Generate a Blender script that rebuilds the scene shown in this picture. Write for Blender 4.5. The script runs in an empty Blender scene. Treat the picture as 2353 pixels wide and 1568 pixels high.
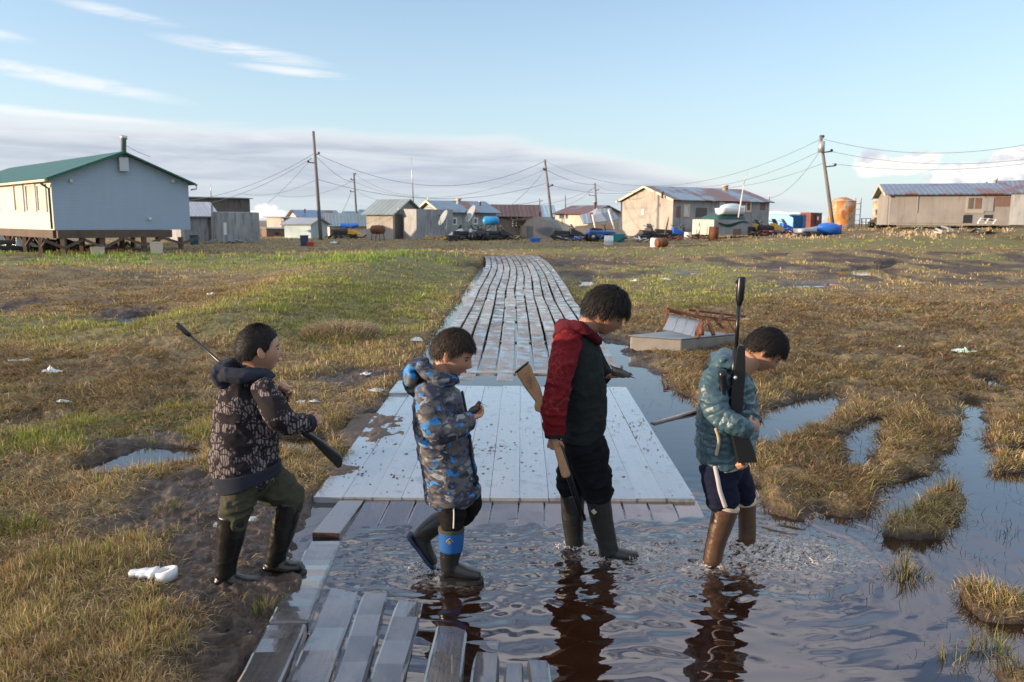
import bpy, bmesh, math, random
import numpy as np
from mathutils import Vector, Matrix, Euler
R_ = math.radians
random.seed(7)
rng = np.random.default_rng(7)
S = bpy.context.scene
col = S.collection

# ------------------------------------------------------------------ camera
FX, CX, CY = 1830.0, 1176.5, 784.0          # a 28 mm lens, in units of a 2353 px wide picture
CAM_H, PITCH, ROLL = 1.75, 8.52, 0.30
cam_d = bpy.data.cameras.new('camera'); cam = bpy.data.objects.new('camera', cam_d); col.objects.link(cam)
cam_d.sensor_width = 36; cam_d.lens = FX/2353*36; cam_d.clip_end = 9000; cam_d.clip_start = 0.05
cam_d.dof.use_dof = True; cam_d.dof.focus_distance = 4.2; cam_d.dof.aperture_fstop = 6.0
RM = (Matrix.Rotation(R_(90-PITCH), 4, 'X') @ Matrix.Rotation(R_(ROLL), 4, 'Z'))
cam.matrix_world = Matrix.Translation((0, 0, CAM_H)) @ RM
S.camera = cam
RN = np.array(RM)[:3, :3]
# ------------------------------------------------------------------ light and exposure
SUN_EL, SUN_AZ = 7.5, 258.0                 # azimuth clockwise from +Y
sun_d = bpy.data.lights.new('sun', 'SUN'); sun = bpy.data.objects.new('sun', sun_d); col.objects.link(sun)
sun_d.energy = 3.8; sun_d.angle = R_(0.6); sun_d.color = (1.0, 0.75, 0.52)
to_sun = Vector((math.sin(R_(SUN_AZ))*math.cos(R_(SUN_EL)), math.cos(R_(SUN_AZ))*math.cos(R_(SUN_EL)), math.sin(R_(SUN_EL))))
sun.rotation_euler = to_sun.to_track_quat('Z', 'Y').to_euler()
sun.location = (-30, -8, 12)
S.view_settings.view_transform = 'Standard'; S.view_settings.look = 'None'
S.view_settings.exposure = 1.06; S.view_settings.gamma = 1
SKY_STRENGTH = 0.15

# ------------------------------------------------------------------ projection helpers
def ray(px, py):
    return RN @ np.array([(px-CX)/FX, (CY-py)/FX, -1.0])
def P(px, py, Y):
    d = ray(px, py); t = Y/d[1]
    return Vector((d[0]*t, Y, CAM_H+d[2]*t))
def G(px, py, z=0.0):
    d = ray(px, py); t = (z-CAM_H)/d[2]
    return Vector((d[0]*t, d[1]*t, z))
def proj(x, y, z=0.0):
    x = np.asarray(x, float); y = np.asarray(y, float); zz = np.zeros_like(x)+z-CAM_H
    c = RN.T @ np.stack([x.ravel(), y.ravel(), zz.ravel()])
    d = np.maximum(-c[2], 1e-3)
    return (CX+FX*c[0]/d).reshape(x.shape), (CY-FX*c[1]/d).reshape(x.shape)
def pxm(Y, n=1.0):            # n picture units at depth Y, in metres
    return n*(Y*math.cos(R_(PITCH))+0.15)/FX

# ------------------------------------------------------------------ noise
def _hash(ix, iy, s):
    h = (ix.astype(np.int64)*374761393+iy.astype(np.int64)*668265263+s*1442695041) & 0xFFFFFFFF
    h = ((h ^ (h >> 13))*1274126177) & 0xFFFFFFFF
    h = (h ^ (h >> 16)) & 0xFFFFFFFF
    return h/4294967295.0
def vnoise(x, y, s=0):
    ix = np.floor(x); iy = np.floor(y); fx = x-ix; fy = y-iy
    fx = fx*fx*(3-2*fx); fy = fy*fy*(3-2*fy)
    a = _hash(ix, iy, s); b = _hash(ix+1, iy, s); c = _hash(ix, iy+1, s); d = _hash(ix+1, iy+1, s)
    return (a*(1-fx)+b*fx)*(1-fy)+(c*(1-fx)+d*fx)*fy
def fbm(x, y, s=0, o=4):
    r = 0; a = 0.5; t = 0
    for i in range(o):
        r = r+a*vnoise(x*2**i+17.3*i, y*2**i-9.1*i, s+i); t += a; a *= 0.5
    return r/t
def vn3(p, s=0):              # cheap 3-D noise, 0..1
    return (vnoise(p[:, 0]+p[:, 2]*0.71, p[:, 1]-p[:, 2]*0.53, s)+vnoise(p[:, 1]*1.1+7, p[:, 2]*1.1-p[:, 0]*0.6, s+5)+vnoise(p[:, 2]+3-p[:, 1]*0.5, p[:, 0]*1.05+p[:, 1]*0.4, s+9))/3
def sstep(a, b, x):
    t = np.clip((x-a)/(b-a), 0, 1); return t*t*(3-2*t)

# ------------------------------------------------------------------ objects
def tag(o, label=None, cat=None, group=None, kind=None):
    if label: o['label'] = label
    if cat: o['category'] = cat
    if group: o['group'] = group
    if kind: o['kind'] = kind
    return o
def empty(name, loc, rz=0.0):
    o = bpy.data.objects.new(name, None); col.objects.link(o); o.location = loc; o.rotation_euler = (0, 0, rz)
    o.empty_display_size = 0.2
    return o
def world_of(o):
    m = Matrix.LocRotScale(o.location, o.rotation_euler, o.scale)
    return (world_of(o.parent) @ o.matrix_parent_inverse @ m) if o.parent else m
def inv_parent(o, parent):
    if parent:
        o.parent = parent; o.matrix_parent_inverse = world_of(parent).inverted()
def np_mesh(name, V, F, mat=None, parent=None, smooth=False, col_attr=None, attrs=None):
    """V (n,3); F: list of equal-width int arrays (m,k) or python faces."""
    me = bpy.data.meshes.new(name); V = np.asarray(V, np.float32)
    if isinstance(F, np.ndarray): F = [F]
    if F and isinstance(F[0], np.ndarray) and F[0].ndim == 2:
        F = [f for f in F if len(f)]
        nl = sum(f.size for f in F); nf = sum(len(f) for f in F)
        me.vertices.add(len(V)); me.vertices.foreach_set('co', V.ravel())
        me.loops.add(nl); me.loops.foreach_set('vertex_index', np.concatenate([f.ravel() for f in F]).astype(np.int32))
        me.polygons.add(nf)
        starts = []; base = 0
        for f in F:
            k = f.shape[1]; starts.append(base+np.arange(len(f))*k); base += f.size
        me.polygons.foreach_set('loop_start', np.concatenate(starts).astype(np.int32))
        me.update(calc_edges=True)
    else:
        me.from_pydata([tuple(v) for v in V], [], [tuple(f) for f in F]); me.update()
    if col_attr is not None:
        a = me.color_attributes.new('Col', 'FLOAT_COLOR', 'POINT')
        c = np.ones((len(V), 4), np.float32); c[:, :3] = col_attr; a.data.foreach_set('color', c.ravel())
    for k, v in (attrs or {}).items():
        a = me.attributes.new(k, 'FLOAT', 'POINT'); a.data.foreach_set('value', np.asarray(v, np.float32).ravel())
    if smooth: me.polygons.foreach_set('use_smooth', np.ones(len(me.polygons), bool))
    if mat: me.materials.append(mat)
    o = bpy.data.objects.new(name, me); col.objects.link(o)
    inv_parent(o, parent)
    return o
class MB:
    """collects simple solids in world space; build() links them as one mesh object"""
    def __init__(s): s.v = []; s.f = []
    def add(s, vs, fs):
        b = len(s.v); s.v += [tuple(v) for v in vs]; s.f += [tuple(i+b for i in f) for f in fs]; return s
    def box(s, c, size, M=None, jit=0):
        hx, hy, hz = size[0]/2, size[1]/2, size[2]/2
        vs = [Vector((x, y, z)) for z in (-hz, hz) for x, y in ((-hx, -hy), (hx, -hy), (hx, hy), (-hx, hy))]
        if jit: vs = [v+Vector([random.uniform(-jit, jit) for _ in range(3)]) for v in vs]
        if M is not None: vs = [M @ v for v in vs]
        vs = [v+Vector(c) for v in vs]
        return s.add(vs, [(3, 2, 1, 0), (4, 5, 6, 7), (0, 1, 5, 4), (1, 2, 6, 5), (2, 3, 7, 6), (3, 0, 4, 7)])
    def hexa(s, a):           # 8 points: bottom 4 (ccw from above), top 4
        return s.add(a, [(3, 2, 1, 0), (4, 5, 6, 7), (0, 1, 5, 4), (1, 2, 6, 5), (2, 3, 7, 6), (3, 0, 4, 7)])
    def beam(s, a, b, w, h=None, up=(0, 0, 1)):
        a = Vector(a); b = Vector(b); d = (b-a).normalized(); h = h or w
        sd = d.cross(Vector(up))
        if sd.length < 1e-4: sd = d.cross(Vector((1, 0, 0)))
        sd.normalize(); u = sd.cross(d)
        q = [(-sd*w/2-u*h/2), (sd*w/2-u*h/2), (sd*w/2+u*h/2), (-sd*w/2+u*h/2)]
        vs = [a+x for x in q]+[b+x for x in q]
        return s.add(vs, [(0, 1, 2, 3), (7, 6, 5, 4), (0, 4, 5, 1), (1, 5, 6, 2), (2, 6, 7, 3), (3, 7, 4, 0)])
    def tube(s, pts, rad, n=8, caps=True):
        pts = [Vector(p) for p in pts]; m = len(pts)
        rad = rad if hasattr(rad, '__len__') else [rad]*m
        b = len(s.v); prev = None
        for i, p in enumerate(pts):
            d = (pts[min(i+1, m-1)]-pts[max(i-1, 0)]).normalized()
            if prev is None:
                ref = Vector((0, 0, 1)) if abs(d.z) < 0.9 else Vector((0, 1, 0)); sd = d.cross(ref).normalized()
            else:
                sd = (prev-d*prev.dot(d)).normalized()
            prev = sd; u = sd.cross(d)
            for k in range(n):
                t = 2*math.pi*k/n; s.v.append(tuple(p+(sd*math.cos(t)+u*math.sin(t))*rad[i]))
        for i in range(m-1):
            for k in range(n):
                k2 = (k+1) % n; s.f.append((b+i*n+k, b+i*n+k2, b+(i+1)*n+k2, b+(i+1)*n+k))
        if caps:
            s.f.append(tuple(b+k for k in reversed(range(n)))); s.f.append(tuple(b+(m-1)*n+k for k in range(n)))
        return s
    def ball(s, c, r, nu=10, nv=6, M=None):
        r = r if hasattr(r, '__len__') else (r, r, r); b = len(s.v); c = Vector(c)
        for j in range(1, nv):
            ph = math.pi*j/nv
            for i in range(nu):
                th = 2*math.pi*i/nu
                v = Vector((r[0]*math.sin(ph)*math.cos(th), r[1]*math.sin(ph)*math.sin(th), r[2]*math.cos(ph)))
                s.v.append(tuple((M @ v if M is not None else v)+c))
        tp = Vector((0, 0, r[2])); bt = -tp
        if M is not None: tp = M @ tp; bt = M @ bt
        s.v.append(tuple(tp+c)); s.v.append(tuple(bt+c)); T = len(s.v)-2
        for j in range(nv-2):
            for i in range(nu):
                i2 = (i+1) % nu; s.f.append((b+j*nu+i, b+(j+1)*nu+i, b+(j+1)*nu+i2, b+j*nu+i2))
        for i in range(nu):
            i2 = (i+1) % nu; s.f.append((T, b+i, b+i2)); s.f.append((T+1, b+(nv-2)*nu+i2, b+(nv-2)*nu+i))
        return s
    def build(s, name, mat, parent=None, smooth=False, bevel=0.0):
        me = bpy.data.meshes.new(name); me.from_pydata(s.v, [], s.f); me.update()
        if smooth: me.polygons.foreach_set('use_smooth', np.ones(len(me.polygons), bool))
        if mat: me.materials.append(mat)
        o = bpy.data.objects.new(name, me); col.objects.link(o)
        if bevel:
            m = o.modifiers.new('bevel', 'BEVEL'); m.width = bevel; m.segments = 2; m.limit_method = 'ANGLE'
        inv_parent(o, parent)
        return o
def copy_tree(o, parent=None):
    c = o.copy(); col.objects.link(c)
    if parent: c.parent = parent
    for ch in [x for x in col.objects if x.parent == o]: copy_tree(ch, c)
    return c

# ------------------------------------------------------------------ materials
class NT:
    def __init__(s, name):
        s.m = bpy.data.materials.new(name); s.m.use_nodes = True; s.t = s.m.node_tree
        s.n = s.t.nodes; s.b = s.n['Principled BSDF']; s.out = s.n['Material Output']
    def link(s, a, b): s.t.links.new(a, b)
    def node(s, kind, **kw):
        x = s.n.new(kind)
        for k, v in kw.items():
            if k in ('operation', 'data_type', 'blend_type', 'feature', 'wave_type', 'bands_direction', 'attribute_name', 'distance', 'noise_dimensions', 'wave_profile', 'noise_type', 'interpolation_type', 'clamp'): setattr(x, k, v)
            else:
                key = int(k[1:]) if k[0] == 'i' and k[1:].isdigit() else k
                if isinstance(v, bpy.types.NodeSocket): s.link(v, x.inputs[key])
                else: x.inputs[key].default_value = v
        return x
    def coord(s, kind='Object', scale=(1, 1, 1), rot=(0, 0, 0)):
        c = s.node('ShaderNodeTexCoord'); m = s.node('ShaderNodeMapping'); s.link(c.outputs[kind], m.inputs['Vector'])
        m.inputs['Scale'].default_value = scale; m.inputs['Rotation'].default_value = rot
        return m.outputs['Vector']
    def noise(s, vec, scale, detail=4, rough=0.55, dist=0.0):
        x = s.node('ShaderNodeTexNoise', Scale=scale, Detail=detail, Roughness=rough, Distortion=dist)
        if vec is not None: s.link(vec, x.inputs['Vector'])
        return x.outputs['Fac']
    def ramp(s, fac, stops, interp='LINEAR'):
        x = s.node('ShaderNodeValToRGB'); s.link(fac, x.inputs['Fac']); cr = x.color_ramp; cr.interpolation = interp
        while len(cr.elements) < len(stops): cr.elements.new(0.5)
        for e, (p, c) in zip(cr.elements, stops):
            e.position = p; e.color = (c, c, c, 1) if not hasattr(c, '__len__') else (*c, 1)
        return x.outputs['Color']
    def mix(s, f, a, b, mode='MIX'):
        x = s.node('ShaderNodeMix', data_type='RGBA', blend_type=mode)
        for i, v in ((0, f), (6, a), (7, b)):
            if isinstance(v, bpy.types.NodeSocket): s.link(v, x.inputs[i])
            else: x.inputs[i].default_value = (v if i == 0 else (*v, 1)) if hasattr(v, '__len__') or i == 0 else (v, v, v, 1)
        return x.outputs[2]
    def math(s, op, a, b=0.0, c=0.0):
        x = s.node('ShaderNodeMath', operation=op)
        for i, v in enumerate((a, b, c)):
            if isinstance(v, bpy.types.NodeSocket): s.link(v, x.inputs[i])
            else: x.inputs[i].default_value = v
        return x.outputs[0]
    def bump(s, h, strength=0.3, dist=0.01, normal=None):
        x = s.node('ShaderNodeBump', Strength=strength, Distance=dist); s.link(h, x.inputs['Height'])
        if normal is not None: s.link(normal, x.inputs['Normal'])
        s.link(x.outputs['Normal'], s.b.inputs['Normal']); return x.outputs['Normal']
    def set(s, **kw):
        for k, v in kw.items():
            k = k.replace('_', ' ')
            if isinstance(v, bpy.types.NodeSocket): s.link(v, s.b.inputs[k])
            else: s.b.inputs[k].default_value = (*v, 1) if hasattr(v, '__len__') and s.b.inputs[k].type == 'RGBA' else v
        return s.m
def M_plain(name, c, rough=0.6, var=0.25, scale=8, metal=0.0, bump=0.15, bdist=0.005, spec=0.5):
    t = NT(name); v = t.coord(); n = t.noise(v, scale, 5)
    cc = t.mix(n, tuple(x*(1-var) for x in c), tuple(min(1, x*(1+var)) for x in c))
    if bump: t.bump(t.noise(v, scale*6, 4), bump, bdist)
    return t.set(Base_Color=cc, Roughness=rough, Metallic=metal, Specular_IOR_Level=spec)
# ------------------------------------------------------------------ sky
W = bpy.data.worlds.new('World'); S.world = W; W.use_nodes = True
def build_world():
    t = W.node_tree; n = t.nodes; L = t.links
    bg = n['Background']; bg.inputs['Strength'].default_value = SKY_STRENGTH
    sky = n.new('ShaderNodeTexSky'); sky.sky_type = 'NISHITA'; sky.sun_disc = False
    sky.sun_elevation = R_(SUN_EL); sky.sun_rotation = R_(SUN_AZ); sky.air_density = 1.0; sky.dust_density = 0.6; sky.ozone_density = 1.6
    def val(v, x, i):
        if isinstance(v, bpy.types.NodeSocket): L.new(v, x.inputs[i])
        else: x.inputs[i].default_value = v
    def m(op, a, b=0.0, c=0.0, clamp=False):
        x = n.new('ShaderNodeMath'); x.operation = op; x.use_clamp = clamp
        val(a, x, 0); val(b, x, 1); val(c, x, 2); return x.outputs[0]
    def mixc(f, a, b, mode='MIX'):
        x = n.new('ShaderNodeMix'); x.data_type = 'RGBA'; x.blend_type = mode
        val(f, x, 0)
        for i, v in ((6, a), (7, b)):
            if isinstance(v, bpy.types.NodeSocket): L.new(v, x.inputs[i])
            else: x.inputs[i].default_value = (*v, 1)
        return x.outputs[2]
    tc = n.new('ShaderNodeTexCoord'); sp = n.new('ShaderNodeSeparateXYZ'); L.new(tc.outputs['Generated'], sp.inputs[0])
    X, Y, Z = sp.outputs
    az = m('ARCTAN2', X, Y); el = m('ARCSINE', Z)
    cb = n.new('ShaderNodeCombineXYZ'); L.new(az, cb.inputs[0]); L.new(el, cb.inputs[1]); ae = cb.outputs[0]
    def noise(scale, sx, sy, detail=6, rough=0.55, dist=0.0, off=(0, 0, 0), rot=0.0):
        mp = n.new('ShaderNodeMapping'); L.new(ae, mp.inputs[0]); mp.inputs['Scale'].default_value = (sx, sy, 1); mp.inputs['Location'].default_value = off
        mp.inputs['Rotation'].default_value = (0, 0, rot)
        x = n.new('ShaderNodeTexNoise'); L.new(mp.outputs[0], x.inputs['Vector'])
        x.inputs['Scale'].default_value = scale; x.inputs['Detail'].default_value = detail; x.inputs['Roughness'].default_value = rough; x.inputs['Distortion'].default_value = dist
        return x.outputs['Fac']
    def sm(a, b, x):
        y = n.new('ShaderNodeMapRange'); y.interpolation_type = 'SMOOTHSTEP'; y.clamp = True
        val(x, y, 0); val(a, y, 1); val(b, y, 2); y.inputs[3].default_value = 0; y.inputs[4].default_value = 1
        return y.outputs[0]
    def AE(px, py):
        d = ray(px, py); d = d/np.linalg.norm(d); return math.atan2(d[0], d[1]), math.asin(d[2])
    def ell(px, py, wx, wy, tilt=0.0):      # soft ellipse in azimuth / elevation round a direction; 1 in the middle
        a0, e0 = AE(px, py); a1, _ = AE(px+wx, py); _, e1 = AE(px, py-wy)
        ra, re = a1-a0, e1-e0
        da = m('SUBTRACT', az, a0); de = m('SUBTRACT', el, e0)
        de = m('ADD', de, m('MULTIPLY', da, tilt))
        q = m('ADD', m('POWER', m('ABSOLUTE', m('DIVIDE', da, ra)), 2.0), m('POWER', m('ABSOLUTE', m('DIVIDE', de, re)), 2.0))
        return m('SUBTRACT', 1.0, q)
    k = 1.0
    # clear sky: Nishita, with the pale moist air low down
    hz = m('POWER', m('SUBTRACT', 1.0, m('ABSOLUTE', Z)), 4.0)
    base = mixc(1.0, sky.outputs[0], (0.93, 0.94, 1.08), 'MULTIPLY')
    c = mixc(m('MULTIPLY', hz, 0.82), base, (2.1, 2.68, 3.12))
    # mauve broken cloud overhead, mirrored in dark water; brightened out of view as fill light
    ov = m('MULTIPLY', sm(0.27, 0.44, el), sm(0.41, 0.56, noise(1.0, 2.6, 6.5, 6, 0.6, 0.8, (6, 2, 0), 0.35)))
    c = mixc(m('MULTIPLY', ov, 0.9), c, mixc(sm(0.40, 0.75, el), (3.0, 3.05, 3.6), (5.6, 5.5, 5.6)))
    # high thin wisps
    w = None
    for (px, py, wx, wy, tl) in ((150, 182, 330, 26, 0.13), (560, 118, 230, 24, 0.10), (270, 30, 170, 20, 0.10), (680, 165, 170, 14, 0.06), (-100, 60, 200, 22, 0.1), (120, 262, 420, 16, 0.04)):
        e = m('MAXIMUM', ell(px, py, wx, wy, tl), 0.0); w = e if w is None else m('MAXIMUM', w, e)
    wn = noise(1.0, 9, 75, 9, 0.68, 0.9, (3, 1, 0), -0.12)
    c = mixc(m('MULTIPLY', m('MULTIPLY', sm(0.0, 1.3, w), sm(0.36, 0.72, m('ADD', wn, m('MULTIPLY', w, 0.14)))), 0.85), c, (3.3, 3.3, 3.35))
    # long grey stratus band, left to centre
    edge = noise(1.0, 3.2, 22, 7, 0.6, 0.4, (1.7, 4, 0))
    a0, eT = AE(0, 285); _, eM = AE(1176, 300); a2, eR = AE(1620, 400)
    slope = (eR-eM)/(a2-0.0)
    top = m('ADD', eM, m('MULTIPLY', m('MAXIMUM', m('SUBTRACT', az, 0.02), -0.02), slope))
    top = m('ADD', top, m('MULTIPLY', m('SUBTRACT', edge, 0.5), 0.045))
    band = sm(0.0, 0.022, m('SUBTRACT', top, el))
    bot = sm(0.002, 0.05, el)
    tex = noise(1.0, 4.5, 46, 8, 0.6, 0.7, (9, 2, 0))
    dens = m('MULTIPLY', band, m('ADD', 0.30, m('MULTIPLY', bot, 0.62)))
    dens = m('MULTIPLY', dens, sm(0.18, 0.60, m('ADD', tex, m('MULTIPLY', bot, 0.2))))
    shade = noise(1.0, 5.5, 60, 6, 0.6, 0.5, (2, 7, 0))
    rim = m('SUBTRACT', 1.0, sm(0.004, 0.035, m('SUBTRACT', top, el)))
    cc = mixc(sm(0.3, 0.75, shade), (1.62, 1.80, 2.15), (2.4, 2.55, 2.8))
    cc = mixc(m('MULTIPLY', rim, 0.8), cc, (3.2, 3.15, 3.2))
    c = mixc(dens, c, cc)
    # low blue-grey streaks to the right
    st = m('MULTIPLY', sm(0.54, 0.72, noise(1.0, 5, 55, 6, 0.6, 0.5, (5, 3, 0))), m('MULTIPLY', sm(0.30, 0.55, az), m('SUBTRACT', 1.0, sm(0.02, 0.09, el))))
    c = mixc(m('MULTIPLY', st, 0.6), c, (1.9, 2.35, 2.85))
    # cumulus
    q = None
    for (px, py, wx, wy) in ((2005, 372, 50, 36), (2065, 378, 70, 26), (2115, 368, 55, 28), (2330, 372, 70, 34), (2260, 395, 120, 32), (2400, 380, 90, 50), (2190, 405, 70, 20), (612, 478, 30, 12), (640, 498, 60, 16), (570, 496, 40, 14), (1790, 500, 110, 14), (2010, 508, 60, 10), (1000, 478, 40, 12), (2560, 360, 180, 60), (-250, 380, 160, 60)):
        e = ell(px, py, wx, wy); q = e if q is None else m('MAXIMUM', q, e)
    pn = noise(26.0, 1, 1.25, 7, 0.58, 0.2, (0, 0, 0))
    qd = m('ADD', m('MAXIMUM', q, -2.0), m('MULTIPLY', m('SUBTRACT', pn, 0.5), 2.2))
    cl = sm(-0.1, 0.55, qd)
    up = noise(26.0, 1, 1.25, 5, 0.58, 0.2, (-0.006, 0.009, 0))
    lit = sm(-0.16, 0.10, m('SUBTRACT', pn, up))
    cq = mixc(lit, (2.15, 2.25, 2.6), (3.9, 3.7, 3.5))
    c = mixc(m('MULTIPLY', cl, 0.95), c, cq)
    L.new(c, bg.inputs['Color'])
build_world()
# ------------------------------------------------------------------ terrain
def GP(pts, z=0.0): return np.array([G(x, y, z)[:2] for x, y in pts])
def sdist(x, y, poly):        # signed distance, negative inside
    d = np.full(x.shape, 1e9); inside = np.zeros(x.shape, bool); n = len(poly)
    for i in range(n):
        ax, ay = poly[i]; bx, by = poly[(i+1) % n]; ex, ey = bx-ax, by-ay
        t = np.clip(((x-ax)*ex+(y-ay)*ey)/(ex*ex+ey*ey+1e-12), 0, 1)
        d = np.minimum(d, np.hypot(x-ax-t*ex, y-ay-t*ey))
        c = ((ay > y) != (by > y)) & (x < (bx-ax)*(y-ay)/(by-ay+1e-12)+ax)
        inside ^= c
    return np.where(inside, -d, d)
def mask(x, y, pts, soft=0.06, ragged=0.12, seed=1):
    poly = GP(pts); cx_, cy_ = poly.mean(0); R = np.hypot(poly[:, 0]-cx_, poly[:, 1]-cy_).max()
    out = np.zeros(x.shape); near = np.hypot(x-cx_, y-cy_) < R*1.3+2
    if not near.any(): return out
    xs, ys = x[near], y[near]; r = np.hypot(xs, ys); k = np.clip(r/4, 1, 3.5)
    d = sdist(xs, ys, poly)+ragged*k*(fbm(xs*5/np.sqrt(k)/1.2, ys*5/np.sqrt(k)/1.2, seed, 4)-0.5)*2
    out[near] = 1-sstep(-soft*k, soft*k, d)
    return out
WATER = [
 # the channel along the right of the platform and everything in front
 [(1380, 792), (1425, 800), (1470, 852), (1520, 893), (1575, 920), (1610, 960), (1618, 1030), (1650, 1110), (1745, 1120), (1748, 1180), (1830, 1196), (1890, 1182), (1985, 1195), (2030, 1165), (2040, 1138), (2118, 1112), (2180, 1052), (2206, 1040), (2212, 975), (2235, 925), (2252, 935), (2268, 1010), (2300, 1030), (2500, 1010), (3600, 1500), (3300, 2600), (1100, 3300), (400, 2300), (580, 1560), (730, 1330), (765, 1245), (1000, 1160), (1500, 1150), (1430, 880), (1000, 905), (1020, 850), (1385, 850)],
 [(1715, 1000), (1750, 945), (1830, 925), (1900, 905), (1912, 930), (1865, 970), (1850, 1015), (1790, 1010), (1735, 1025)],
 [(1945, 985), (2005, 972), (2020, 1020), (2010, 1082), (1938, 1080), (1950, 1030)],
 [(205, 1078), (230, 1052), (320, 1034), (430, 1036), (425, 1066), (340, 1080), (250, 1092)],
 [(640, 1030), (660, 1010), (750, 1008), (765, 1034), (700, 1048)],
 [(798, 978), (850, 960), (840, 1010), (790, 1035)],
 [(250, 752), (300, 726), (380, 720), (375, 744), (330, 758), (290, 760)],
 [(420, 575), (560, 578), (690, 580), (690, 586), (560, 585), (450, 584)],
 [(1040, 617), (1105, 612), (1110, 622), (1060, 626)],
 [(1240, 590), (1330, 575), (1420, 586), (1390, 600), (1262, 604)], [(1400, 592), (1500, 586), (1520, 597), (1420, 603)], [(1335, 650), (1365, 648), (1360, 660), (1338, 660)],
 [(1300, 572), (1330, 567), (1345, 574), (1310, 578)],
 [(1900, 624), (1985, 618), (2060, 598), (2095, 603), (2030, 622), (2080, 636), (2160, 652), (2170, 658), (2100, 655), (2020, 643), (1940, 634)],
 [(2205, 985), (2236, 925), (2250, 960), (2235, 1010)], [(2150, 1175), (2240, 1130), (2300, 1150), (2200, 1230)],
 [(2268, 878), (2290, 872), (2292, 884), (2270, 888)], [(665, 1225), (760, 1215), (780, 1245), (740, 1300), (690, 1285)],
 [(60, 715), (0, 722), (-80, 728), (-60, 716)], [(2090, 1100), (2130, 1095), (2150, 1120), (2100, 1130)]]
HUMM = [[(2000, 1225), (2060, 1185), (2120, 1150), (2185, 1140), (2205, 1190), (2150, 1240), (2080, 1246), (2020, 1240)],
        [(2040, 1290), (2110, 1290), (2130, 1330), (2090, 1345), (2045, 1335)],
        [(2232, 1100), (2290, 1050), (2353, 1060), (2353, 1085), (2290, 1100)],
        [(2250, 990), (2353, 985), (2700, 1050), (2353, 1030), (2290, 1035)],
        [(2225, 1370), (2290, 1385), (2353, 1390), (2353, 1430), (2270, 1420)], [(2290, 1548), (2380, 1545), (2500, 1640), (2340, 1640)]]
MUD = [[(230, 1180), (330, 1130), (480, 1095), (620, 1130), (770, 1150), (790, 1200), (745, 1320), (660, 1450), (560, 1600), (380, 1640), (470, 1440), (340, 1400), (380, 1290), (260, 1240)],
       [(860, 905), (905, 885), (965, 900), (960, 960), (870, 1010), (820, 1060), (770, 1080), (800, 1020)],
       [(200, 1020), (460, 1015), (470, 1080), (220, 1095)],
       [(700, 872), (880, 862), (900, 900), (740, 895)],
       [(0, 690), (260, 690), (370, 715), (380, 745), (240, 735), (0, 715)],
       [(440, 655), (640, 648), (640, 660), (460, 668)],
       [(1240, 600), (1370, 598), (1520, 615), (1500, 640), (1350, 655), (1270, 630)],
       [(1560, 600), (1750, 585), (2000, 575), (2353, 585), (2700, 590), (2700, 660), (2200, 660), (2000, 650), (1840, 640), (1750, 620), (1650, 612)],
       [(1700, 640), (1900, 650), (2100, 665), (1900, 672), (1760, 660)],
       [(1390, 780), (1440, 770), (1500, 800), (1530, 880), (1460, 860)],
       [(0, 585), (100, 588), (100, 600), (0, 602)]]
GREEN = [[(-200, 575), (440, 590), (760, 592), (1000, 600), (980, 625), (640, 640), (300, 618), (-200, 612)],
         [(-200, 615), (80, 612), (120, 645), (-200, 652)],
         [(420, 740), (560, 715), (700, 650), (860, 600), (1090, 605), (1080, 660), (1020, 740), (700, 820), (560, 800)],
         [(-200, 738), (400, 742), (520, 790), (300, 800), (-200, 800)],
         [(1300, 640), (1540, 605), (1700, 608), (1750, 645), (1900, 668), (1600, 715), (1340, 700)],
         [(1100, 565), (1500, 578), (1700, 558), (2000, 550), (2353, 545), (2353, 572), (1900, 570), (1600, 590), (1300, 585)],
         [(-200, 1000), (200, 960), (480, 960), (470, 1010), (200, 1040), (-200, 1100)],
         [(2200, 590), (2353, 585), (2353, 612), (2180, 608)]]
ROUGH = [[(1560, 700), (2400, 655), (3200, 760), (3200, 1050), (2200, 960), (1900, 900), (1560, 900), (1430, 760)], [(1740, 1010), (2200, 960), (2200, 1060), (2030, 1180), (1760, 1180)],
         [(-300, 660), (640, 650), (520, 715), (-300, 735)], [(-300, 820), (480, 830), (480, 1000), (-300, 960)]]
_vx = np.array([-900, 100, 440, 700, 900, 1300, 1500, 1700, 1900, 2050, 2353, 3500])
_vy = np.array([560, 558, 553, 550, 551, 548, 547, 541, 531, 524, 518, 512])
VIL_Y = 60.0
_vz = np.array([P(a, b, VIL_Y).z for a, b in zip(_vx, _vy)])
def village_z(px): return np.interp(px, _vx, _vz)
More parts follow.
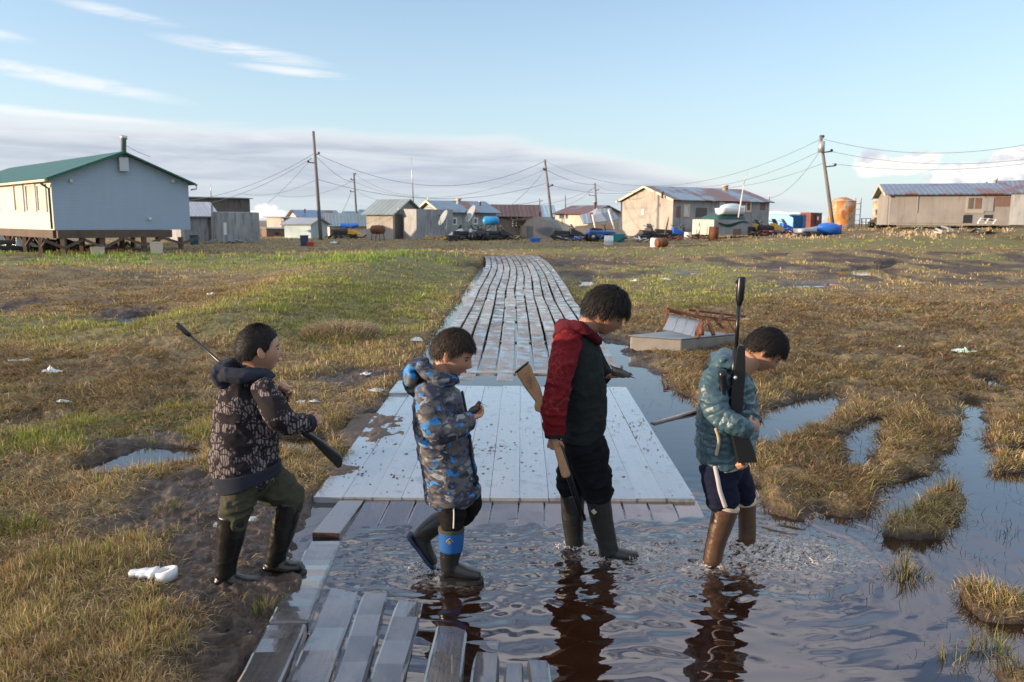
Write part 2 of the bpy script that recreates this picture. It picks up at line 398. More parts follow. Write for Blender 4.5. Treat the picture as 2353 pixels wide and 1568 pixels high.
def fields(x, y):
    """water, mud, green, rough masks and terrain height at world x, y"""
    front = y > 0.6
    px, py = proj(x, np.where(front, y, 0.6)); r = np.hypot(x, y)
    k = sstep(31, 52, y); vz = village_z(px); far = sstep(90, 170, r)
    rise = k*(vz*(1-far)+0.15*far); sc = CAM_H/np.maximum(CAM_H-rise, 0.12); x_, y_ = x, y; x, y = x*sc, y*sc
    wat = np.zeros(x.shape)
    for i, p in enumerate(WATER): wat = np.maximum(wat, mask(x, y, p, 0.10, 0.11, 20+i))
    hum = np.zeros(x.shape)
    for i, p in enumerate(HUMM): hum = np.maximum(hum, mask(x, y, p, 0.05, 0.10, 60+i))
    mud = np.zeros(x.shape)
    for i, p in enumerate(MUD): mud = np.maximum(mud, mask(x, y, p, 0.10, 0.22, 40+i))
    gr = np.zeros(x.shape)
    for i, p in enumerate(GREEN): gr = np.maximum(gr, mask(x, y, p, 0.22, 0.30, 80+i))
    ro = np.zeros(x.shape)
    for i, p in enumerate(ROUGH): ro = np.maximum(ro, mask(x, y, p, 0.3, 0.3, 100+i))
    wat = wat*(1-hum)*(1-sstep(.02, .2, rise)); x, y = x_, y_
    brk = sstep(.40, .56, fbm(x*1.1, y*.55, 17, 5)); mud = mud*(1-sstep(9, 16, r)*(1-brk))
    near = sstep(30, 12, r)
    h = 0.075+0.05*(fbm(x*0.9, y*0.9, 3, 4)-0.45)
    tus = fbm(x*4.2, y*4.2, 5, 3); tus2 = fbm(x*9, y*9, 8, 3)
    h = h-0.028+near*(tus-0.45)*(0.075+0.045*ro)+near*(tus2-0.5)*0.035
    h = h+sstep(12, 30, r)*(fbm(x*0.5, y*0.5, 11, 4)-0.45)*0.22
    h = h+mud*near*((fbm(x*14, y*14, 13, 4)-0.5)*0.05-0.012+(fbm(x*34, y*34, 14, 3)-.5)*.034)+near*(1-mud)*(fbm(x*26, y*26, 16, 3)-.5)*.036
    # the grassy swell to the left of the boards
    ridge = GP([(520, 770), (640, 712), (740, 668), (850, 625), (960, 603)]); m = np.zeros(x.shape)
    for (a, b), (c, d) in zip(ridge[:-1], ridge[1:]):
        t = np.clip(((x-a)*(c-a)+(y-b)*(d-b))/((c-a)**2+(d-b)**2), 0, 1)
        rr = np.hypot(a+t*(c-a), b+t*(d-b)); q = np.hypot(x-a-t*(c-a), y-b-t*(d-b))/(rr*0.085+0.2)
        m = np.maximum(m, np.exp(-q*q)*(0.20+0.22*sstep(8, 26, rr)))
    h = h+m
    for bx, by, rr, hh in ((40, 650, 3.0, 0.45), (470, 770, 1.4, 0.05)):
        c = G(bx, by); h = h+hh*np.exp(-((x-c.x)**2+(y-c.y)**2)/(rr*rr))
    # rise to the village
    h = h*(1-k)+rise+k*(fbm(x*0.25, y*0.25, 15, 3)-0.5)*0.10
    depth = -0.07-0.05*fbm(x*3, y*3, 19, 3)
    h = h*(1-wat)+depth*wat
    # never above the boards
    bw = np.exp(-(np.maximum(np.abs(x-0.06)-1.20, 0)/0.10)**2)*sstep(36.5, 35.5, y)*sstep(4.2, 4.5, y)
    h = h*(1-bw)+np.minimum(h, -0.03)*bw
    bn = mask(x, y, [(600, 1600), (440, 2300), (1500, 2600), (1900, 1700), (1600, 1180), (765, 1225), (735, 1250)], .03, .03, 140)
    h = h*(1-bn)+np.minimum(h, -0.17)*bn
    h = np.where(front, h, np.minimum(h, 0.03+0.03*tus))
    return wat, mud, gr, ro, hum, h

def polar(thetas, rs):
    T, Rr = np.meshgrid(thetas, rs); x = np.sin(T)*Rr; y = np.cos(T)*Rr
    n, m = len(thetas), len(rs)
    i = np.arange(m-1)[:, None]*n; j = np.arange(n)[None, :]; j2 = (j+1) % n
    F = np.stack([i+j, i+j2, i+n+j2, i+n+j], -1).reshape(-1, 4)
    return x.ravel(), y.ravel(), F
th_f = np.linspace(-42, 42, 760); th = np.radians(np.concatenate([th_f, np.linspace(45, 315, 90)]))
rs = np.concatenate([[0.25, 0.7, 1.2, 1.7], np.geomspace(2.0, 7, 400), np.geomspace(7.03, 14, 130), np.geomspace(14.2, 95, 250), np.geomspace(100, 5000, 40)])
gx, gy, gF = polar(th, rs)
wat, mud, gr, ro, hum, gh = fields(gx, gy)
def lerp3(a, b, t): return a*(1-t[:, None])+b*t[:, None]
nz = fbm(gx*2.5, gy*2.5, 31, 5); nz2 = fbm(gx*11, gy*11, 37, 4); nz3 = fbm(gx*0.35, gy*0.35, 33, 4)
A = lambda *c: np.array([c], float)
c = lerp3(A(0.11, 0.080, 0.042), A(0.21, 0.155, 0.075), sstep(0.35, 0.65, nz))
c = lerp3(c, A(0.15, 0.15, 0.05), gr*0.7)
c = lerp3(c, A(0.21, 0.165, 0.06), sstep(14, 45, np.hypot(gx, gy))*0.6*(1-gr)*sstep(.4, .6, nz3))
c = lerp3(c, lerp3(A(0.040, 0.027, 0.020), A(0.095, 0.064, 0.046), sstep(0.35, 0.7, nz2)), np.clip(mud, 0, 1))
c = lerp3(c, A(0.045, 0.030, 0.020), sstep(.055, .015, gh)*sstep(30, 20, np.hypot(gx, gy)))
c = lerp3(c, A(0.022, 0.012, 0.007), wat)
under = sstep(0.02, -0.01, gh)
c = lerp3(c, A(0.022, 0.012, 0.007), under)
wetv = np.clip(mud*0.8*sstep(14, 6, np.hypot(gx, gy))+sstep(0.05, 0.0, gh), 0, 1)
gt = NT('ground'); at = gt.node('ShaderNodeAttribute', attribute_name='Col'); aw = gt.node('ShaderNodeAttribute', attribute_name='wet')
v = gt.coord('Object'); n1 = gt.noise(v, 28, 6, 0.65); n2 = gt.noise(v, 6, 5, 0.6)
cc = gt.mix(1.0, at.outputs['Color'], gt.ramp(n1, [(0.25, 0.35), (0.75, 1.65)]), 'MULTIPLY')
cc = gt.mix(1.0, cc, gt.ramp(n2, [(0.3, 0.75), (0.7, 1.25)]), 'MULTIPLY')
bn = gt.bump(n1, 0.9, 0.03)
rg = gt.math('SUBTRACT', 0.95, gt.math('MULTIPLY', aw.outputs['Fac'], gt.ramp(gt.noise(v, 9, 4), [(0.42, 0.25), (0.62, 0.72)])))
M_ground = gt.set(Base_Color=cc, Roughness=rg)
g = np_mesh('ground', np.stack([gx, gy, gh], 1), gF, M_ground, None, True, c, {'wet': wetv})
tag(g, kind='structure')

# ------------------------------------------------------------------ water, one sheet at z = 0, really rippled where the boys wade
WS = [(P(1025, 1325, 3.74), 1.0, .13), (P(985, 1290, 3.80), 1.1, .10), (P(1400, 1265, 4.02), 1.6, .12), (P(1330, 1250, 4.12), 1.2, .10), (P(1632, 1290, 3.90), 1.8, .12), (P(1718, 1228, 4.15), 1.9, .13), (P(1470, 1245, 4.05), 1.5, .16), (P(1780, 1250, 4.05), 1.8, .28)]
def wave(x, y):
    h = np.zeros(x.shape)
    for i, (p, a, w) in enumerate(WS):
        dx = x-p.x; dy = y-p.y; r = np.hypot(dx, dy)+1e-4
        rn = r+0.16*(fbm(x*2.2+i, y*2.2, 70+i, 3)-0.5)
        h += 0.0019*a*np.sin(rn*(2*math.pi/(0.105+0.012*(i % 3)))-i)*np.exp(-r/0.42)*sstep(0, .1, r)
        h += 0.0019*a*np.sin(rn*(2*math.pi/0.26)-i*1.7)*np.exp(-r/0.55)
    # wake swells spreading towards the camera
    act = np.exp(-((y-3.98)/0.42)**2)*sstep(-1.25, -0.6, x)*sstep(1.8, 1.2, x)
    act2 = np.exp(-((y-3.30)/0.5)**2)*sstep(-1.25, -0.5, x)*sstep(1.1, 0.0, x)
    q = y+0.16*np.sin(x*1.9+1.0)+0.10*(fbm(x*1.6, y*1.6, 91, 3)-0.5)-0.10*x
    h += (0.0034*act2+0.0003)*np.sin(q*2*math.pi/0.21)*(0.3+1.2*fbm(x*2.2, y*4, 93, 3))*sstep(7, 4.5, y)*sstep(2.4, 1.2, x)
    h += act*0.021*(fbm(x*8, y*15, 95, 4)-0.5)+act*.003*(fbm(x*34, y*52, 96, 3)-.5)+act2*0.004*(fbm(x*5, y*10, 97, 3)-0.5)
    f = np.zeros(x.shape)
    for i, (p, a, w) in enumerate(WS):
        d = np.hypot((x-p.x)*0.8, (y-p.y)*1.4); e = np.exp(-(d/w)**2)
        h += e*a*(0.034*(fbm(x*20, y*26, 110+i, 4)-0.42)); f = np.maximum(f, e*a*0.6)
    s = P(1775, 1255, 4.05); d = np.hypot((x-s.x)*0.85, (y-s.y)*1.2); e = np.exp(-(d/0.24)**2)
    h += e*0.10*(fbm(x*14, y*20, 131, 6)-0.42)+e*0.02; f = np.maximum(f, e*1.1)
    h += 0.0006*np.sin((y*3+x*0.8+fbm(x, y, 99, 3)*1.5)*6)*sstep(3, 1.5, np.abs(x-1.5))
    return h, f
tw = np.radians(np.concatenate([np.linspace(-38, 42, 760), np.linspace(44, 320, 60)]))
rw = np.concatenate([[0.25, 0.8, 1.4, 2.0], np.geomspace(2.3, 5.6, 460), np.geomspace(5.63, 70, 60)])
wx, wy, wF = polar(tw, rw); wh, wf = wave(wx, wy)
fade = sstep(6.5, 5.0, np.hypot(wx, wy)); wh = wh*fade+0.0
wt = NT('water'); t = wt
v = t.coord('Object'); a = t.node('ShaderNodeAttribute', attribute_name='foam')
fn = t.noise(t.coord('Object', (1, 1.7, 1)), 24, 7, 0.72, 1.6)
foam = t.math('MULTIPLY', t.ramp(fn, [(0.46, 0.0), (0.64, 1.0)]), a.outputs['Fac']); foam = t.math('MINIMUM', t.math('MULTIPLY', foam, 1.5), 0.85)
vv = t.coord('Object', (1.0, 2.4, 1)); b1 = t.noise(vv, 3.0, 3, 0.5); b2 = t.noise(vv, 16, 3, 0.5)
hb = t.math('ADD', t.math('MULTIPLY', b1, 0.6), t.math('MULTIPLY', b2, 0.12))
t.n.remove(t.b)
bp = t.node('ShaderNodeBump', Strength=0.05, Distance=0.02); t.link(hb, bp.inputs['Height']); nrm = bp.outputs[0]
fr = t.node('ShaderNodeFresnel', IOR=2.15); t.link(nrm, fr.inputs['Normal'])
gl = t.node('ShaderNodeBsdfGlossy', Roughness=0.015); gl.inputs['Color'].default_value = (1, 1, 1, 1); t.link(nrm, gl.inputs['Normal'])
tr = t.node('ShaderNodeBsdfTransparent'); tr.inputs['Color'].default_value = (0.42, 0.22, 0.125, 1)
df = t.node('ShaderNodeBsdfDiffuse'); df.inputs['Color'].default_value = (0.040, 0.017, 0.008, 1)
fm = t.node('ShaderNodeBsdfDiffuse'); fm.inputs['Color'].default_value = (0.62, 0.58, 0.54, 1)
m1 = t.node('ShaderNodeMixShader'); m1.inputs[0].default_value = 0.45; t.link(tr.outputs[0], m1.inputs[1]); t.link(df.outputs[0], m1.inputs[2])
m2 = t.node('ShaderNodeMixShader'); t.link(fr.outputs[0], m2.inputs[0]); t.link(m1.outputs[0], m2.inputs[1]); t.link(gl.outputs[0], m2.inputs[2])
m3 = t.node('ShaderNodeMixShader'); t.link(foam, m3.inputs[0]); t.link(m2.outputs[0], m3.inputs[1]); t.link(fm.outputs[0], m3.inputs[2])
t.link(m3.outputs[0], t.out.inputs['Surface'])
M_water = t.m
w = np_mesh('water', np.stack([wx, wy, wh], 1), wF, M_water, None, True, None, {'foam': wf})
tag(w, kind='structure')
gd = None
# ------------------------------------------------------------------ boardwalks
def M_wood(name, c0, c1, wet=0.5, grain=1.0, along=1, var=(0.72, 1.22)):
    t = NT(name); sc = (22, 1.2, 22) if along == 1 else (1.2, 22, 22)
    v = t.coord('Object'); g_ = t.coord('Object', sc)
    oi = t.node('ShaderNodeObjectInfo').outputs['Random']
    cb = t.node('ShaderNodeVectorMath', operation='ADD'); t.link(g_, cb.inputs[0])
    k = t.node('ShaderNodeCombineXYZ'); t.link(t.math('MULTIPLY', oi, 37.0), k.inputs[0]); t.link(t.math('MULTIPLY', oi, 11.0), k.inputs[1]); t.link(k.outputs[0], cb.inputs[1])
    n = t.noise(cb.outputs[0], 2.2, 6, 0.6, 0.7); n2 = t.noise(v, 5, 5, 0.6); n3 = t.noise(v, 40, 3)
    c = t.mix(n, c0, c1)
    c = t.mix(1.0, c, t.ramp(oi, [(0.0, var[0]), (1.0, var[1])]), 'MULTIPLY')
    dirt = t.ramp(t.noise(v, 9, 6, 0.7), [(0.56, 0.0), (0.66, 0.85)])
    c = t.mix(t.math('MULTIPLY', dirt, 0.7), c, (0.05, 0.035, 0.026))
    wetm = t.ramp(n2, [(0.27+0.42*wet, 1.0), (0.42+0.42*wet, 0.0)])
    c = t.mix(t.math('MULTIPLY', wetm, 0.55), c, t.mix(0.5, c, (0, 0, 0)))
    r = t.math('MAXIMUM', t.math('SUBTRACT', 0.62, t.math('MULTIPLY', wetm, 0.50)), t.math('MULTIPLY', dirt, 0.5))
    bs = t.math('ADD', t.math('MULTIPLY', n, 0.8), t.math('MULTIPLY', n3, 0.2))
    t.bump(bs, 0.35*grain, 0.006)
    t.set(Coat_Weight=t.math('MULTIPLY', wetm, 1.0), Coat_Roughness=0.05, Coat_IOR=1.75)
    return t.set(Base_Color=c, Roughness=r, Specular_IOR_Level=.5 if wet > 0 else .25)
M_oldwood = M_wood('weathered_wood', (0.17, 0.155, 0.145), (0.33, 0.30, 0.275), 0.30, 1.8)
M_nearwood = M_wood('near_wet_wood', (0.055, 0.054, 0.057), (0.165, 0.162, 0.167), 0.8, 1.5)
M_midwood = M_wood('brown_wet_wood', (0.075, 0.050, 0.042), (0.15, 0.105, 0.09), 0.8, 0.9)
M_platwood = M_wood('grey_painted_platform_wood', (0.30, 0.32, 0.335), (0.46, 0.49, 0.505), 0.95, 0.12, var=(.92, 1.05))
def plank(mb, a, b, w, th, za, zb, side_tilt=0.0, jit=0.004, segs=1):
    """board from a to b (x, y), width w; tops at za / zb"""
    a = np.array(a, float); b = np.array(b, float); d = (b-a)/np.linalg.norm(b-a); n = np.array([d[1], -d[0]])
    vs = []; N = segs+1
    for i in range(N):
        t = i/segs; p = a*(1-t)+b*t; z = za*(1-t)+zb*t+(random.uniform(-jit, jit) if 0 < i < segs else 0)
        for s_, dz in ((-1, -th), (1, -th), (1, 0), (-1, 0)):
            q = p+n*s_*(w/2+random.uniform(-jit, jit)*0.6); vs.append((q[0], q[1], z+dz+s_*side_tilt+random.uniform(-jit, jit)*0.3))
    fs = [(0, 1, 2, 3), tuple((N-1)*4+k for k in (3, 2, 1, 0))]
    for i in range(segs):
        o = i*4
        for k in range(4):
            k2 = (k+1) % 4; fs.append((o+k, o+4+k, o+4+k2, o+k2))
    mb.add(vs, fs)
def hgt(px, py):
    p = G(px, py); return p
# far boardwalk
bf = tag(empty('boardwalk', (0.07, 9.0, 0)), 'long boardwalk of weathered grey planks running away from the painted platform to the village', 'boardwalk')
y0, y1 = G(1190, 874).y, 34.5
vpx = (1194-CX)/FX/math.cos(R_(PITCH))
EL_, ER_ = G(963, 874), G(1444, 874)
ncol = 11; W9 = (ER_.x-EL_.x)/ncol
for c_ in range(ncol):
    y = y0+random.uniform(-0.05, 0.25) if c_ else y0+0.2
    while y < y1:
        ln = random.uniform(2.6, 4.2)
        ye = min(y+ln, y1+random.uniform(-0.1, 0.2))
        def cxs(yy):
            bend = 0.0 if yy < 26 else -0.012*(yy-26)**2*0.35
            wob = 0.03*math.sin(yy*0.55+c_*0.2)*min(1, max(0, (yy-10)/6))
            return EL_.x+(c_+0.5)*W9+vpx*(yy-y0)*0.55+bend+wob
        def zz(yy): return -0.004+0.042*float(sstep(9.0, 11, np.array(yy)))+0.085*float(sstep(9.2, 13, np.array(yy)))+0.14*float(sstep(18, 30, np.array(yy)))+random.uniform(-.012, .012)
        mb = MB(); plank(mb, (cxs(y), y), (cxs(ye), ye), W9*random.uniform(0.80, 0.87), 0.045, zz(y), zz(ye), random.uniform(-.006, .006), 0.006, 5)
        mb.build('plank', M_oldwood, bf, bevel=0.006)
        y = ye+random.uniform(0.01, 0.03)
mb = MB()
for yy in np.arange(y0+0.4, y1, 2.4):
    x_ = EL_.x+vpx*(yy-y0)*0.55; mb.box((x_+W9*5.5, yy, -0.02), (W9*11-0.1, 0.12, 0.08))
mb.build('cross_beam', M_oldwood, bf)
mb = MB(); 
for k in range(5):
    a_ = G(1120+4*k, 596-1.1*k, 0.0); plank(mb, (-1.35+0.0*k, 34.9+0.28*k), (0.9, 35.0+0.24*k), 0.22, 0.04, 0.24, 0.25, 0, 0.01, 4)
mb.build('end_plank', M_oldwood, bf)
# painted platform
FL, FR, BL, BR = G(720, 1143, .035), G(1598, 1146, .035), G(913, 883, .035), G(1440, 889, .035)
FL, FR, BL, BR = [Vector((v_.x, v_.y, 0)) for v_ in (FL, FR, BL, BR)]
pf = tag(empty('platform', ((FL+FR)/2)), 'wide wet platform of grey painted planks lying across the boardwalk behind the boys', 'platform')
npl = 13
for i in range(npl):
    t0, t1 = (i+0.5)/npl, (i+0.5)/npl
    a_ = FL.lerp(FR, t0); b_ = BL.lerp(BR, t1); w_ = (FR-FL).length/npl
    mb = MB(); dz = random.uniform(-.0015, .0015)
    plank(mb, (a_.x, a_.y), (b_.x, b_.y+random.uniform(-.05, .03)), w_*0.994, 0.045, 0.036+dz, 0.030+dz, random.uniform(-.001, .001), 0.0015, 6)
    mb.build('plank', M_platwood, pf, bevel=0.003)
mb = MB(); a_ = FL.lerp(FR, .01); b_ = FL.lerp(FR, .995)
mb.box(((a_.x+b_.x)/2, FL.y+0.10, -0.035), ((b_-a_).length, 0.09, 0.05)); mb.box(((a_.x+b_.x)/2, FL.y+1.6, -0.035), ((b_-a_).length*0.97, 0.09, 0.05)); mb.build('cross_beam', M_nearwood, pf)
nl = MB()
for i in range(npl+1):
    for fr_ in (0.02, 0.48, 0.97):
        p_ = FL.lerp(FR, min(.995, max(.005, (i+random.uniform(.15, .3))/npl))).lerp(BL.lerp(BR, (i+.2)/npl), fr_); nl.ball((p_.x, p_.y+random.uniform(-.02, .02), 0.035), (.006, .006, .003), 6, 4)
M_dark = M_plain('dark_iron', (0.03, 0.028, 0.027), 0.5)
nl.build('nail', M_dark, pf)
# small painted plank stub at the platform's far left
mb = MB(); q = [G(893, 908, .03), G(940, 908, .03), G(948, 880, .03), G(915, 880, .03)]
mb.hexa([(a.x, a.y, 0.0) for a in q]+[(a.x, a.y, 0.055) for a in q]); o = mb.build('loose_plank', M_platwood, None, bevel=.004); tag(o, 'short grey plank stub lying on mud at the far left corner of the painted platform', 'plank')
# mid planks, dipping into the water
mf = tag(empty('lower_deck', (0.05, FL.y, 0)), 'brown wet planks dipping under the water in front of the painted platform', 'deck')
x0_, x1_ = G(782, 1142).x, G(1592, 1150).x
nm = 14
for i in range(nm):
    t = (i+.5)/nm; xa = x0_+(x1_-x0_)*t; w_ = (x1_-x0_)/nm
    ya = FL.y+0.06; yb = G(800, 1236).y if i == 0 else G(800, 1262).y-0.1
    za = 0.024-0.010*t; zb = (0.030 if i == 0 else -0.016-0.014*t)
    mb = MB(); k = (xa-vpx*ya)/ya
    plank(mb, (xa+(0.02), ya), (xa-0.02+0.0*t, yb), w_*random.uniform(.93, .985), .06, za+random.uniform(-.002, .002), zb, 0, .002, 4)
    mb.build('plank', M_midwood, mf, bevel=.006)
# near planks in perspective order, left to right, as on the bottom edge
nf = tag(empty('near_boardwalk', (-0.4, 3.2, 0)), 'old grooved grey planks of the nearest boardwalk half under the brown water', 'boardwalk')
NE = [  # bottom-edge px range at y=1568, top px range, y at far end, z near, z far
 ((545, 645), (705, 790), 1242, 0.050, 0.010), ((662, 752), (762, 846), 1322, 0.040, -0.004),
 ((762, 838), (836, 900), 1350, 0.034, -0.003), ((846, 924), (915, 984), 1360, 0.030, -0.004), ((972, 1058), (1012, 1078), 1410, 0.022, -0.004),
 ((1080, 1146), (1098, 1152), 1450, 0.012, -0.006), ((1156, 1206), (1160, 1208), 1500, 0.010, -0.008), ((1214, 1268), (1212, 1255), 1500, 0.010, -0.012)]
for i, (bt, tp, yt, zn, zf) in enumerate(NE):
    for part in (0, 1):
        a1, a2 = G(bt[0], 1568, zn), G(bt[1], 1568, zn); b1, b2 = G(tp[0], yt, zf), G(tp[1], yt, zf)
        ca, cb_ = (a1+a2)/2, (b1+b2)/2; d = (cb_-ca); wa = (a2-a1).length
        u = d.normalized()
        s0 = ca-u*1.3; j0 = random.uniform(.35, .6)
        if i == 0:
            segs = [(s0, ca+u*0.47), (ca+u*0.485, cb_)]
        else:
            if part: break
            segs = [(s0, cb_+u*0.75)]
        if part >= len(segs): break
        p, q = segs[part]
        slope = (zf-zn)/d.length
        za = zn+slope*((p-ca).dot(u)); zb = zn+slope*((q-ca).dot(u))
        mb = MB(); plank(mb, (p.x, p.y), (q.x, q.y), wa*1.06, 0.075, za+.002, zb, 0, .005, 14)
        mb.build('plank', M_nearwood, nf, bevel=.014)
# submerged continuation to the right
for i in range(6):
    xa = G(1290+i*62, 1568, -.05).x; mb = MB(); plank(mb, (xa, 1.6), (xa+.03, 4.15), .155, .06, -.045-.008*i, -.05, 0, .003, 5); mb.build('plank', M_nearwood, nf, bevel=.006)
for i in range(5):
    xa = G(880+i*75, 1400, -.03).x; mb = MB(); plank(mb, (xa, G(900, 1420).y), (xa+.03, 4.2), .15, .06, -.03, -.035, 0, .003, 5); mb.build('plank', M_midwood, nf, bevel=.006)
# ------------------------------------------------------------------ grass
def M_blade(name):
    t = NT(name); a = t.node('ShaderNodeAttribute', attribute_name='Col'); t.n.remove(t.b)
    d = t.node('ShaderNodeBsdfDiffuse'); t.link(a.outputs['Color'], d.inputs['Color'])
    tl = t.node('ShaderNodeBsdfTranslucent'); t.link(a.outputs['Color'], tl.inputs['Color'])
    gl = t.node('ShaderNodeBsdfGlossy', Roughness=0.45); gl.inputs['Color'].default_value = (.5, .5, .5, 1)
    m = t.node('ShaderNodeMixShader'); m.inputs[0].default_value = 0.30; t.link(d.outputs[0], m.inputs[1]); t.link(tl.outputs[0], m.inputs[2])
    m2 = t.node('ShaderNodeMixShader'); m2.inputs[0].default_value = 0.04; t.link(m.outputs[0], m2.inputs[1]); t.link(gl.outputs[0], m2.inputs[2])
    t.link(m2.outputs[0], t.out.inputs['Surface']); return t.m
M_grass = M_blade('grass_blade')
def blades(root, az, lean, h, w, colr, tipc=None):
    """root (n,3); returns V, [quads, tris], colours"""
    n = len(root); out = np.stack([np.cos(az), np.sin(az), np.zeros(n)], 1)
    fa = rng.uniform(0, 2*math.pi, n); sd = np.stack([np.cos(fa), np.sin(fa), np.zeros(n)], 1)
    up = np.array([[0, 0, 1.0]]); L = lean[:, None]; H = h[:, None]; w2 = w[:, None]/2
    mid = root+up*H*0.55*(1-0.25*np.clip(L, 0, 1.6))+out*L*H*0.30
    tip = root+up*H*np.clip(1-0.48*L, 0.12, 1)+out*L*H*0.85
    V = np.stack([root-sd*w2, root+sd*w2, mid+sd*w2*0.8, mid-sd*w2*0.8, tip], 1).reshape(-1, 3)
    b = np.arange(n)[:, None]*5
    Q = b+np.array([[0, 1, 2, 3]]); T = b+np.array([[3, 2, 4]])
    tipc = colr*1.15 if tipc is None else tipc
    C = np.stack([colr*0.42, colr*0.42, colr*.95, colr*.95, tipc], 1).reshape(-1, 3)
    return V, [Q, T], C
def tufts(n, rmin, rmax, power, seed, thmax=42):
    g = np.random.default_rng(seed)
    u = g.uniform(0, 1, n); r = rmin*(rmax/rmin)**(u**power); t = np.radians(g.uniform(-thmax, thmax, n))
    return np.sin(t)*r, np.cos(t)*r, r, g
PLAT = None
def on_boards(x, y):
    e = (np.abs(x-0.06-0.0*y) < 1.27) & (y > FL.y-0.75) & (y < 36)
    near = (y <= FL.y-0.75) & (y > 1.0) & (x > G(545, 1568).x-0.06+(y-2.83)*(G(705, 1242).x-G(545, 1568).x)/(G(705, 1242).y-2.83)) & (x < 2.0)
    return e | near
def meadow(n, rmin, rmax, power, seed, nb, thatch=False):
    x, y, r, g = tufts(n, rmin, rmax, power, seed)
    wat, mud, gr, ro, hum, h = fields(x, y)
    dens = fbm(x*1.7, y*1.7, 151, 4)
    keep = (h > 0.012) & (g.uniform(0, 1, n) < 1-0.965*np.clip(mud*1.15, 0, 1)) & ~on_boards(x, y)
    keep &= g.uniform(0, 1, n) < (0.9 if thatch else 0.12+1.0*sstep(0.36, 0.60, dens))
    keep &= ~((r < 5) & (x > -1.2) & (x < 1.35))
    x, y, r, h, mud, gr, ro, hum = [a[keep] for a in (x, y, r, h, mud, gr, ro, hum)]
    m = len(x); k = np.clip(r/3.6, 1, 30)
    big = fbm(x*0.8+5, y*0.8, 161, 4); sml = fbm(x*3.5, y*3.5, 163, 3)
    rep = nb; I = np.repeat(np.arange(m), rep); N = len(I)
    spread = (0.022+0.030*g.uniform(0, 1, m))*np.clip(k, 1, 8)**0.75
    a = g.uniform(0, 2*math.pi, N); q = np.sqrt(g.uniform(0, 1, N))*spread[I]
    rx = x[I]+np.cos(a)*q; ry = y[I]+np.sin(a)*q
    root = np.stack([rx, ry, h[I]-0.006*k[I]**.5], 1)
    dirw = 2*math.pi*fbm(x*0.9, y*0.9, 171, 2)*1.5
    matted = np.clip(ro*1.0+sstep(.45, .6, big)*0.5-gr*0.6, 0, 1)
    az = np.where(g.uniform(0, 1, N) < 0.55*matted[I], dirw[I]+g.normal(0, 0.5, N), a+g.normal(0, 0.5, N))
    lean = np.abs(g.normal(0.45+0.75*matted[I], 0.28, N))
    hh = (0.034+0.052*g.uniform(0, 1, N)**1.6)*(0.60+0.75*sml[I])*(1+0.30*matted[I])*1.15*np.clip(k[I], 1, 9)**0.22*(1-0.45*mud[I])
    # lusher strip by the stilts and on the swell crest
    px, py = proj(x, y, h)
    lush = np.exp(-((py-592)/16)**2)*(px < 1060)
    hh *= (1+0.9*lush[I])
    strw = sstep(524, 532, py)*sstep(558, 548, py)*sstep(1440, 1560, px)*sstep(.42, .58, fbm(x*.6, y*.6, 181, 3)); hh *= (1+1.3*strw[I])
    if thatch: lean = np.abs(g.normal(1.75, .3, N)); hh = (.035+.045*g.uniform(0, 1, N))*np.clip(k[I], 1, 9)**.25
    w = np.clip(0.0030*np.clip(k[I], 1, 60)**0.95, 0.0028, 0.05)*g.uniform(0.7, 1.3, N)
    green = g.uniform(0, 1, N) < np.clip(0.13+0.85*gr[I]*(.45+1.1*(sml[I]-.2))+0.30*lush[I]+0.5*(sml[I]-.5)-0.08*ro[I]+0.25*(g.uniform(0, 1, m) < 0.10)[I], 0.03, 0.95)
    pal_g = np.array([[.105, .125, .022], [.145, .150, .030], [.085, .115, .022], [.17, .165, .045]])*2.0
    pal_l = np.array([[.07, .15, .018], [.10, .19, .025], [.055, .115, .016], [.15, .19, .04]])*1.6
    pal_b = np.array([[.21, .145, .066], [.27, .20, .10], [.14, .085, .042], [.17, .125, .05], [.33, .26, .15]])*1.75
    pal_r = np.array([[.17, .085, .035], [.12, .065, .032], [.22, .12, .045], [.26, .18, .09], [.15, .10, .06]])*1.7
    if thatch: green &= g.uniform(0, 1, N) < .35
    ci = g.integers(0, 4, N); cb_ = g.integers(0, 5, N)
    redd = (g.uniform(0, 1, N) < np.clip(0.18+0.5*(ro[I]*sstep(.42, .58, big[I]))+0.2*mud[I], 0, .9))
    lz = (g.uniform(0, 1, N) < lush[I]*0.85)
    C = np.where(green[:, None], np.where(lz[:, None], pal_l[ci], pal_g[ci]), np.where(redd[:, None], pal_r[cb_], pal_b[cb_]))
    C = np.where((g.uniform(0, 1, N) < strw[I]*.9)[:, None], np.array([[.62, .50, .32]]), C)
    C = C*(1-.28*np.clip(ro*1.2, 0, 1)*sstep(30, 15, r))[I][:, None]
    C = C*(1+.30*sstep(7, 22, r)+.9*(sml-.5))[I][:, None]
    if thatch: C = C*1.2
    C = C*(0.75+0.5*g.uniform(0, 1, N))[:, None]
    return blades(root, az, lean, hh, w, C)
def emit(name, parts, mat):
    Vs = []; Q = []; T = []; Cs = []; b = 0
    for V, (q, t), C in parts:
        Vs.append(V); Q.append(q+b); T.append(t+b); Cs.append(C); b += len(V)
    return np_mesh(name, np.concatenate(Vs), [np.concatenate(Q), np.concatenate(T)], mat, None, False, np.concatenate(Cs))
GK = 1.0
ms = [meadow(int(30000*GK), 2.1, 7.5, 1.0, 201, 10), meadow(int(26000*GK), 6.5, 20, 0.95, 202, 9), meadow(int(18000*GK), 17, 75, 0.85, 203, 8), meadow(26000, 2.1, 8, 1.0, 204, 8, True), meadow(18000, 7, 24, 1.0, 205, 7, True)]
gso = tag(emit('grass', ms, M_grass), kind='stuff')
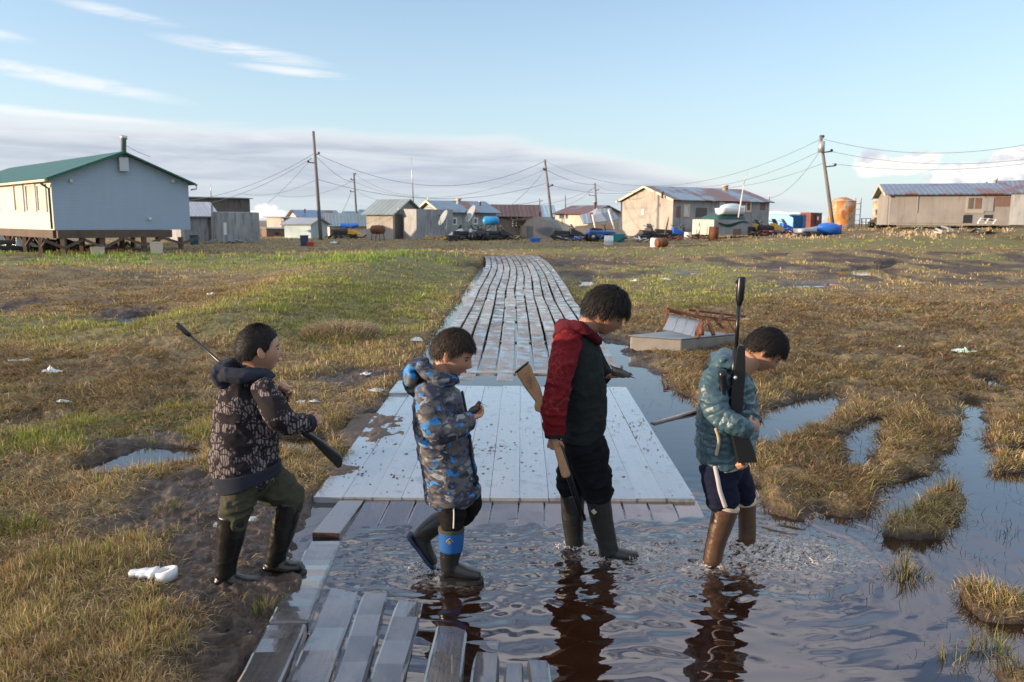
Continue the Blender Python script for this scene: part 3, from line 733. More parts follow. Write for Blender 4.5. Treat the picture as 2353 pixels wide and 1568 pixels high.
# single tufts standing in the water and beside the boards: things of their own
def tuft_obj(px, py, rad, n, hmin, hmax, lean, green, label, group, name='grass_tuft', z=None, wet=0.3, seed=0, bw=.0032):
    g = np.random.default_rng(int(px*7+py*3+seed)); c = G(px, py)
    a = g.uniform(0, 2*math.pi, n); q = np.sqrt(g.uniform(0, 1, n))*rad
    x = c.x+np.cos(a)*q*1.2; y = c.y+np.sin(a)*q
    h0 = fields(x, y)[5]; root = np.stack([x, y, np.maximum(h0, -0.05)-0.004], 1)
    az = a+g.normal(0, .7, n); L = np.abs(g.normal(lean, .35, n)); hh = g.uniform(hmin, hmax, n)*(1-.3*q/rad)
    gp = np.array([[.16, .18, .03], [.22, .23, .05], [.12, .15, .03]]); bp_ = np.array([[.20, .135, .055], [.26, .19, .09], [.11, .07, .035], [.15, .10, .045]])*1.4
    C = np.where((g.uniform(0, 1, n) < green)[:, None], gp[g.integers(0, 3, n)], bp_[g.integers(0, 4, n)])*g.uniform(.7, 1.25, n)[:, None]
    dk = g.uniform(0, 1, n) < wet; C[dk] *= 0.25; L[dk] *= 1.5
    V, F, CC = blades(root, az, L, hh, np.full(n, bw)*g.uniform(.7, 1.3, n), C)
    o = np_mesh(name, V, F, M_grass, None, False, CC)
    return tag(o, label, 'grass tuft', group)
GT = 'grass tufts standing in the flooded ground'
tuft_obj(2085, 1322, .10, 240, .09, .19, .45, .45, 'dense half green sedge tuft standing alone in the water in front of the reddish hummock', GT)
tuft_obj(2030, 1215, .07, 130, .06, .13, .5, .4, 'small yellow green tuft at the left tip of the brown hummock', GT)
tuft_obj(2140, 1190, .17, 420, .07, .15, .8, .15, 'matted brown grass hummock surrounded by water on the right', GT)
tuft_obj(2165, 1150, .09, 200, .11, .19, .3, .45, 'upright yellow green clump on the back of the brown hummock', GT)
tuft_obj(2190, 1520, .045, 60, .10, .22, .35, .6, 'thin sparse tuft standing in dark water near the bottom edge', GT)
tuft_obj(2275, 1490, .06, 170, .10, .23, .35, .65, 'tall yellow green tuft in water near the bottom right corner', GT)
tuft_obj(2240, 1380, .07, 90, .06, .15, .6, .4, 'low tangled tuft in the water above the tall one near the right edge', GT)
tuft_obj(2335, 1400, .12, 200, .05, .13, .7, .4, 'spreading dark tangled tuft in the water at the right edge', GT)
tuft_obj(2340, 1565, .12, 260, .06, .14, .7, .4, 'matted tuft cut by the bottom right corner of the view', GT)
tuft_obj(1905, 1290, .13, 110, .04, .10, .7, .45, 'straggly low tuft in the water right of the brown boots splash', GT)
tuft_obj(1795, 1262, .06, 40, .04, .09, .5, .6, 'few short green blades in the water beside the splash', GT, seed=3)
tuft_obj(1870, 1345, .07, 46, .05, .10, .9, .1, 'dark broken stems lying in the water beyond the reflection', GT)
tuft_obj(2195, 1085, .05, 60, .06, .14, .5, .3, 'reddish stalk clump in the narrow water channel', GT, wet=.1)
tuft_obj(2240, 1180, .10, 50, .05, .13, .9, .2, 'sparse dark stems in open water right of the brown hummock', GT, wet=.7)
tuft_obj(2150, 1240, .08, 60, .05, .12, .8, .3, 'thin dark stems in the water below the brown hummock', GT, wet=.6)
tuft_obj(2320, 1230, .12, 120, .06, .15, .6, .3, 'loose stems and small tuft in the water at the right edge', GT, wet=.5)
tuft_obj(2310, 1100, .10, 200, .06, .13, .6, .3, 'round brown tussock in the water at the right edge', GT)
tuft_obj(1720, 1150, .07, 90, .04, .10, .7, .6, 'small yellow leaved tuft behind the brown boots', GT)
GM = 'grass tufts growing in the mud beside the boards'
tuft_obj(612, 1415, .05, 50, .06, .13, .5, .85, 'bright green tuft growing at the left edge of the nearest planks', GM, wet=.05)
tuft_obj(655, 1390, .03, 24, .04, .10, .5, .85, 'small green tuft by the plank edge near the boy in tall boots', GM, wet=.05)
tuft_obj(752, 1215, .03, 40, .03, .06, .7, .7, 'tiny yellow tuft at the end of the brown plank', GM, wet=.05)
tuft_obj(775, 1060, .10, 160, .08, .16, .6, .8, 'green tuft at the near left corner of the painted platform', GM, wet=.05)
tuft_obj(800, 985, .12, 170, .08, .16, .6, .8, 'leafy green tuft left of the platform beside a puddle', GM, wet=.05)
tuft_obj(700, 990, .08, 120, .08, .15, .6, .7, 'green tuft behind the rifle butt of the boy on the left', GM, wet=.05)
tuft_obj(385, 1190, .06, 60, .07, .13, .6, .75, 'green tuft alone in the churned mud left of the boots', GM, wet=.05)
tuft_obj(400, 1245, .05, 40, .07, .12, .6, .75, 'green tuft in mud just above the white plastic scrap', GM, wet=.05)
tuft_obj(165, 1320, .16, 360, .08, .15, .8, .8, 'thick green tuft patch left of the white plastic scrap', GM, wet=.05)
tuft_obj(30, 1240, .16, 380, .09, .18, .6, .9, 'bright green tuft patch at the left edge of the view', GM, wet=.05)
# broken dark stems standing and lying in the flooded corner
g3 = np.random.default_rng(77); n = 520; cl3 = np.array([(2080, 1300, 150, 60), (2250, 1250, 90, 80), (2290, 1450, 70, 80), (1900, 1330, 90, 40), (2200, 1500, 60, 60), (2050, 1230, 160, 40), (2310, 1150, 60, 60), (1560, 900, 60, 40), (1990, 1030, 20, 40)])
kk = g3.integers(0, 9, n); sx, sy = cl3[kk, 0]+g3.normal(0, 1, n)*cl3[kk, 2], cl3[kk, 1]+g3.normal(0, 1, n)*cl3[kk, 3]
pp = np.array([tuple(G(a, b)) for a, b in zip(sx, np.clip(sy, 860, 1700))]); up_ = fields(pp[:, 0], pp[:, 1])[5] < 0
pp = pp[up_]; n = len(pp); pp[:, 2] = -.004
V, F, CC = blades(pp, g3.uniform(0, 6.28, n), np.abs(g3.normal(1.0, .6, n)), g3.uniform(.015, .085, n)*np.clip(pp[:, 1]/3.5, .8, 1.6), np.full(n, .0026), np.array([[.035, .022, .016], [.07, .045, .025], [.16, .14, .04]])[g3.choice(3, n, p=[.6, .25, .15])])
tag(np_mesh('dead_stems', V, F, M_grass, None, False, CC), kind='stuff')
# dry straw mop on the swell
c_ = G(785, 775, .1)
n = 1400; g2 = np.random.default_rng(5); a_ = g2.uniform(0, 2*math.pi, n); q_ = np.sqrt(g2.uniform(0, 1, n))*0.42
dome = 0.20*np.sqrt(np.clip(1-(q_/.46)**2, 0, 1))
hx_ = fields(np.array([c_.x]), np.array([c_.y]))[5][0]
V, F, CC = blades(np.stack([c_.x+np.cos(a_)*q_*1.35, c_.y+np.sin(a_)*q_, hx_+dome-.02], 1), a_+g2.normal(0, .5, n)+.4, np.abs(g2.normal(1.1, .3, n)), g2.uniform(.10, .26, n), np.full(n, .007), np.array([[.55, .44, .29], [.44, .34, .20], [.30, .22, .13]])[g2.integers(0, 3, n)]*g2.uniform(.7, 1.2, n)[:, None])
tag(np_mesh('straw_tussock', V, F, M_grass, None, False, CC), 'pale dry straw tussock bulging from the grass between the two left boys', 'tussock')
# bits of mud and dead grass dropped on the platform
db = MB(); gd_ = np.random.default_rng(8)
for i in range(380):
    cl = [(1130, 1030, 60, 14), (1180, 1080, 200, 60), (1500, 1000, 60, 60), (1450, 960, 90, 30), (850, 1010, 30, 40), (1150, 1000, 200, 70), (1000, 1090, 200, 40), (800, 1085, 50, 25)][gd_.integers(0, 8)]
    px_, py_ = cl[0]+gd_.normal(0, cl[2]*.5), cl[1]+gd_.normal(0, cl[3]*.5)
    if not (900 < py_ < 1135) or px_ < 930-(py_-883)*.7 or px_ > 1440+(py_-889)*.6: continue
    p_ = G(px_, py_, .037); s_ = gd_.uniform(.002, .008)
    db.ball((p_.x, p_.y, .038), (s_*gd_.uniform(.8, 2.6), s_*gd_.uniform(.6, 1.4), s_*.45), 6, 4, Matrix.Rotation(gd_.uniform(0, 3), 3, 'Z'))
M_mud = M_plain('mud', (.085, .060, .045), .7, .4, 30)
tag(db.build('mud_crumbs', M_mud), kind='stuff')
# mud washed over the left side of the platform
def mud_patch(cx_, cy_, rx, ry, z, name):
    nx, ny = 60, 34; p_ = G(cx_, cy_, z); X_, Y_ = np.meshgrid(np.linspace(-rx, rx, nx), np.linspace(-ry, ry, ny)); X_ = X_+p_.x; Y_ = Y_+p_.y
    e = 1-np.hypot((X_-p_.x)/rx, (Y_-p_.y)/ry)**1.3
    hh = (e+3.0*(fbm(X_*11, Y_*7, 301, 5)-.56))*.022
    V = np.stack([X_.ravel(), Y_.ravel(), np.clip(z+hh.ravel(), z-.012, z+.02)+.010*(vnoise(X_*60, Y_*60, 5).ravel()-.5)], 1)
    i = np.arange(ny-1)[:, None]*nx+np.arange(nx-1)[None, :]
    F = np.stack([i, i+1, i+nx+1, i+nx], -1).reshape(-1, 4)
    return np_mesh(name, V, F, M_mud, None, True)
tag(mud_patch(862, 985, .26, .50, .030, 'mud_patch'), kind='stuff')
tag(mud_patch(772, 1085, .17, .16, .028, 'mud_patch'), kind='stuff')
# ------------------------------------------------------------------ village
def gz(x, y): return float(fields(np.array([float(x)]), np.array([float(y)]))[5][0])
def M_board(name, c0, c1, stain=(0.05, 0.045, 0.04), st=0.5, rough=0.85):
    t = NT(name); v = t.coord('Object'); s_ = t.coord('Object', (5.5, 5.5, 0.28)); n = t.noise(s_, 1.6, 7, 0.65, 0.4)
    c = t.mix(n, c0, c1)
    m = t.ramp(t.noise(t.coord('Object', (3.5, 3.5, .45)), 1.3, 6, .7, .5), [(0.52, 0), (0.68, st)])
    c = t.mix(m, c, stain)
    c = t.mix(1.0, c, t.ramp(t.noise(v, .7, 4), [(.3, .8), (.7, 1.15)]), 'MULTIPLY')
    t.bump(n, 0.4, 0.02)
    return t.set(Base_Color=c, Roughness=rough)
def M_metalroof(name, phi, axis, c0, rust=0.0, rustc=(0.16, 0.055, 0.03), pitch=0.30, rough=0.38):
    t = NT(name); v = t.coord('Object', (1, 1, 1), (0, 0, -phi)); sp = t.node('ShaderNodeSeparateXYZ', i0=v)
    a = sp.outputs[0 if axis == 'B' else 1]
    w = t.math('SINE', t.math('MULTIPLY', a, 2*math.pi/pitch)); seam = t.math('POWER', t.math('ABSOLUTE', w), 8.0)
    sheet = t.node('ShaderNodeTexWhiteNoise', noise_dimensions='1D'); t.link(t.math('FLOOR', t.math('DIVIDE', a, 0.85)), sheet.inputs['W'])
    c = t.mix(t.noise(v, 1.5, 5), tuple(x*.8 for x in c0), tuple(x*1.15 for x in c0))
    c = t.mix(1.0, c, t.ramp(sheet.outputs[0], [(0, .82), (1, 1.12)]), 'MULTIPLY')
    c = t.mix(t.math('MULTIPLY', seam, .35), c, tuple(x*.45 for x in c0))
    if rust:
        r = t.math('ADD', t.noise(v, .35, 6, .6), t.math('MULTIPLY', t.math('SUBTRACT', sheet.outputs[0], .5), .22))
        m = t.ramp(r, [(0.62-rust*.3, 0), (0.70-rust*.3, 1)]); c = t.mix(m, c, rustc)
    t.bump(w, 0.5, 0.02)
    return t.set(Base_Color=c, Roughness=rough, Metallic=0.25, Specular_IOR_Level=.5)
def M_siding(name, c0, pitch=0.11, var=.06):
    t = NT(name); v = t.coord('Object'); sp = t.node('ShaderNodeSeparateXYZ', i0=v)
    f = t.math('FRACT', t.math('DIVIDE', sp.outputs[2], pitch)); sh = t.ramp(f, [(0.0, .62), (0.12, 1.0), (1.0, .94)])
    c = t.mix(t.noise(t.coord('Object', (2, 2, .5)), 2, 5, .6), tuple(x*(1-var) for x in c0), tuple(x*(1+var) for x in c0))
    c = t.mix(1.0, c, sh, 'MULTIPLY'); t.bump(f, .5, .015)
    return t.set(Base_Color=c, Roughness=.55)
M_ply = M_board('weathered_plywood', (.31, .285, .25), (.46, .425, .375), (.14, .125, .11), .5)
M_plygrey = M_board('grey_plywood', (.22, .225, .23), (.38, .385, .385), (.07, .07, .07), .75)
M_plydark = M_board('dark_plywood', (.075, .068, .062), (.16, .145, .13), (.03, .03, .03), .6)
M_plypale = M_board('pale_plywood', (.50, .46, .38), (.66, .60, .50), (.3, .27, .22), .3)
M_plygreen = M_board('faded_green_boards', (.25, .28, .265), (.37, .40, .375), (.10, .10, .09), .6)
M_plyblue = M_board('faded_blue_metal', (.36, .46, .48), (.46, .56, .58), (.3, .33, .33), .3)
M_plybrown = M_board('brown_plywood', (.23, .215, .195), (.33, .31, .285), (.19, .13, .10), .5)
M_plyred = M_board('reddish_dark_boards', (.14, .08, .06), (.24, .15, .12), (.05, .04, .04), .6)
M_glass = NT('window_glass').set(Base_Color=(.10, .13, .15), Roughness=.06, Specular_IOR_Level=.8)
M_glasswhite = M_plain('covered_window', (.55, .66, .66), .4, .1)
M_white = M_plain('white_paint', (.68, .67, .64), .5, .08, 12, bump=.05)
M_cream = M_plain('cream_trim', (.6, .52, .38), .6, .1)
M_beam = M_board('stilt_timber', (.075, .05, .036), (.15, .105, .075), (.05, .035, .03), .4)
M_black = M_plain('black_rubber', (.022, .022, .024), .55, .2)
M_rust = M_plain('rusty_steel', (.17, .065, .032), .75, .45, 14, .2, .3)
M_galv = M_plain('galvanised_metal', (.45, .46, .47), .4, .12, 10, .6)
M_pole = M_board('pole_timber', (.12, .115, .11), (.21, .195, .185), (.09, .06, .05), .4)
M_wire = M_plain('wire', (.13, .14, .15), .6)
M_blue = M_plain('blue_plastic', (.02, .13, .50), .35, .15)
M_red = M_plain('red_plastic', (.42, .035, .02), .4, .15)
M_yellow = M_plain('yellow_plastic', (.60, .33, .02), .4, .15)
M_whitep = M_plain('white_plastic', (.70, .72, .73), .35, .06, 8, bump=.05)
def slab(mb, pts, th, up=Vector((0, 0, 1))):
    n = (pts[1]-pts[0]).cross(pts[3]-pts[0]).normalized()
    if n.z < 0: n = -n
    mb.hexa([p-n*th for p in pts]+[p for p in pts])
class Bld:
    def __init__(s, name, label, cat, pxL, pxC, pxR, Y, ye, yr, phi, gable, wall, roofm, yb=None, zb=None, LA=None, LB=None, over=.25, th=.07, group=None, trim=None, ye2=None, roof='gable', floor=None):
        al_ = math.atan2((pxC-CX)/FX, math.cos(R_(PITCH))); s.phi = phi = R_(phi)-al_
        if callable(roofm): roofm = roofm(phi)
        s.b = Vector((math.cos(phi), math.sin(phi), 0)); s.a = Vector((-math.sin(phi), math.cos(phi), 0))
        C = P(pxC, 520, Y); s.z0 = zb if zb is not None else (P(pxC, yb, Y).z if yb else village_z(pxC)-.05)
        s.C = Vector((C.x, Y, s.z0))
        def solve(px, d):
            r = ray(px, 510); k = r[0]/r[1]; return (k*s.C.y-s.C.x)/(d.x-k*d.y)
        s.LA = LA or solve(pxL, s.a); s.LB = LB or solve(pxR, s.b); print('BLD', name, round(s.LA, 1), round(s.LB, 1))
        if not (.3 < s.LA < 30): s.LA = 5
        if not (.3 < s.LB < 30): s.LB = 8
        s.ze = P(pxC, ye, Y).z
        if gable == 'A': m = s.C+s.a*s.LA/2
        else: m = s.C+s.b*s.LB/2
        s.zr = P(0, yr, m.y).z if yr else s.ze
        # ray height does not depend on px apart from the roll
        s.zr = (P(proj(m.x, m.y, 2.0)[0], yr, m.y).z if yr else s.ze)
        s.root = empty(name, s.C, 0); tag(s.root, label, cat, group); s.wallm = wall
        h = s.ze; hr = s.zr; A_, B_ = s.a*s.LA, s.b*s.LB; c0 = s.C
        def pt(u, v, z): q = c0+s.b*u+s.a*v; return Vector((q.x, q.y, z))
        s.pt = pt; U, V = s.LB, s.LA
        mb = MB(); z0 = s.z0
        if roof == 'gable' and gable == 'A':
            v0 = [pt(0, 0, z0), pt(U, 0, z0), pt(U, V, z0), pt(0, V, z0), pt(0, 0, h), pt(U, 0, h), pt(U, V, h), pt(0, V, h), pt(0, V/2, hr), pt(U, V/2, hr)]
            mb.add(v0, [(0, 1, 5, 4), (2, 3, 7, 6), (3, 0, 4, 8, 7), (1, 2, 6, 9, 5), (3, 2, 1, 0), (4, 5, 9, 8), (8, 9, 6, 7)])
        elif roof == 'gable':
            v0 = [pt(0, 0, z0), pt(U, 0, z0), pt(U, V, z0), pt(0, V, z0), pt(0, 0, h), pt(U, 0, h), pt(U, V, h), pt(0, V, h), pt(U/2, 0, hr), pt(U/2, V, hr)]
            mb.add(v0, [(1, 2, 6, 5), (3, 0, 4, 7), (0, 1, 5, 8, 4), (2, 3, 7, 9, 6), (3, 2, 1, 0), (4, 8, 9, 7), (8, 5, 6, 9)])
        else:
            v0 = [pt(0, 0, z0), pt(U, 0, z0), pt(U, V, z0), pt(0, V, z0), pt(0, 0, h), pt(U, 0, h), pt(U, V, hr), pt(0, V, hr)]
            mb.hexa(v0)
        mb.build('wall', wall, s.root)
        if roofm:
            mb = MB(); o = over; e = .012
            if roof == 'gable' and gable == 'A':
                k = (hr-h)/(V/2)
                slab(mb, [pt(-o, -o, h-o*k+th+e), pt(U+o, -o, h-o*k+th+e), pt(U+o, V/2, hr+th+e), pt(-o, V/2, hr+th+e)], th)
                slab(mb, [pt(-o, V/2+.004, hr+th+e), pt(U+o, V/2+.004, hr+th+e), pt(U+o, V+o, h-o*k+th+e), pt(-o, V+o, h-o*k+th+e)], th)
            elif roof == 'gable':
                k = (hr-h)/(U/2)
                slab(mb, [pt(-o, -o, h-o*k+th+e), pt(U/2, -o, hr+th+e), pt(U/2, V+o, hr+th+e), pt(-o, V+o, h-o*k+th+e)], th)
                slab(mb, [pt(U/2+.004, -o, hr+th+e), pt(U+o, -o, h-o*k+th+e), pt(U+o, V+o, h-o*k+th+e), pt(U/2+.004, V+o, hr+th+e)], th)
            else:
                k = (hr-h)/V
                slab(mb, [pt(-o, -o, h-o*k+th+e), pt(U+o, -o, h-o*k+th+e), pt(U+o, V+o, hr+o*k+th+e), pt(-o, V+o, hr+o*k+th+e)], th)
            s.roof = mb.build('roof', roofm, s.root)
            if trim:
                mb = MB()
                if gable == 'B' and roof == 'gable':
                    mb.beam(pt(-o, -o-.02, h-o*k+th*.2), pt(U/2, -o-.02, hr+th*.2), .05, .22, s.a); mb.beam(pt(U/2, -o-.02, hr+th*.2), pt(U+o, -o-.02, h-o*k+th*.2), .05, .22, s.a)
                elif roof == 'gable':
                    mb.beam(pt(-o-.02, -o, h-o*k+th*.2), pt(-o-.02, V/2, hr+th*.2), .16, .05, s.b); mb.beam(pt(-o-.02, V/2, hr+th*.2), pt(-o-.02, V+o, h-o*k+th*.2), .16, .05, s.b)
                mb.build('fascia', trim, s.root)
    def face(s, w, u, z, out=0.0):     # w 'A' or 'B', metres along, absolute height over base
        if w == 'B': q = s.C+s.b*u-s.a*out
        else: q = s.C+s.a*u-s.b*out
        return Vector((q.x, q.y, s.z0+z))
    def px_u(s, w, px):
        d = s.b if w == 'B' else s.a; r = ray(px, 510); k = r[0]/r[1]; return (k*s.C.y-s.C.x)/(d.x-k*d.y)
    def panel(s, name, w, px0, px1, y0, y1, mat, depth=.04, pane=None, frame=.08, label=None):
        """a window, door or patch on a wall given its outline as seen: px from..to, top y0, bottom y1"""
        u0, u1 = sorted((s.px_u(w, px0), s.px_u(w, px1))); um = (u0+u1)/2; f = s.face(w, um, 0)
        zt = P(proj(f.x, f.y, 1.5)[0], y0, f.y).z-s.z0; zb_ = P(proj(f.x, f.y, 1.5)[0], y1, f.y).z-s.z0
        n = -s.a if w == 'B' else -s.b; al = s.b if w == 'B' else s.a
        mb = MB()
        if pane:
            for (a0, a1, b0, b1) in ((u0, u1, zt-frame, zt), (u0, u1, zb_, zb_+frame), (u0, u0+frame, zb_+frame, zt-frame), (u1-frame, u1, zb_+frame, zt-frame)):
                q = s.face(w, (a0+a1)/2, (b0+b1)/2, depth/2); mb.box(q, (a1-a0, depth, b1-b0), Matrix.Rotation(s.phi+(0 if w == 'B' else math.pi/2), 3, 'Z'))
            o = mb.build(name, mat, s.root)
            mb = MB(); q = s.face(w, um, (zt+zb_)/2, depth*.2); mb.box(q, (u1-u0-frame*1.98, depth*.3, zt-zb_-frame*1.98), Matrix.Rotation(s.phi+(0 if w == 'B' else math.pi/2), 3, 'Z'))
            mb.build('pane', pane, o)
        else:
            q = s.face(w, um, (zt+zb_)/2, depth/2); mb.box(q, (u1-u0, depth, zt-zb_), Matrix.Rotation(s.phi+(0 if w == 'B' else math.pi/2), 3, 'Z'))
            o = mb.build(name, mat, s.root)
        if label: o['label'] = label
        return o
    def stack(s, px, y0, y1, r=.09, mat=None, dv=.35, name='chimney'):   # chimney: seen from y1 (roof) up to y0
        q = s.C+s.a*s.LA*dv; q = Vector((0, q.y, 0)); a_, b_ = P(px, y1+4, q.y), P(px, y0, q.y)
        mb = MB(); mb.tube([a_, a_.lerp(b_, .8), a_.lerp(b_, .81), b_], [r, r, r*1.35, r*1.35], 10); return mb.build(name, mat or M_galv, s.root, True)
# ---- the big house on stilts
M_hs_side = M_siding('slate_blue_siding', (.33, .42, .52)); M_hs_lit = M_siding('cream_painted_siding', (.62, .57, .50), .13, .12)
M_green = lambda phi: M_metalroof('green_metal_roof', phi, 'A', (.008, .10, .072), 0, rough=.45, pitch=.6)
M_greentrim = M_plain('green_trim', (.006, .085, .055), .45, .1)
H1 = Bld('stilt_house', 'large slate blue sided house with green metal roof standing on braced timber stilts', 'house', 0, 126, 437, 38, 409, 353, 16, 'B', M_hs_side, M_green, zb=P(126, 529, 38).z, LA=19, over=.30, th=.09, trim=M_greentrim)
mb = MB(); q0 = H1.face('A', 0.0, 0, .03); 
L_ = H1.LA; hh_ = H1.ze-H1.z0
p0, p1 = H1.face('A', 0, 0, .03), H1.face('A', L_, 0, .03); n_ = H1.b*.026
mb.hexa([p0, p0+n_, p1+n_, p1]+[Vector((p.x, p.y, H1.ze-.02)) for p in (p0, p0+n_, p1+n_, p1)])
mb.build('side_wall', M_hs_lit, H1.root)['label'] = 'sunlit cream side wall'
for x0, x1 in ((40, 62), (67, 90), (93, 114), (-22, 4), (-70, -48)):
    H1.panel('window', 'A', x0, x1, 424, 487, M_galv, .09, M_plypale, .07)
H1.panel('vent_box', 'B', 279, 300, 363, 394, M_galv, .25)
H1.panel('door_mat_light', 'B', 340, 345, 500, 505, M_white, .2).name = 'light_fitting'
for x_ in (169, 401): H1.panel('light_fitting', 'B', x_-3, x_+3, 412, 420, M_cream, .12)
H1.stack(284, 312, 352, .13, dv=.25)
mb = MB(); p = H1.face('A', .25, 0, .06); mb.tube([p+Vector((0, 0, .05)), p+Vector((0, 0, hh_-.5)), p+Vector((0, 0, hh_-.35))-H1.b*.2, p+Vector((0, 0, hh_-.25))-H1.b*.35], .05, 8); mb.build('downpipe', M_greentrim, H1.root, True)
mb = MB(); e_ = H1.pt(H1.LB+.30, -.3, H1.ze-.12); mb.tube([e_, e_+Vector((0, 0, -.18)), H1.pt(H1.LB+.08, -.1, H1.ze-.35)], .045, 8); mb.build('downpipe', M_white, H1.root, True)
for (s_, e_) in ((-.3, .02), ):
    mb = MB(); mb.beam(H1.pt(-.33, -.3, H1.ze-.13), H1.pt(-.33, L_, H1.ze-.13), .10, .10); mb.build('gutter', M_cream, H1.root)
zf = H1.z0
mb = MB(); mb.beam(H1.pt(0.1, .1, zf-.20), H1.pt(H1.LB-1.0, .1, zf-.20), .25, .38); mb.build('floor_beam', M_beam, H1.root)
mb = MB(); mb.beam(H1.pt(.1, .3, zf-.20), H1.pt(.1, L_, zf-.20), .25, .38); mb.build('floor_beam', M_beam, H1.root)
for v_ in (3.0, 6.5):
    mb = MB(); mb.beam(H1.pt(0.4, v_, zf-.20), H1.pt(H1.LB-.3, v_, zf-.20), .22, .36); mb.build('floor_beam', M_beam, H1.root)
posts = [(u, .1) for u in (.35, 2.1, 4.1, 6.0)]+[(.1, v) for v in (2.6, 5.2, 8.2, 11.5)]+[(u, 3.0) for u in (2.1, 4.1, 6.0)]+[(u, 6.5) for u in (2.1, 4.1, 6.0)]
for (u, v) in posts:
    p = H1.pt(u, v, 0); zg = gz(p.x, p.y); mb = MB(); mb.beam((p.x, p.y, zg-.1), (p.x, p.y, zf-.39), .20, .20, (0, 1, 0)); mb.build('stilt_post', M_beam, H1.root)
    d = H1.b if v in (.1, 3.0, 6.5) and u > .2 else H1.a
    for sg in ((-1, 1) if v == .1 or u == .1 else ()):
        mb = MB(); mb.beam(Vector((p.x, p.y, zg+.35))-H1.a*.12, Vector((p.x, p.y, zf-.42))+d*sg*.95-H1.a*.12, .13, .05, H1.a); mb.build('brace', M_beam, H1.root)
# ---- helper for the rest
def MR(n, phi_, ax, c, rust=0, **k): return lambda phi: M_metalroof(n, phi, ax, c, rust, **k)
b = Bld('long_house', 'long dark flat roofed building behind the grey plywood box', 'building', 380, 430, 576, 72, 455, 450, 8, 'B', M_plydark, MR('dark_flat_roof', 8, 'B', (.16, .16, .17)), LA=7, roof='shed')
b.panel('opening', 'B', 534, 548, 490, 500, M_black, .02)
b = Bld('metal_roof_shed', 'grey shed with pale ribbed metal roof between stilt house and plywood box', 'shed', 400, 425, 498, 56, 497, 466, 10, 'A', M_plygrey, MR('pale_ribbed_roof', 10, 'B', (.42, .43, .47), pitch=.5), zb=P(425, 556, 56).z, LA=6)
b.panel('door', 'B', 478, 486, 500, 552, M_plydark, .05)
b = Bld('plywood_box', 'tall streaked grey plywood box with pale sunlit left side, right of the stilt house', 'shed', 491, 511, 596, 52, 488, 487, 20, 'B', M_plygrey, None, zb=P(511, 557, 52).z, roof='shed')
b.panel('patch', 'B', 513, 520, 512, 540, M_white, .01)
mb = MB(); mb.beam(P(489, 556, 53), P(487, 471, 53), .10); mb.build('post', M_ply, b.root)
# huts between
b = Bld('fish_hut', 'low dark hut with square hole right of the plywood box', 'hut', 600, 612, 652, 70, 527, 525, 12, 'B', M_plyred, MR('hut_roof', 12, 'B', (.35, .36, .38)), roof='shed', over=.1); b.panel('hole', 'B', 632, 640, 534, 541, M_black, .02)
b = Bld('small_house', 'small tan house with brown door left of the blue metal shed', 'house', 628, 652, 700, 82, 502, 500, 25, 'B', M_ply, MR('tan_house_roof', 25, 'B', (.25, .22, .2), .3), roof='shed', LA=4); b.panel('door', 'B', 646, 651, 508, 535, M_white, .03)
b = Bld('distant_house', 'distant house with bright blue rust streaked roof behind the leaning power pole', 'house', 662, 690, 782, 100, 501, 484, 18, 'A', M_plypale, MR('blue_rust_roof', 18, 'B', (.15, .27, .42), .5), over=.4)
b.stack(700, 480, 486, .12)
b = Bld('blue_metal_shed', 'pale blue sheet metal shed with low gable beside the tall leaning pole', 'shed', 653, 714, 752, 64, 515, 503, 48, 'B', M_plyblue, MR('blue_shed_roof', 48, 'A', (.33, .36, .40), pitch=.4))
b = Bld('distant_cabin', 'distant cream cabin with blue roof peeking over the tarp shed', 'cabin', 784, 800, 835, 110, 499, 487, 20, 'A', M_plypale, MR('cabin_roof', 20, 'B', (.17, .28, .4)))
b = Bld('distant_cabin', 'distant second cream gable left of the open shed roof', 'cabin', 822, 835, 880, 120, 495, 483, 20, 'A', M_plypale, MR('cabin_roof2', 20, 'B', (.17, .28, .4)))
b = Bld('tarp_shed', 'shed with grey metal roof and a blue tarp hung under its eave', 'shed', 750, 757, 843, 70, 517, 492, 6, 'A', M_plypale, MR('tarp_shed_roof', 6, 'B', (.26, .33, .35)))
b.panel('opening', 'B', 759, 800, 527, 545, M_plydark, .03)
V = []; nx = 14
for i in range(nx+1):
    t_ = i/nx; px_ = 780+(823-780)*t_
    for j in range(5):
        s_ = j/4; p_ = P(px_, 513+(8+5*math.sin(t_*3.1))*s_+math.sin(i*1.9)*.5*s_, 69.6-.25*math.sin(s_*3)*.6); V.append(p_)
F = [(i*5+j, i*5+j+1, (i+1)*5+j+1, (i+1)*5+j) for i in range(nx) for j in range(4)]
o = np_mesh('tarp', np.array([tuple(v) for v in V]), F, M_blue, None, True); m_ = o.modifiers.new('s', 'SOLIDIFY'); m_.thickness = .02
tag(o, 'bright blue tarp sagging under the eave of the grey roofed shed', 'tarp')
b = Bld('open_shed', 'large weathered shed with silvery gable roof, rusty barrel stove at its front', 'shed', 842, 903, 968, 62, 490, 460, 52, 'B', M_ply, MR('open_shed_roof', 52, 'A', (.28, .33, .33), pitch=.45), over=.35)
b.panel('doorway', 'B', 908, 926, 493, 548, M_plydark, .05)
b.stack(917, 480, 488, .1, dv=.2)
b = Bld('plywood_box', 'wide grey plywood box shed with narrow sunlit left side at the middle of the village', 'shed', 926, 957, 1041, 60, 481, 480, 22, 'B', M_plygrey, None, roof='shed')
b = Bld('long_blue_roof_house', 'long faded green house with blue metal roof behind two satellite dishes', 'house', 960, 1018, 1140, 68, 487, 463, 25, 'A', M_plygreen, MR('long_blue_roof', 25, 'B', (.17, .27, .36), .35, pitch=.35), over=.35, trim=M_cream)
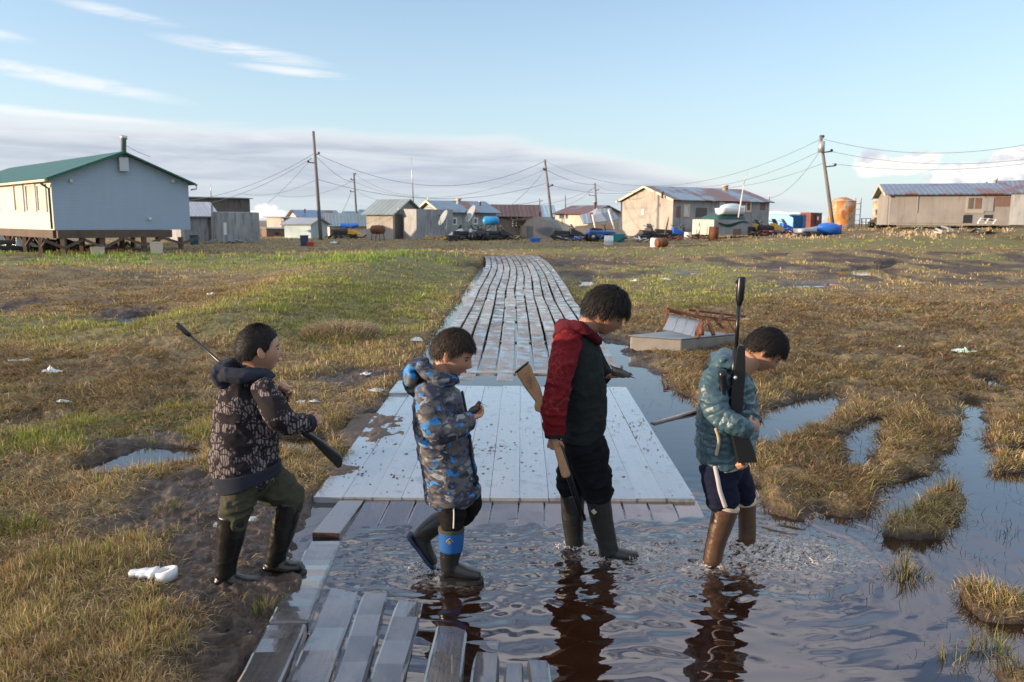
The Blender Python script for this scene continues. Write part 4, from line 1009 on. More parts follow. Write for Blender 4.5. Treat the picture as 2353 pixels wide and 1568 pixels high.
b.panel('window', 'B', 1038, 1050, 500, 518, M_white, .05, M_glass, .12); b.panel('window', 'B', 1085, 1098, 500, 516, M_white, .05, M_glass, .12)
b.stack(1054, 456, 465, .2, M_white); b.stack(1103, 463, 470, .1)
b = Bld('brown_roof_house', 'dark house with maroon brown metal roof left of the dome hut', 'house', 1112, 1118, 1240, 76, 495, 472, 6, 'A', M_plydark, MR('maroon_roof', 6, 'B', (.14, .09, .09), pitch=.4))
b.panel('window', 'B', 1177, 1188, 505, 522, M_cream, .05, M_glass, .1)
b = Bld('pale_roof_house', 'house with pale blue roof behind the dome hut', 'house', 1190, 1200, 1275, 84, 498, 473, 6, 'A', M_plygreen, MR('pale_blue_roof', 6, 'B', (.30, .45, .55), pitch=.4))
b = Bld('rust_roof_house', 'cream house with rusty metal roof behind the leaning sheets', 'house', 1276, 1350, 1430, 70, 492, 474, 60, 'B', M_plypale, MR('rust_roof', 60, 'A', (.20, .25, .32), .75), over=.3)
b.panel('window', 'A', 1289, 1296, 502, 518, M_cream, .05, M_glass, .1); b.stack(1367, 462, 478, .1, dv=.1)
b = Bld('large_house', 'large weathered board house with long blue metal roof patched by rust, right of centre', 'house', 1426, 1546, 1766, 62, 459, 430, 43, 'A', M_plygrey, MR('large_house_roof', 43, 'B', (.24, .35, .44), .72, pitch=.42), over=.3, trim=M_cream)
LH = b
p0, p1 = b.face('A', .02, 0, .03), b.face('A', b.LA-.02, 0, .03); mB = MB(); pm = b.face('A', b.LA/2, 0, .03); nn = b.b*.025
f5 = [Vector((p0.x, p0.y, b.z0+.05)), Vector((p1.x, p1.y, b.z0+.05)), Vector((p1.x, p1.y, b.ze-.02)), Vector((pm.x, pm.y, b.zr-.03)), Vector((p0.x, p0.y, b.ze-.02))]
mB.add(f5+[v_+nn for v_ in f5], [(0, 1, 2, 3, 4), (9, 8, 7, 6, 5), (0, 5, 6, 1), (1, 6, 7, 2), (2, 7, 8, 3), (3, 8, 9, 4), (4, 9, 5, 0)]); mB.build('gable_cladding', M_ply, b.root)['label'] = 'tan plywood gable wall'
b.panel('window', 'A', 1475, 1480, 481, 494, M_white, .07, M_black, .10)
b.panel('window', 'B', 1569, 1583, 470, 499, M_cream, .06, M_glasswhite, .15); b.panel('boarded_opening', 'B', 1598, 1623, 478, 499, M_plydark, .03)
b.panel('door', 'B', 1651, 1664, 463, 500, M_glasswhite, .04); b.panel('window', 'B', 1711, 1724, 463, 488, M_cream, .06, M_plyred, .15)
b.panel('rusty_patch', 'B', 1745, 1757, 467, 483, M_plyred, .02); b.panel('patch', 'B', 1553, 1563, 474, 500, M_plyred, .02)
b.stack(1667, 426, 434, .22, M_cream, dv=.3); b.stack(1522, 440, 452, .09, M_plydark, dv=.05)
# box shed with tarp in front of it
b = Bld('box_shed', 'low pale plywood box with green tarp and boat on top before the large house', 'shed', 1592, 1641, 1719, 50, 505, 504, 40, 'B', M_plygrey, None, zb=P(1641, 540, 50).z, roof='shed')
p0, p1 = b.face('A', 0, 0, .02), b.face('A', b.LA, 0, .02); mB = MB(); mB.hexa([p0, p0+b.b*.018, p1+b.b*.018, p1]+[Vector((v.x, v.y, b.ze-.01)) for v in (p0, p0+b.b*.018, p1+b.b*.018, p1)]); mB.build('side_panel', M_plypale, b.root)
b.panel('opening', 'B', 1686, 1704, 526, 540, M_plyred, .02)
bx = b
mb = MB(); nB = 16; Vt = []
for i in range(nB+1):
    t_ = i/nB
    for j in range(7):
        s_ = j/6; u_ = bx.LB*(.12+.9*t_); v_ = bx.LA*(.9*s_)-.06; z_ = bx.ze+.04+.55*math.sin(math.pi*min(1, t_*1.0))**.7*math.sin(math.pi*(.25+.6*s_))+.05*math.sin(i*.9+j)
        if j == 0: z_ = bx.ze-.15-.30*math.sin(t_*3+.6)**2
        Vt.append(tuple(bx.pt(u_, v_, z_)))
F = [(i*7+j, (i+1)*7+j, (i+1)*7+j+1, i*7+j+1) for i in range(nB) for j in range(6)]
o = np_mesh('tarp', np.array(Vt), F, M_plain('dark_green_tarp', (.015, .07, .06), .5, .3), None, True); o.modifiers.new('s', 'SOLIDIFY').thickness = .03; tag(o, 'dark green tarp draped over the top of the low plywood box', 'tarp')
# right: containers, tanks, long house
M_contblue = M_metalroof('blue_container', R_(40), 'B', (.012, .13, .33), .15, pitch=.25); M_contred = M_metalroof('red_container', R_(28), 'B', (.19, .035, .03), .1, pitch=.25)
b = Bld('shipping_container', 'blue shipping container with pale teal top left of the red container', 'container', 1768, 1842, 1852, 74, 495, 494, 62, 'B', M_contblue, MR('teal_roof', 62, 'A', (.03, .28, .36)), over=.02, roof='shed')
b.panel('door', 'B', 1843, 1851, 497, 522, M_contblue, .05)
b = Bld('shipping_container', 'dark red shipping container between blue container and leaning pole', 'container', 1838, 1862, 1888, 84, 491, 490, 48, 'B', M_contred, MR('red_roof', 48, 'A', (.15, .03, .03)), over=.02, roof='shed')
b.panel('door', 'B', 1874, 1887, 494, 515, M_contred, .06); b.panel('label_plate', 'B', 1876, 1880, 498, 506, M_white, .08)
def M_tank():
    t = NT('rusty_orange_tank'); v = t.coord('Object'); n = t.noise(v, .9, 7, .65, .4); c = t.mix(t.noise(v, 3, 4), (.46, .16, .025), (.56, .23, .05))
    c = t.mix(t.ramp(n, [(.46, 0), (.54, .9)]), c, (.44, .41, .35)); c = t.mix(t.ramp(t.noise(v, 1.7, 7, .7), [(.55, 0), (.62, .8)]), c, (.22, .075, .03))
    return t.set(Base_Color=c, Roughness=.6)
M_tk = M_tank()
def tank(px0, px1, yt, yb, Y, label):
    c_ = P((px0+px1)/2, yb, Y); zt = P((px0+px1)/2, yt+4, Y).z; r = (P(px1, yb, Y).x-P(px0, yb, Y).x)/2
    e = tag(empty('storage_tank', c_), label, 'tank', 'orange storage tanks'); mb = MB(); c0 = Vector((c_.x, c_.y+r, c_.z-.2))
    zs = np.linspace(0, zt-c_.z+.2, 6); mb.tube([c0+Vector((0, 0, z)) for z in zs], [r]*6, 40); mb.build('tank_body', M_tk, e, True)
    top = c0+Vector((0, 0, zs[-1])); mb = MB(); mb.tube([top+Vector((0, 0, .01)), top+Vector((0, 0, .05)), top+Vector((0, 0, .35))], [r*1.02, r*1.02, .25], 40); mb.build('tank_roof', M_tk, e, True)
    for k_ in (.33, .66):
        mb = MB(); z_ = c0.z+zs[-1]*k_; mb.tube([Vector((c0.x, c0.y, z_)), Vector((c0.x, c0.y, z_+.07))], r*1.012, 40, False); mb.build('seam', M_tk, e, True)
    mb = MB(); a_ = math.radians(-35); lx, ly = c0.x+math.cos(a_)*(r+.15), c0.y+math.sin(a_)*(r+.15)
    for dx in (-.2, .2): mb.beam((lx+dx, ly, c0.z), (lx+dx, ly, top.z+.3), .05)
    for z_ in np.arange(c0.z+.3, top.z, .4): mb.beam((lx-.2, ly, z_), (lx+.2, ly, z_), .03)
    mb.build('ladder', M_tk, e)
tank(1914, 1974, 460, 523, 58, 'orange storage tank flaking with pale patches right of the leaning pole')
tank(2016, 2070, 461, 522, 66, 'plain orange storage tank half hidden behind the long plywood house')
b = Bld('long_plywood_house', 'long brown plywood house with grey metal roof at the right edge of the village', 'house', 2028, 2042, 2322, 50, 447, 426, 7, 'A', M_plybrown, MR('long_house_roof', -4, 'B', (.17, .21, .27), .18, pitch=.3), zb=P(2042, 517, 50).z, over=.35, trim=M_cream, LA=7)
b.panel('patched_board', 'B', 2216, 2258, 452, 490, M_ply, .04); b.panel('boarded_window', 'B', 2221, 2232, 455, 480, M_plydark, .07); b.panel('boarded_window', 'B', 2236, 2250, 455, 480, M_plyred, .07)
b.panel('door', 'B', 2257, 2279, 455, 486, M_plygrey, .05); b.panel('boarded_window', 'B', 2281, 2320, 452, 474, M_plyred, .06); b.panel('hole', 'B', 2214, 2233, 494, 513, M_black, .02); b.panel('hole', 'B', 2260, 2280, 494, 508, M_black, .02); b.panel('board', 'B', 2104, 2106, 452, 490, M_ply, .04)
b.panel('skirting', 'B', 2045, 2212, 495, 513, M_plybrown, .05)
b.stack(2287, 410, 430, .12, M_white, dv=.3); b.stack(2266, 418, 430, .06, M_galv, dv=.4)
b2 = Bld('metal_roof_annex', 'annex with wide grey metal roof at the far right behind the stained shed', 'building', 2290, 2300, 2420, 56, 444, 418, 6, 'A', M_plybrown, MR('annex_roof', -4, 'B', (.17, .21, .27), .05, pitch=.3), LA=7)
b = Bld('stained_shed', 'pale mould stained plywood shed cut by the right edge of the view', 'shed', 2318, 2323, 2420, 42, 447, 445, 4, 'B', M_plygrey, MR('stained_shed_roof', -2, 'B', (.1, .1, .1)), zb=P(2323, 517, 42).z, roof='shed', over=.05)
# dome hut: rounded tarpaper hut
def dome_hut():
    Y = 60; x0, x1 = P(1196, 540, Y).x, P(1272, 540, Y).x; z0 = village_z(1230)-.05; zt = P(1234, 498, Y).z; w_ = x1-x0
    e = tag(empty('dome_hut', ((x0+x1)/2, Y, z0)), 'rounded dark grey tarpaper hut like half a barrel beside the centre pole', 'hut')
    pr = [(-.5, 0), (-.47, .48), (-.33, .80), (-.12, .98), (.06, 1.0), (.30, .82), (.46, .5), (.5, 0)]; mb = MB(); n = len(pr)
    vs = [((x0+x1)/2+a*w_, Y+.12*a, z0+c*(zt-z0)) for a, c in pr]+[((x0+x1)/2+a*w_+.9, Y+3.2, z0+c*(zt-z0)) for a, c in pr]
    mb.add(vs, [tuple(range(n))[::-1], tuple(n+k for k in range(n))]+[(k, k+1, n+k+1, n+k) for k in range(n-1)]); mb.build('shell', M_board('tarpaper', (.14, .145, .15), (.22, .225, .23), (.08, .08, .08), .4), e)
    mb = MB(); mb.box(((x0+x1)/2-w_*.40, Y-.08, z0+.5), (.5, .06, 1.0)); mb.build('door', M_plydark, e)
    mb = MB(); mb.tube([((x0+x1)/2+w_*.1, Y+1.5, zt-.1), ((x0+x1)/2+w_*.1, Y+1.5, zt+.35)], .07, 8); mb.build('chimney', M_rust, e)
dome_hut()
# ---- poles and lines
def pole(base, top, Y, r, label, lamp=None, arm=None):
    a_, b_ = P(*base, Y), P(*top, Y); a_.z -= .5
    e = tag(empty('power_pole', a_), label, 'power pole', 'leaning power poles'); mb = MB(); mb.tube([a_, a_.lerp(b_, .5), b_], [r*.95, r*.82, r*.62], 12); mb.build('pole', M_pole, e, True)
    if arm:
        for (dx, y_) in arm:
            p_ = a_.lerp(b_, 1-(y_-top[1])/(base[1]-top[1])); mb = MB(); mb.beam(p_, p_+Vector((dx, -.1, .06)), .10, .07); mb.ball(p_+Vector((dx, -.1, .12)), .09, 8, 5); mb.build('cross_arm', M_dark, e)
    if lamp:
        p_ = P(*lamp, Y); mb = MB(); mb.tube([p_+Vector((0, -.25, .3)), p_+Vector((0, -.25, -.35))], .2, 12); mb.build('transformer', M_galv, e, True)
pole((738, 552), (720, 302), 58, .15, 'tallest dark power pole leaning left beside the blue metal shed', arm=[(-.5, 370), (.3, 352)])
pole((821, 520), (813, 398), 92, .14, 'thin power pole behind the tarp shed', arm=[(-.5, 438), (-.35, 413), (.2, 402)])
pole((1274, 545), (1252, 367), 66, .13, 'power pole leaning left beside the dome hut', arm=[(.35, 424), (-.2, 390)])
pole((1372, 490), (1367, 421), 112, .16, 'distant power pole rising behind the rusty roof', arm=[(-.9, 447), (.4, 436)])
pole((1918, 522), (1885, 311), 50, .13, 'tall power pole leaning left beside the orange tank', lamp=(1884, 338), arm=[(.6, 377), (.5, 347), (.1, 318)])
pole((1300, 490), (1299, 449), 150, .13, 'tiny far pole right of the centre pole'); pole((1241, 490), (1240, 457), 130, .12, 'tiny far pole behind the pale blue roof', arm=[(.4, 462)])
def mast(px0, y0, px1, y1, Y, r, label, name='antenna_mast', m=None):
    mb = MB(); mb.tube([P(px0, y0, Y), P(px0, y0, Y).lerp(P(px1, y1, Y), .6), P(px1, y1, Y)], [r, r*.8, r*.3], 8); tag(mb.build(name, m or M_galv, None, True), label, 'antenna mast' if 'antenna' in name else 'pole')
mast(950, 470, 945, 362, 80, .06, 'thin tall radio antenna mast rising behind the open shed'); mast(985, 468, 984, 448, 75, .07, 'short pipe mast with box above the blue roof')
mast(485, 452, 484, 422, 70, .04, 'thin antenna above the dark flat roofed building'); mast(1697, 500, 1709, 424, 49, .05, 'slanting white pole leaning above the low plywood box', 'leaning_pole', M_white)
mast(1709, 424, 1719, 392, 49, .02, 'whip aerial slanting above the blue house roof', 'antenna_mast'); mast(2105, 0, 2105, 0, 60, .01, 'x') if False else None
mast(1768, 460, 1767, 445, 60, .04, 'short bent mast at the right end of the large house roof')
def wire(a_, b_, sag, label, Ya=58, Yb=58, n=22, r=.013):
    A_, B_ = P(*a_, Ya), P(*b_, Yb); pts = []
    for i in range(n+1):
        t_ = i/n; p_ = A_.lerp(B_, t_); p_.z -= sag*4*t_*(1-t_); pts.append(p_)
    mb = MB(); rr = [r*max(1, p.y/55) for p in pts]; mb.tube(pts, rr, 5); tag(mb.build('power_line', M_wire, None, True), label, 'wire', 'overhead wires of the village')
wire((720, 354), (300, 462), 1.2, 'upper wire from the tallest pole sagging left behind the green roof', 58, 62)
wire((716, 364), (300, 480), 1.2, 'lower wire from the tallest pole sagging left behind the green roof', 58, 62)
wire((716, 364), (616, 466), .15, 'thin stay running steeply down left from the tallest pole', 58, 70)
wire((726, 353), (1251, 371), 2.1, 'long top wire sagging between tallest pole and centre pole', 58, 66)
wire((727, 360), (815, 420), .4, 'wire from the tallest pole to the thin pole behind it', 58, 92)
wire((728, 412), (1254, 422), 1.3, 'low wire sagging between tallest pole and centre pole', 58, 66)
wire((727, 413), (560, 446), .5, 'low faint wire left of the tallest pole', 58, 80)
wire((815, 400), (962, 450), .6, 'wire falling right from the thin pole to the antenna mast', 92, 80)
wire((815, 418), (1252, 390), 2.0, 'deep sagging wire from thin pole to centre pole', 92, 66)
wire((814, 414), (640, 450), .8, 'faint wire running left from the thin pole', 92, 110)
wire((808, 440), (784, 492), .1, 'short stay falling left from the thin pole', 92, 100)
wire((816, 436), (905, 465), .3, 'short wire from the thin pole to the open shed roof', 92, 66)
wire((1253, 370), (1886, 320), 2.4, 'long top wire sagging from centre pole to the leaning pole by the tank', 66, 50)
wire((1254, 390), (1369, 424), .4, 'wire from the centre pole to the distant pole behind rusty roof', 66, 112)
wire((1254, 390), (1172, 473), .2, 'stay falling left from the centre pole to the brown roof', 66, 74)
wire((1259, 424), (1480, 440), .4, 'low wire from the centre pole into the large house', 66, 64)
wire((1369, 424), (1480, 430), .6, 'faint wire from the distant pole to the large house roof', 112, 66)
wire((1366, 430), (1300, 470), .5, 'short drooping wire left of the distant pole', 112, 140)
wire((1366, 432), (1244, 470), .4, 'faint wire from the distant pole to the far tiny pole', 112, 130)
wire((1240, 462), (1130, 470), .3, 'faint far wire above the brown roof', 130, 130)
wire((1885, 347), (1560, 430), .7, 'second wire from the tank pole down to the large house roof', 50, 66)
wire((1890, 376), (1600, 432), .5, 'third wire from the tank pole down to the large house roof', 50, 64)
wire((1884, 347), (1770, 455), .6, 'slack service wire drooping from tank pole to the large house end', 50, 60)
wire((1888, 319), (2420, 320), .8, 'top wire crossing the sky right of the tank pole', 50, 44)
wire((1904, 347), (2420, 358), .6, 'middle wire crossing the sky right of the tank pole', 50, 44)
wire((1912, 376), (2420, 368), .45, 'lowest wire crossing the sky right of the tank pole', 50, 44)
wire((290, 335), (345, 360), .05, 'thin stay from the stove pipe to the green roof', 40, 41, r=.012)
# ------------------------------------------------------------------ things lying about the village
def gp(px, Y, dz=0.0):
    r = ray(px, 520); x = r[0]/r[1]*Y; return Vector((x, Y, gz(x, Y)+dz))
M_dish = M_plain('dull_dish_paint', (.26, .30, .31), .6, .1)
def satellite_dish(px, py, Y, r, label):
    c_ = P(px, py, Y); g_ = gp(px, Y+.4); e = tag(empty('satellite_dish', g_), label, 'satellite dish', 'satellite dishes')
    ax = Vector((-.80, -.36, .42)).normalized(); q = ax.to_track_quat('Z', 'Y').to_matrix(); mb = MB(); n = 20
    vs = []; 
    for j in range(6):
        rr = r*j/5
        for k in range(n): vs.append(c_+q @ Vector((rr*math.cos(2*math.pi*k/n), rr*math.sin(2*math.pi*k/n), .28*r*(j/5)**2)))
    mb.add(vs, [(j*n+k, j*n+(k+1) % n, (j+1)*n+(k+1) % n, (j+1)*n+k) for j in range(5) for k in range(n)])
    o = mb.build('dish', M_dish, e, True); o.modifiers.new('s', 'SOLIDIFY').thickness = .03
    mb = MB(); mb.tube([g_-Vector((0, 0, .2)), c_-ax*.1], .05, 8); mb.build('mast', M_galv, e, True)
    mb = MB(); mb.beam(c_+q @ Vector((0, -r*.9, .2*r)), c_+ax*r*.8, .03); mb.box(c_+ax*r*.8, (.1, .1, .12)); mb.build('feed_horn', M_dark, e)
satellite_dish(1023, 503, 58, .62, 'left satellite dish in front of the faded green house'); satellite_dish(1086, 494, 58, .68, 'right higher satellite dish in front of the faded green house')
def barrel_stove(px, Y):
    g_ = gp(px, Y); e = tag(empty('barrel_stove', g_), 'rusty oil drum lying on a tall leg stand before the open shed', 'barrel'); c_ = P(px, 528, Y); mb = MB(); a_ = Vector((.8, -.6, 0))
    ds = [-.48, -.45, -.16, -.14, .14, .16, .45, .48]; mb.tube([c_+a_*d for d in ds], [.28, .30, .30, .315, .315, .30, .30, .28], 18); mb.build('drum', M_rust, e, True)
    for sx in (-.35, .35):
        for sy in (-.2, .2): mb = MB(); p_ = c_+a_*sx+Vector((.6*sy, .8*sy, -.2)); mb.beam(p_, (p_.x+sx*.2, p_.y, g_.z-.05), .05); mb.build('leg', M_rust, e)
barrel_stove(868, 56)
def drum(px, Y, mat, label, lay=False, r=.29, h=.85, name='oil_drum', group=None):
    g_ = gp(px, Y); mb = MB(); hs = [0, .02, h*.33, h*.35, h*.65, h*.67, h-.02, h]; rr = [r*.97, r, r, r*1.04, r*1.04, r, r, r*.97]
    if lay: a_ = Vector((.9, .3, .05)).normalized(); mb.tube([g_+Vector((0, 0, r))+a_*(x-h/2) for x in hs], rr, 16)
    else: mb.tube([g_+Vector((0.03*x, 0, x-.03)) for x in hs], rr, 16)
    tag(mb.build(name, mat, None, True), label, 'drum' if 'drum' in name else 'bucket', group)
drum(1640, 48, M_rust, 'rusty oil drum standing before the low plywood box')
drum(1581, 0+50, M_white, 'white bucket among the clutter right of the large house gable', r=.22, h=.5, name='bucket'); drum(1399, 46, M_whitep, 'white bucket in the clutter left of the large house', r=.26, h=.55, name='bucket')
drum(1507, 44, M_whitep, 'white tub in the dry grass before the large house gable', r=.28, h=.5, name='bucket'); drum(1521, 43.5, M_rust, 'rusty drum lying beside the white tub in dry grass', True, .25, .6)
def fuel_tank(px, py, Y, label):
    c_ = P(px, py, Y); g_ = gp(px, Y); e = tag(empty('fuel_tank', g_), label, 'tank'); mb = MB(); L = .62
    mb.tube([c_+Vector((d, 0, 0)) for d in (-L, -L+.06, -L+.2, L-.2, L-.06, L)], [.05, .25, .33, .33, .25, .05], 16); mb.build('tank_body', M_plain('bright_blue_paint', (.02, .25, .55), .4), e, True)
    for d in (-.4, .4):
        for s_ in (-.25, .25): mb = MB(); mb.beam(c_+Vector((d, s_, -.25)), (c_.x+d*1.1, c_.y+s_*1.1, g_.z-.05), .06); mb.build('leg', M_beam, e)
fuel_tank(1128, 508, 60, 'bright blue round ended fuel tank on a stand by the faded green house')
def snowmobile(px, Y, az, cowl, label, group='snowmobiles parked among the huts'):
    g_ = gp(px, Y); e = tag(empty('snowmobile', g_, az), label, 'snowmobile', group); M = Matrix.Rotation(az, 3, 'Z')
    def W(x, y, z): return g_+M @ Vector((x, y, z))
    mb = MB(); vs = [(-1.2, .22, .12), (1.2, .22, .12), (-1.2, .22, .42), (.4, .22, .46)]
    mb.hexa([W(-1.25, -.22, .08), W(.35, -.22, .08), W(.35, .22, .08), W(-1.25, .22, .08), W(-1.35, -.22, .34), W(.45, -.22, .36), W(.45, .22, .36), W(-1.35, .22, .34)]); mb.build('track', M_black, e, bevel=.05)
    mb = MB(); mb.hexa([W(-1.2, -.2, .36), W(0, -.2, .37), W(0, .2, .37), W(-1.2, .2, .36), W(-1.15, -.16, .66), W(-.1, -.18, .60), W(-.1, .18, .60), W(-1.15, .16, .66)]); mb.build('seat', M_black, e, bevel=.05)
    mb = MB(); mb.hexa([W(-.05, -.32, .3), W(1.15, -.25, .22), W(1.15, .25, .22), W(-.05, .32, .3), W(.0, -.24, .80), W(.75, -.18, .52), W(.75, .18, .52), W(0, .24, .80)]); mb.build('cowl', cowl, e, bevel=.06)
    mb = MB(); mb.hexa([W(.28, -.2, .70), W(.34, -.2, .70), W(.34, .2, .70), W(.28, .2, .70), W(.02, -.16, 1.05), W(.06, -.16, 1.05), W(.06, .16, 1.05), W(.02, .16, 1.05)]); mb.build('windshield', M_glass, e)
    for s_ in (-1, 1): mb = MB(); mb.tube([W(.1, .4*s_, .05), W(1.15, .4*s_, .05), W(1.4, .4*s_, .18), W(1.45, .4*s_, .26)], .05, 6); mb.beam(W(.7, .4*s_, .08), W(.6, .22*s_, .38), .05); mb.build('ski', M_dark, e)
    mb = MB(); mb.tube([W(.0, -.36, .92), W(.05, 0, .86), W(.0, .36, .92)], .025, 6); mb.build('handlebar', M_black, e)
def atv(px, Y, az, body, label, group='four wheelers parked among the houses'):
    g_ = gp(px, Y); e = tag(empty('four_wheeler', g_, az), label, 'quad bike', group); M = Matrix.Rotation(az, 3, 'Z')
    def W(x, y, z): return g_+M @ Vector((x, y, z))
    for sx in (-.62, .62):
        for sy in (-.42, .42): mb = MB(); mb.tube([W(sx, sy-.13, .28), W(sx, sy-.11, .28), W(sx, sy+.11, .28), W(sx, sy+.13, .28)], [.2, .28, .28, .2], 14); o = mb.build('wheel', M_black, e, True); mb = MB(); mb.tube([W(sx, sy-.14, .28), W(sx, sy+.14, .28)], .11, 10); mb.build('rim', M_galv, o, True)
    mb = MB(); mb.hexa([W(-.9, -.3, .42), W(.9, -.3, .42), W(.9, .3, .42), W(-.9, .3, .42), W(-.8, -.34, .66), W(.85, -.3, .62), W(.85, .3, .62), W(-.8, .34, .66)]); mb.build('body', body, e, bevel=.06)
    mb = MB(); mb.hexa([W(-.7, -.16, .66), W(.15, -.14, .66), W(.15, .14, .66), W(-.7, .16, .66), W(-.6, -.14, .84), W(.1, -.1, .78), W(.1, .1, .78), W(-.6, .14, .84)]); mb.build('seat', M_black, e, bevel=.04)
    mb = MB(); mb.tube([W(.35, 0, .6), W(.25, 0, .95)], .04, 6); mb.tube([W(.2, -.36, 1.02), W(.25, 0, .96), W(.2, .36, 1.02)], .025, 6); mb.build('handlebar', M_black, e)
    mb = MB(); [mb.beam(W(x, -.3, .72), W(x, .3, .72), .03) for x in (.5, .62, .74, .86)]; mb.build('rack', M_dark, e)
for a_ in [(1060, 57, 2.6, M_whitep, 'white cowled snowmobile left in the row before the green house'), (1080, 55, .3, M_whitep, 'snowmobile with white nose pointing right before the green house'), (1106, 57, .2, M_black, 'black snowmobile right of the white nosed one'), (1128, 58, 2.9, M_plain('grey_plastic', (.2, .22, .25), .4), 'grey snowmobile under the blue fuel tank'),
           (1148, 57, .4, M_black, 'black snowmobile nearest the wood frame pile'), (1310, 54, .2, M_black, 'dark snowmobile at the left end of the leaning sheets clutter'), (1490, 52, 1.0, M_black, 'dark snowmobile standing at the large house gable'), (1545, 53, .1, M_blue, 'blue nosed snowmobile beside the large house corner'),
           (1572, 55, 2.7, M_black, 'black snowmobile near the low plywood box'), (1735, 52, .3, M_yellow, 'yellow snowmobile right of the low plywood box'), (1752, 55, 2.6, M_black, 'black snowmobile behind the yellow one'), (1775, 52, .5, M_yellow, 'second yellow nosed snowmobile before the blue container'), (1795, 55, .2, M_blue, 'dark blue snowmobile before the blue container'),
           (35, 43, .5, M_whitep, 'white snowmobile under the stilt house'), (90, 45, 2.4, M_yellow, 'yellow snowmobile in the shade under the stilt house'), (130, 44, .3, M_black, 'black snowmobile under the stilt house corner'), (800, 66, .1, M_yellow, 'snowmobile with yellow cowl under the tarp shed')]: snowmobile(*a_)
atv(2026, 62, .3, M_dark, 'dark four wheeler parked left of the long plywood house'); atv(1100, 54, 1.8, M_dark, 'four wheeler among the snowmobiles before the green house'); atv(1380, 50, .2, M_blue, 'blue four wheeler half hidden in the clutter before the leaning sheets')
atv(60, 47, .6, M_red, 'red four wheeler behind posts under the stilt house')
# blue covered boat at the tank pole
def boat(px, Y, az, L, mat, label, cover=None, dz=0):
    g_ = gp(px, Y, dz); M = Matrix.Rotation(az, 3, 'Z'); e = tag(empty('boat', g_, az), label, 'boat'); mb = MB(); n = 9; vs = []
    for i in range(n):
        t_ = i/(n-1); w_ = .42*(1-(max(0, t_-.45)/.55)**2.2)+.02; x_ = (t_-.5)*L; zk = .0+.25*max(0, t_-.6)**1.5; zt = .42+.18*t_**2
        for (yy, zz) in ((-w_, zt), (-w_*.75, zk+.12), (0, zk), (w_*.75, zk+.12), (w_, zt)): vs.append(g_+M @ Vector((x_, yy, zz)))
    mb.add(vs, [(i*5+k, (i+1)*5+k, (i+1)*5+k+1, i*5+k+1) for i in range(n-1) for k in range(4)]+[(0, 1, 2, 3, 4)]); o = mb.build('hull', mat, e, True); o.modifiers.new('s', 'SOLIDIFY').thickness = .03
    mb = MB(); [mb.beam(g_+M @ Vector((x_*L, -.36, .34)), g_+M @ Vector((x_*L, .36, .34)), .2, .03) for x_ in (-.2, .08)]; mb.build('bench', mat, e)
    if cover:
        mb = MB(); mb.ball(g_+M @ Vector((0, 0, .42)), (L*.47, .42, .30), 14, 8, M); mb.build('cover', cover, e, True)
boat(1904, 48, -.1, 1.5, M_blue, 'boat under a bright blue cover at the foot of the leaning pole', M_blue)
boat(1862, 48, .3, 1.7, M_galv, 'grey aluminium skiff lying in dry grass left of the blue covered boat'); boat(45, 44.5, -.4, 2.2, M_galv, 'grey boat hull lying under the stilt house')
boat(1680, bx.C.y+1.0, .35, 1.9, M_whitep, 'white boat upside on top of the low plywood box', M_glasswhite, dz=0)
bb = [o for o in col.objects if o.get('label') == 'white boat upside on top of the low plywood box'][0]; bb.location.z = bx.ze+.30; bb['label'] = 'white covered boat resting on top of the low plywood box'
# leaning metal sheets and posts in the middle
def sheet(pxs, Y, mat, label, name='metal_sheet', tilt=.8):
    pts = [P(x, y, Y+(tilt if i in (2, 3) else 0)) for i, (x, y) in enumerate(pxs)]; mb = MB(); slab(mb, pts, .04); tag(mb.build(name, mat), label, name.replace('_', ' '))
sheet([(1340, 515), (1368, 512), (1362, 488), (1332, 494)], 56, MR('leaning_sheet_metal', 10, 'B', (.30, .38, .45), .2)(.1), 'pale blue metal sheet leaning left of the grey one')
sheet([(1362, 512), (1395, 508), (1372, 478), (1352, 490)], 56.5, M_galv, 'plain grey metal sheet leaning in the middle of the clutter')
sheet([(1390, 508), (1424, 504), (1404, 478), (1375, 480)], 57, MR('leaning_sheet_metal2', 10, 'B', (.28, .33, .38), .1)(.1), 'ribbed metal sheet leaning right of the grey one')
sheet([(1318, 542), (1412, 540), (1420, 512), (1322, 520)], 55.5, M_board('stained_box_boards', (.12, .10, .08), (.20, .17, .13), (.25, .13, .04), .6), 'dark stained wooden box side below the leaning sheets', 'wooden_panel', .6)
for (x0, y0, x1, y1, l_) in ((1361, 493, 1371, 540, 'white post leaning left of the pair before the leaning sheets'), (1398, 482, 1416, 540, 'white post leaning right of the pair before the leaning sheets'), (1528, 540, 1537, 498, 'dark stick leaning against the large house gable'), (1602, 540, 1612, 515, 'white stick leaning at the low plywood box')): mast(x0, y0, x1, y1, 50, .06, l_, 'leaning_pole', M_white if 'white' in l_ else M_beam)
def pile(px, Y, n, W_, mats, label, name='scrap_pile', s=.3):
    """a heap that reads as one mass of scrap"""
    g_ = gp(px, Y); r_ = random.Random(int(px)); e = MB()
    for i in range(n):
        c_ = g_+Vector((r_.uniform(-W_, W_), r_.uniform(-.4, .4), r_.uniform(.02, .28))); M = Euler((r_.uniform(-.5, .5), r_.uniform(-.5, .5), r_.uniform(0, 3))).to_matrix(); e.box(c_, (r_.uniform(.3, 1)*s*2, r_.uniform(.2, .6)*s, r_.uniform(.08, .3)*s), M, .02)
    return tag(e.build(name, mats, bevel=.01), label, 'scrap pile', None, 'stuff')
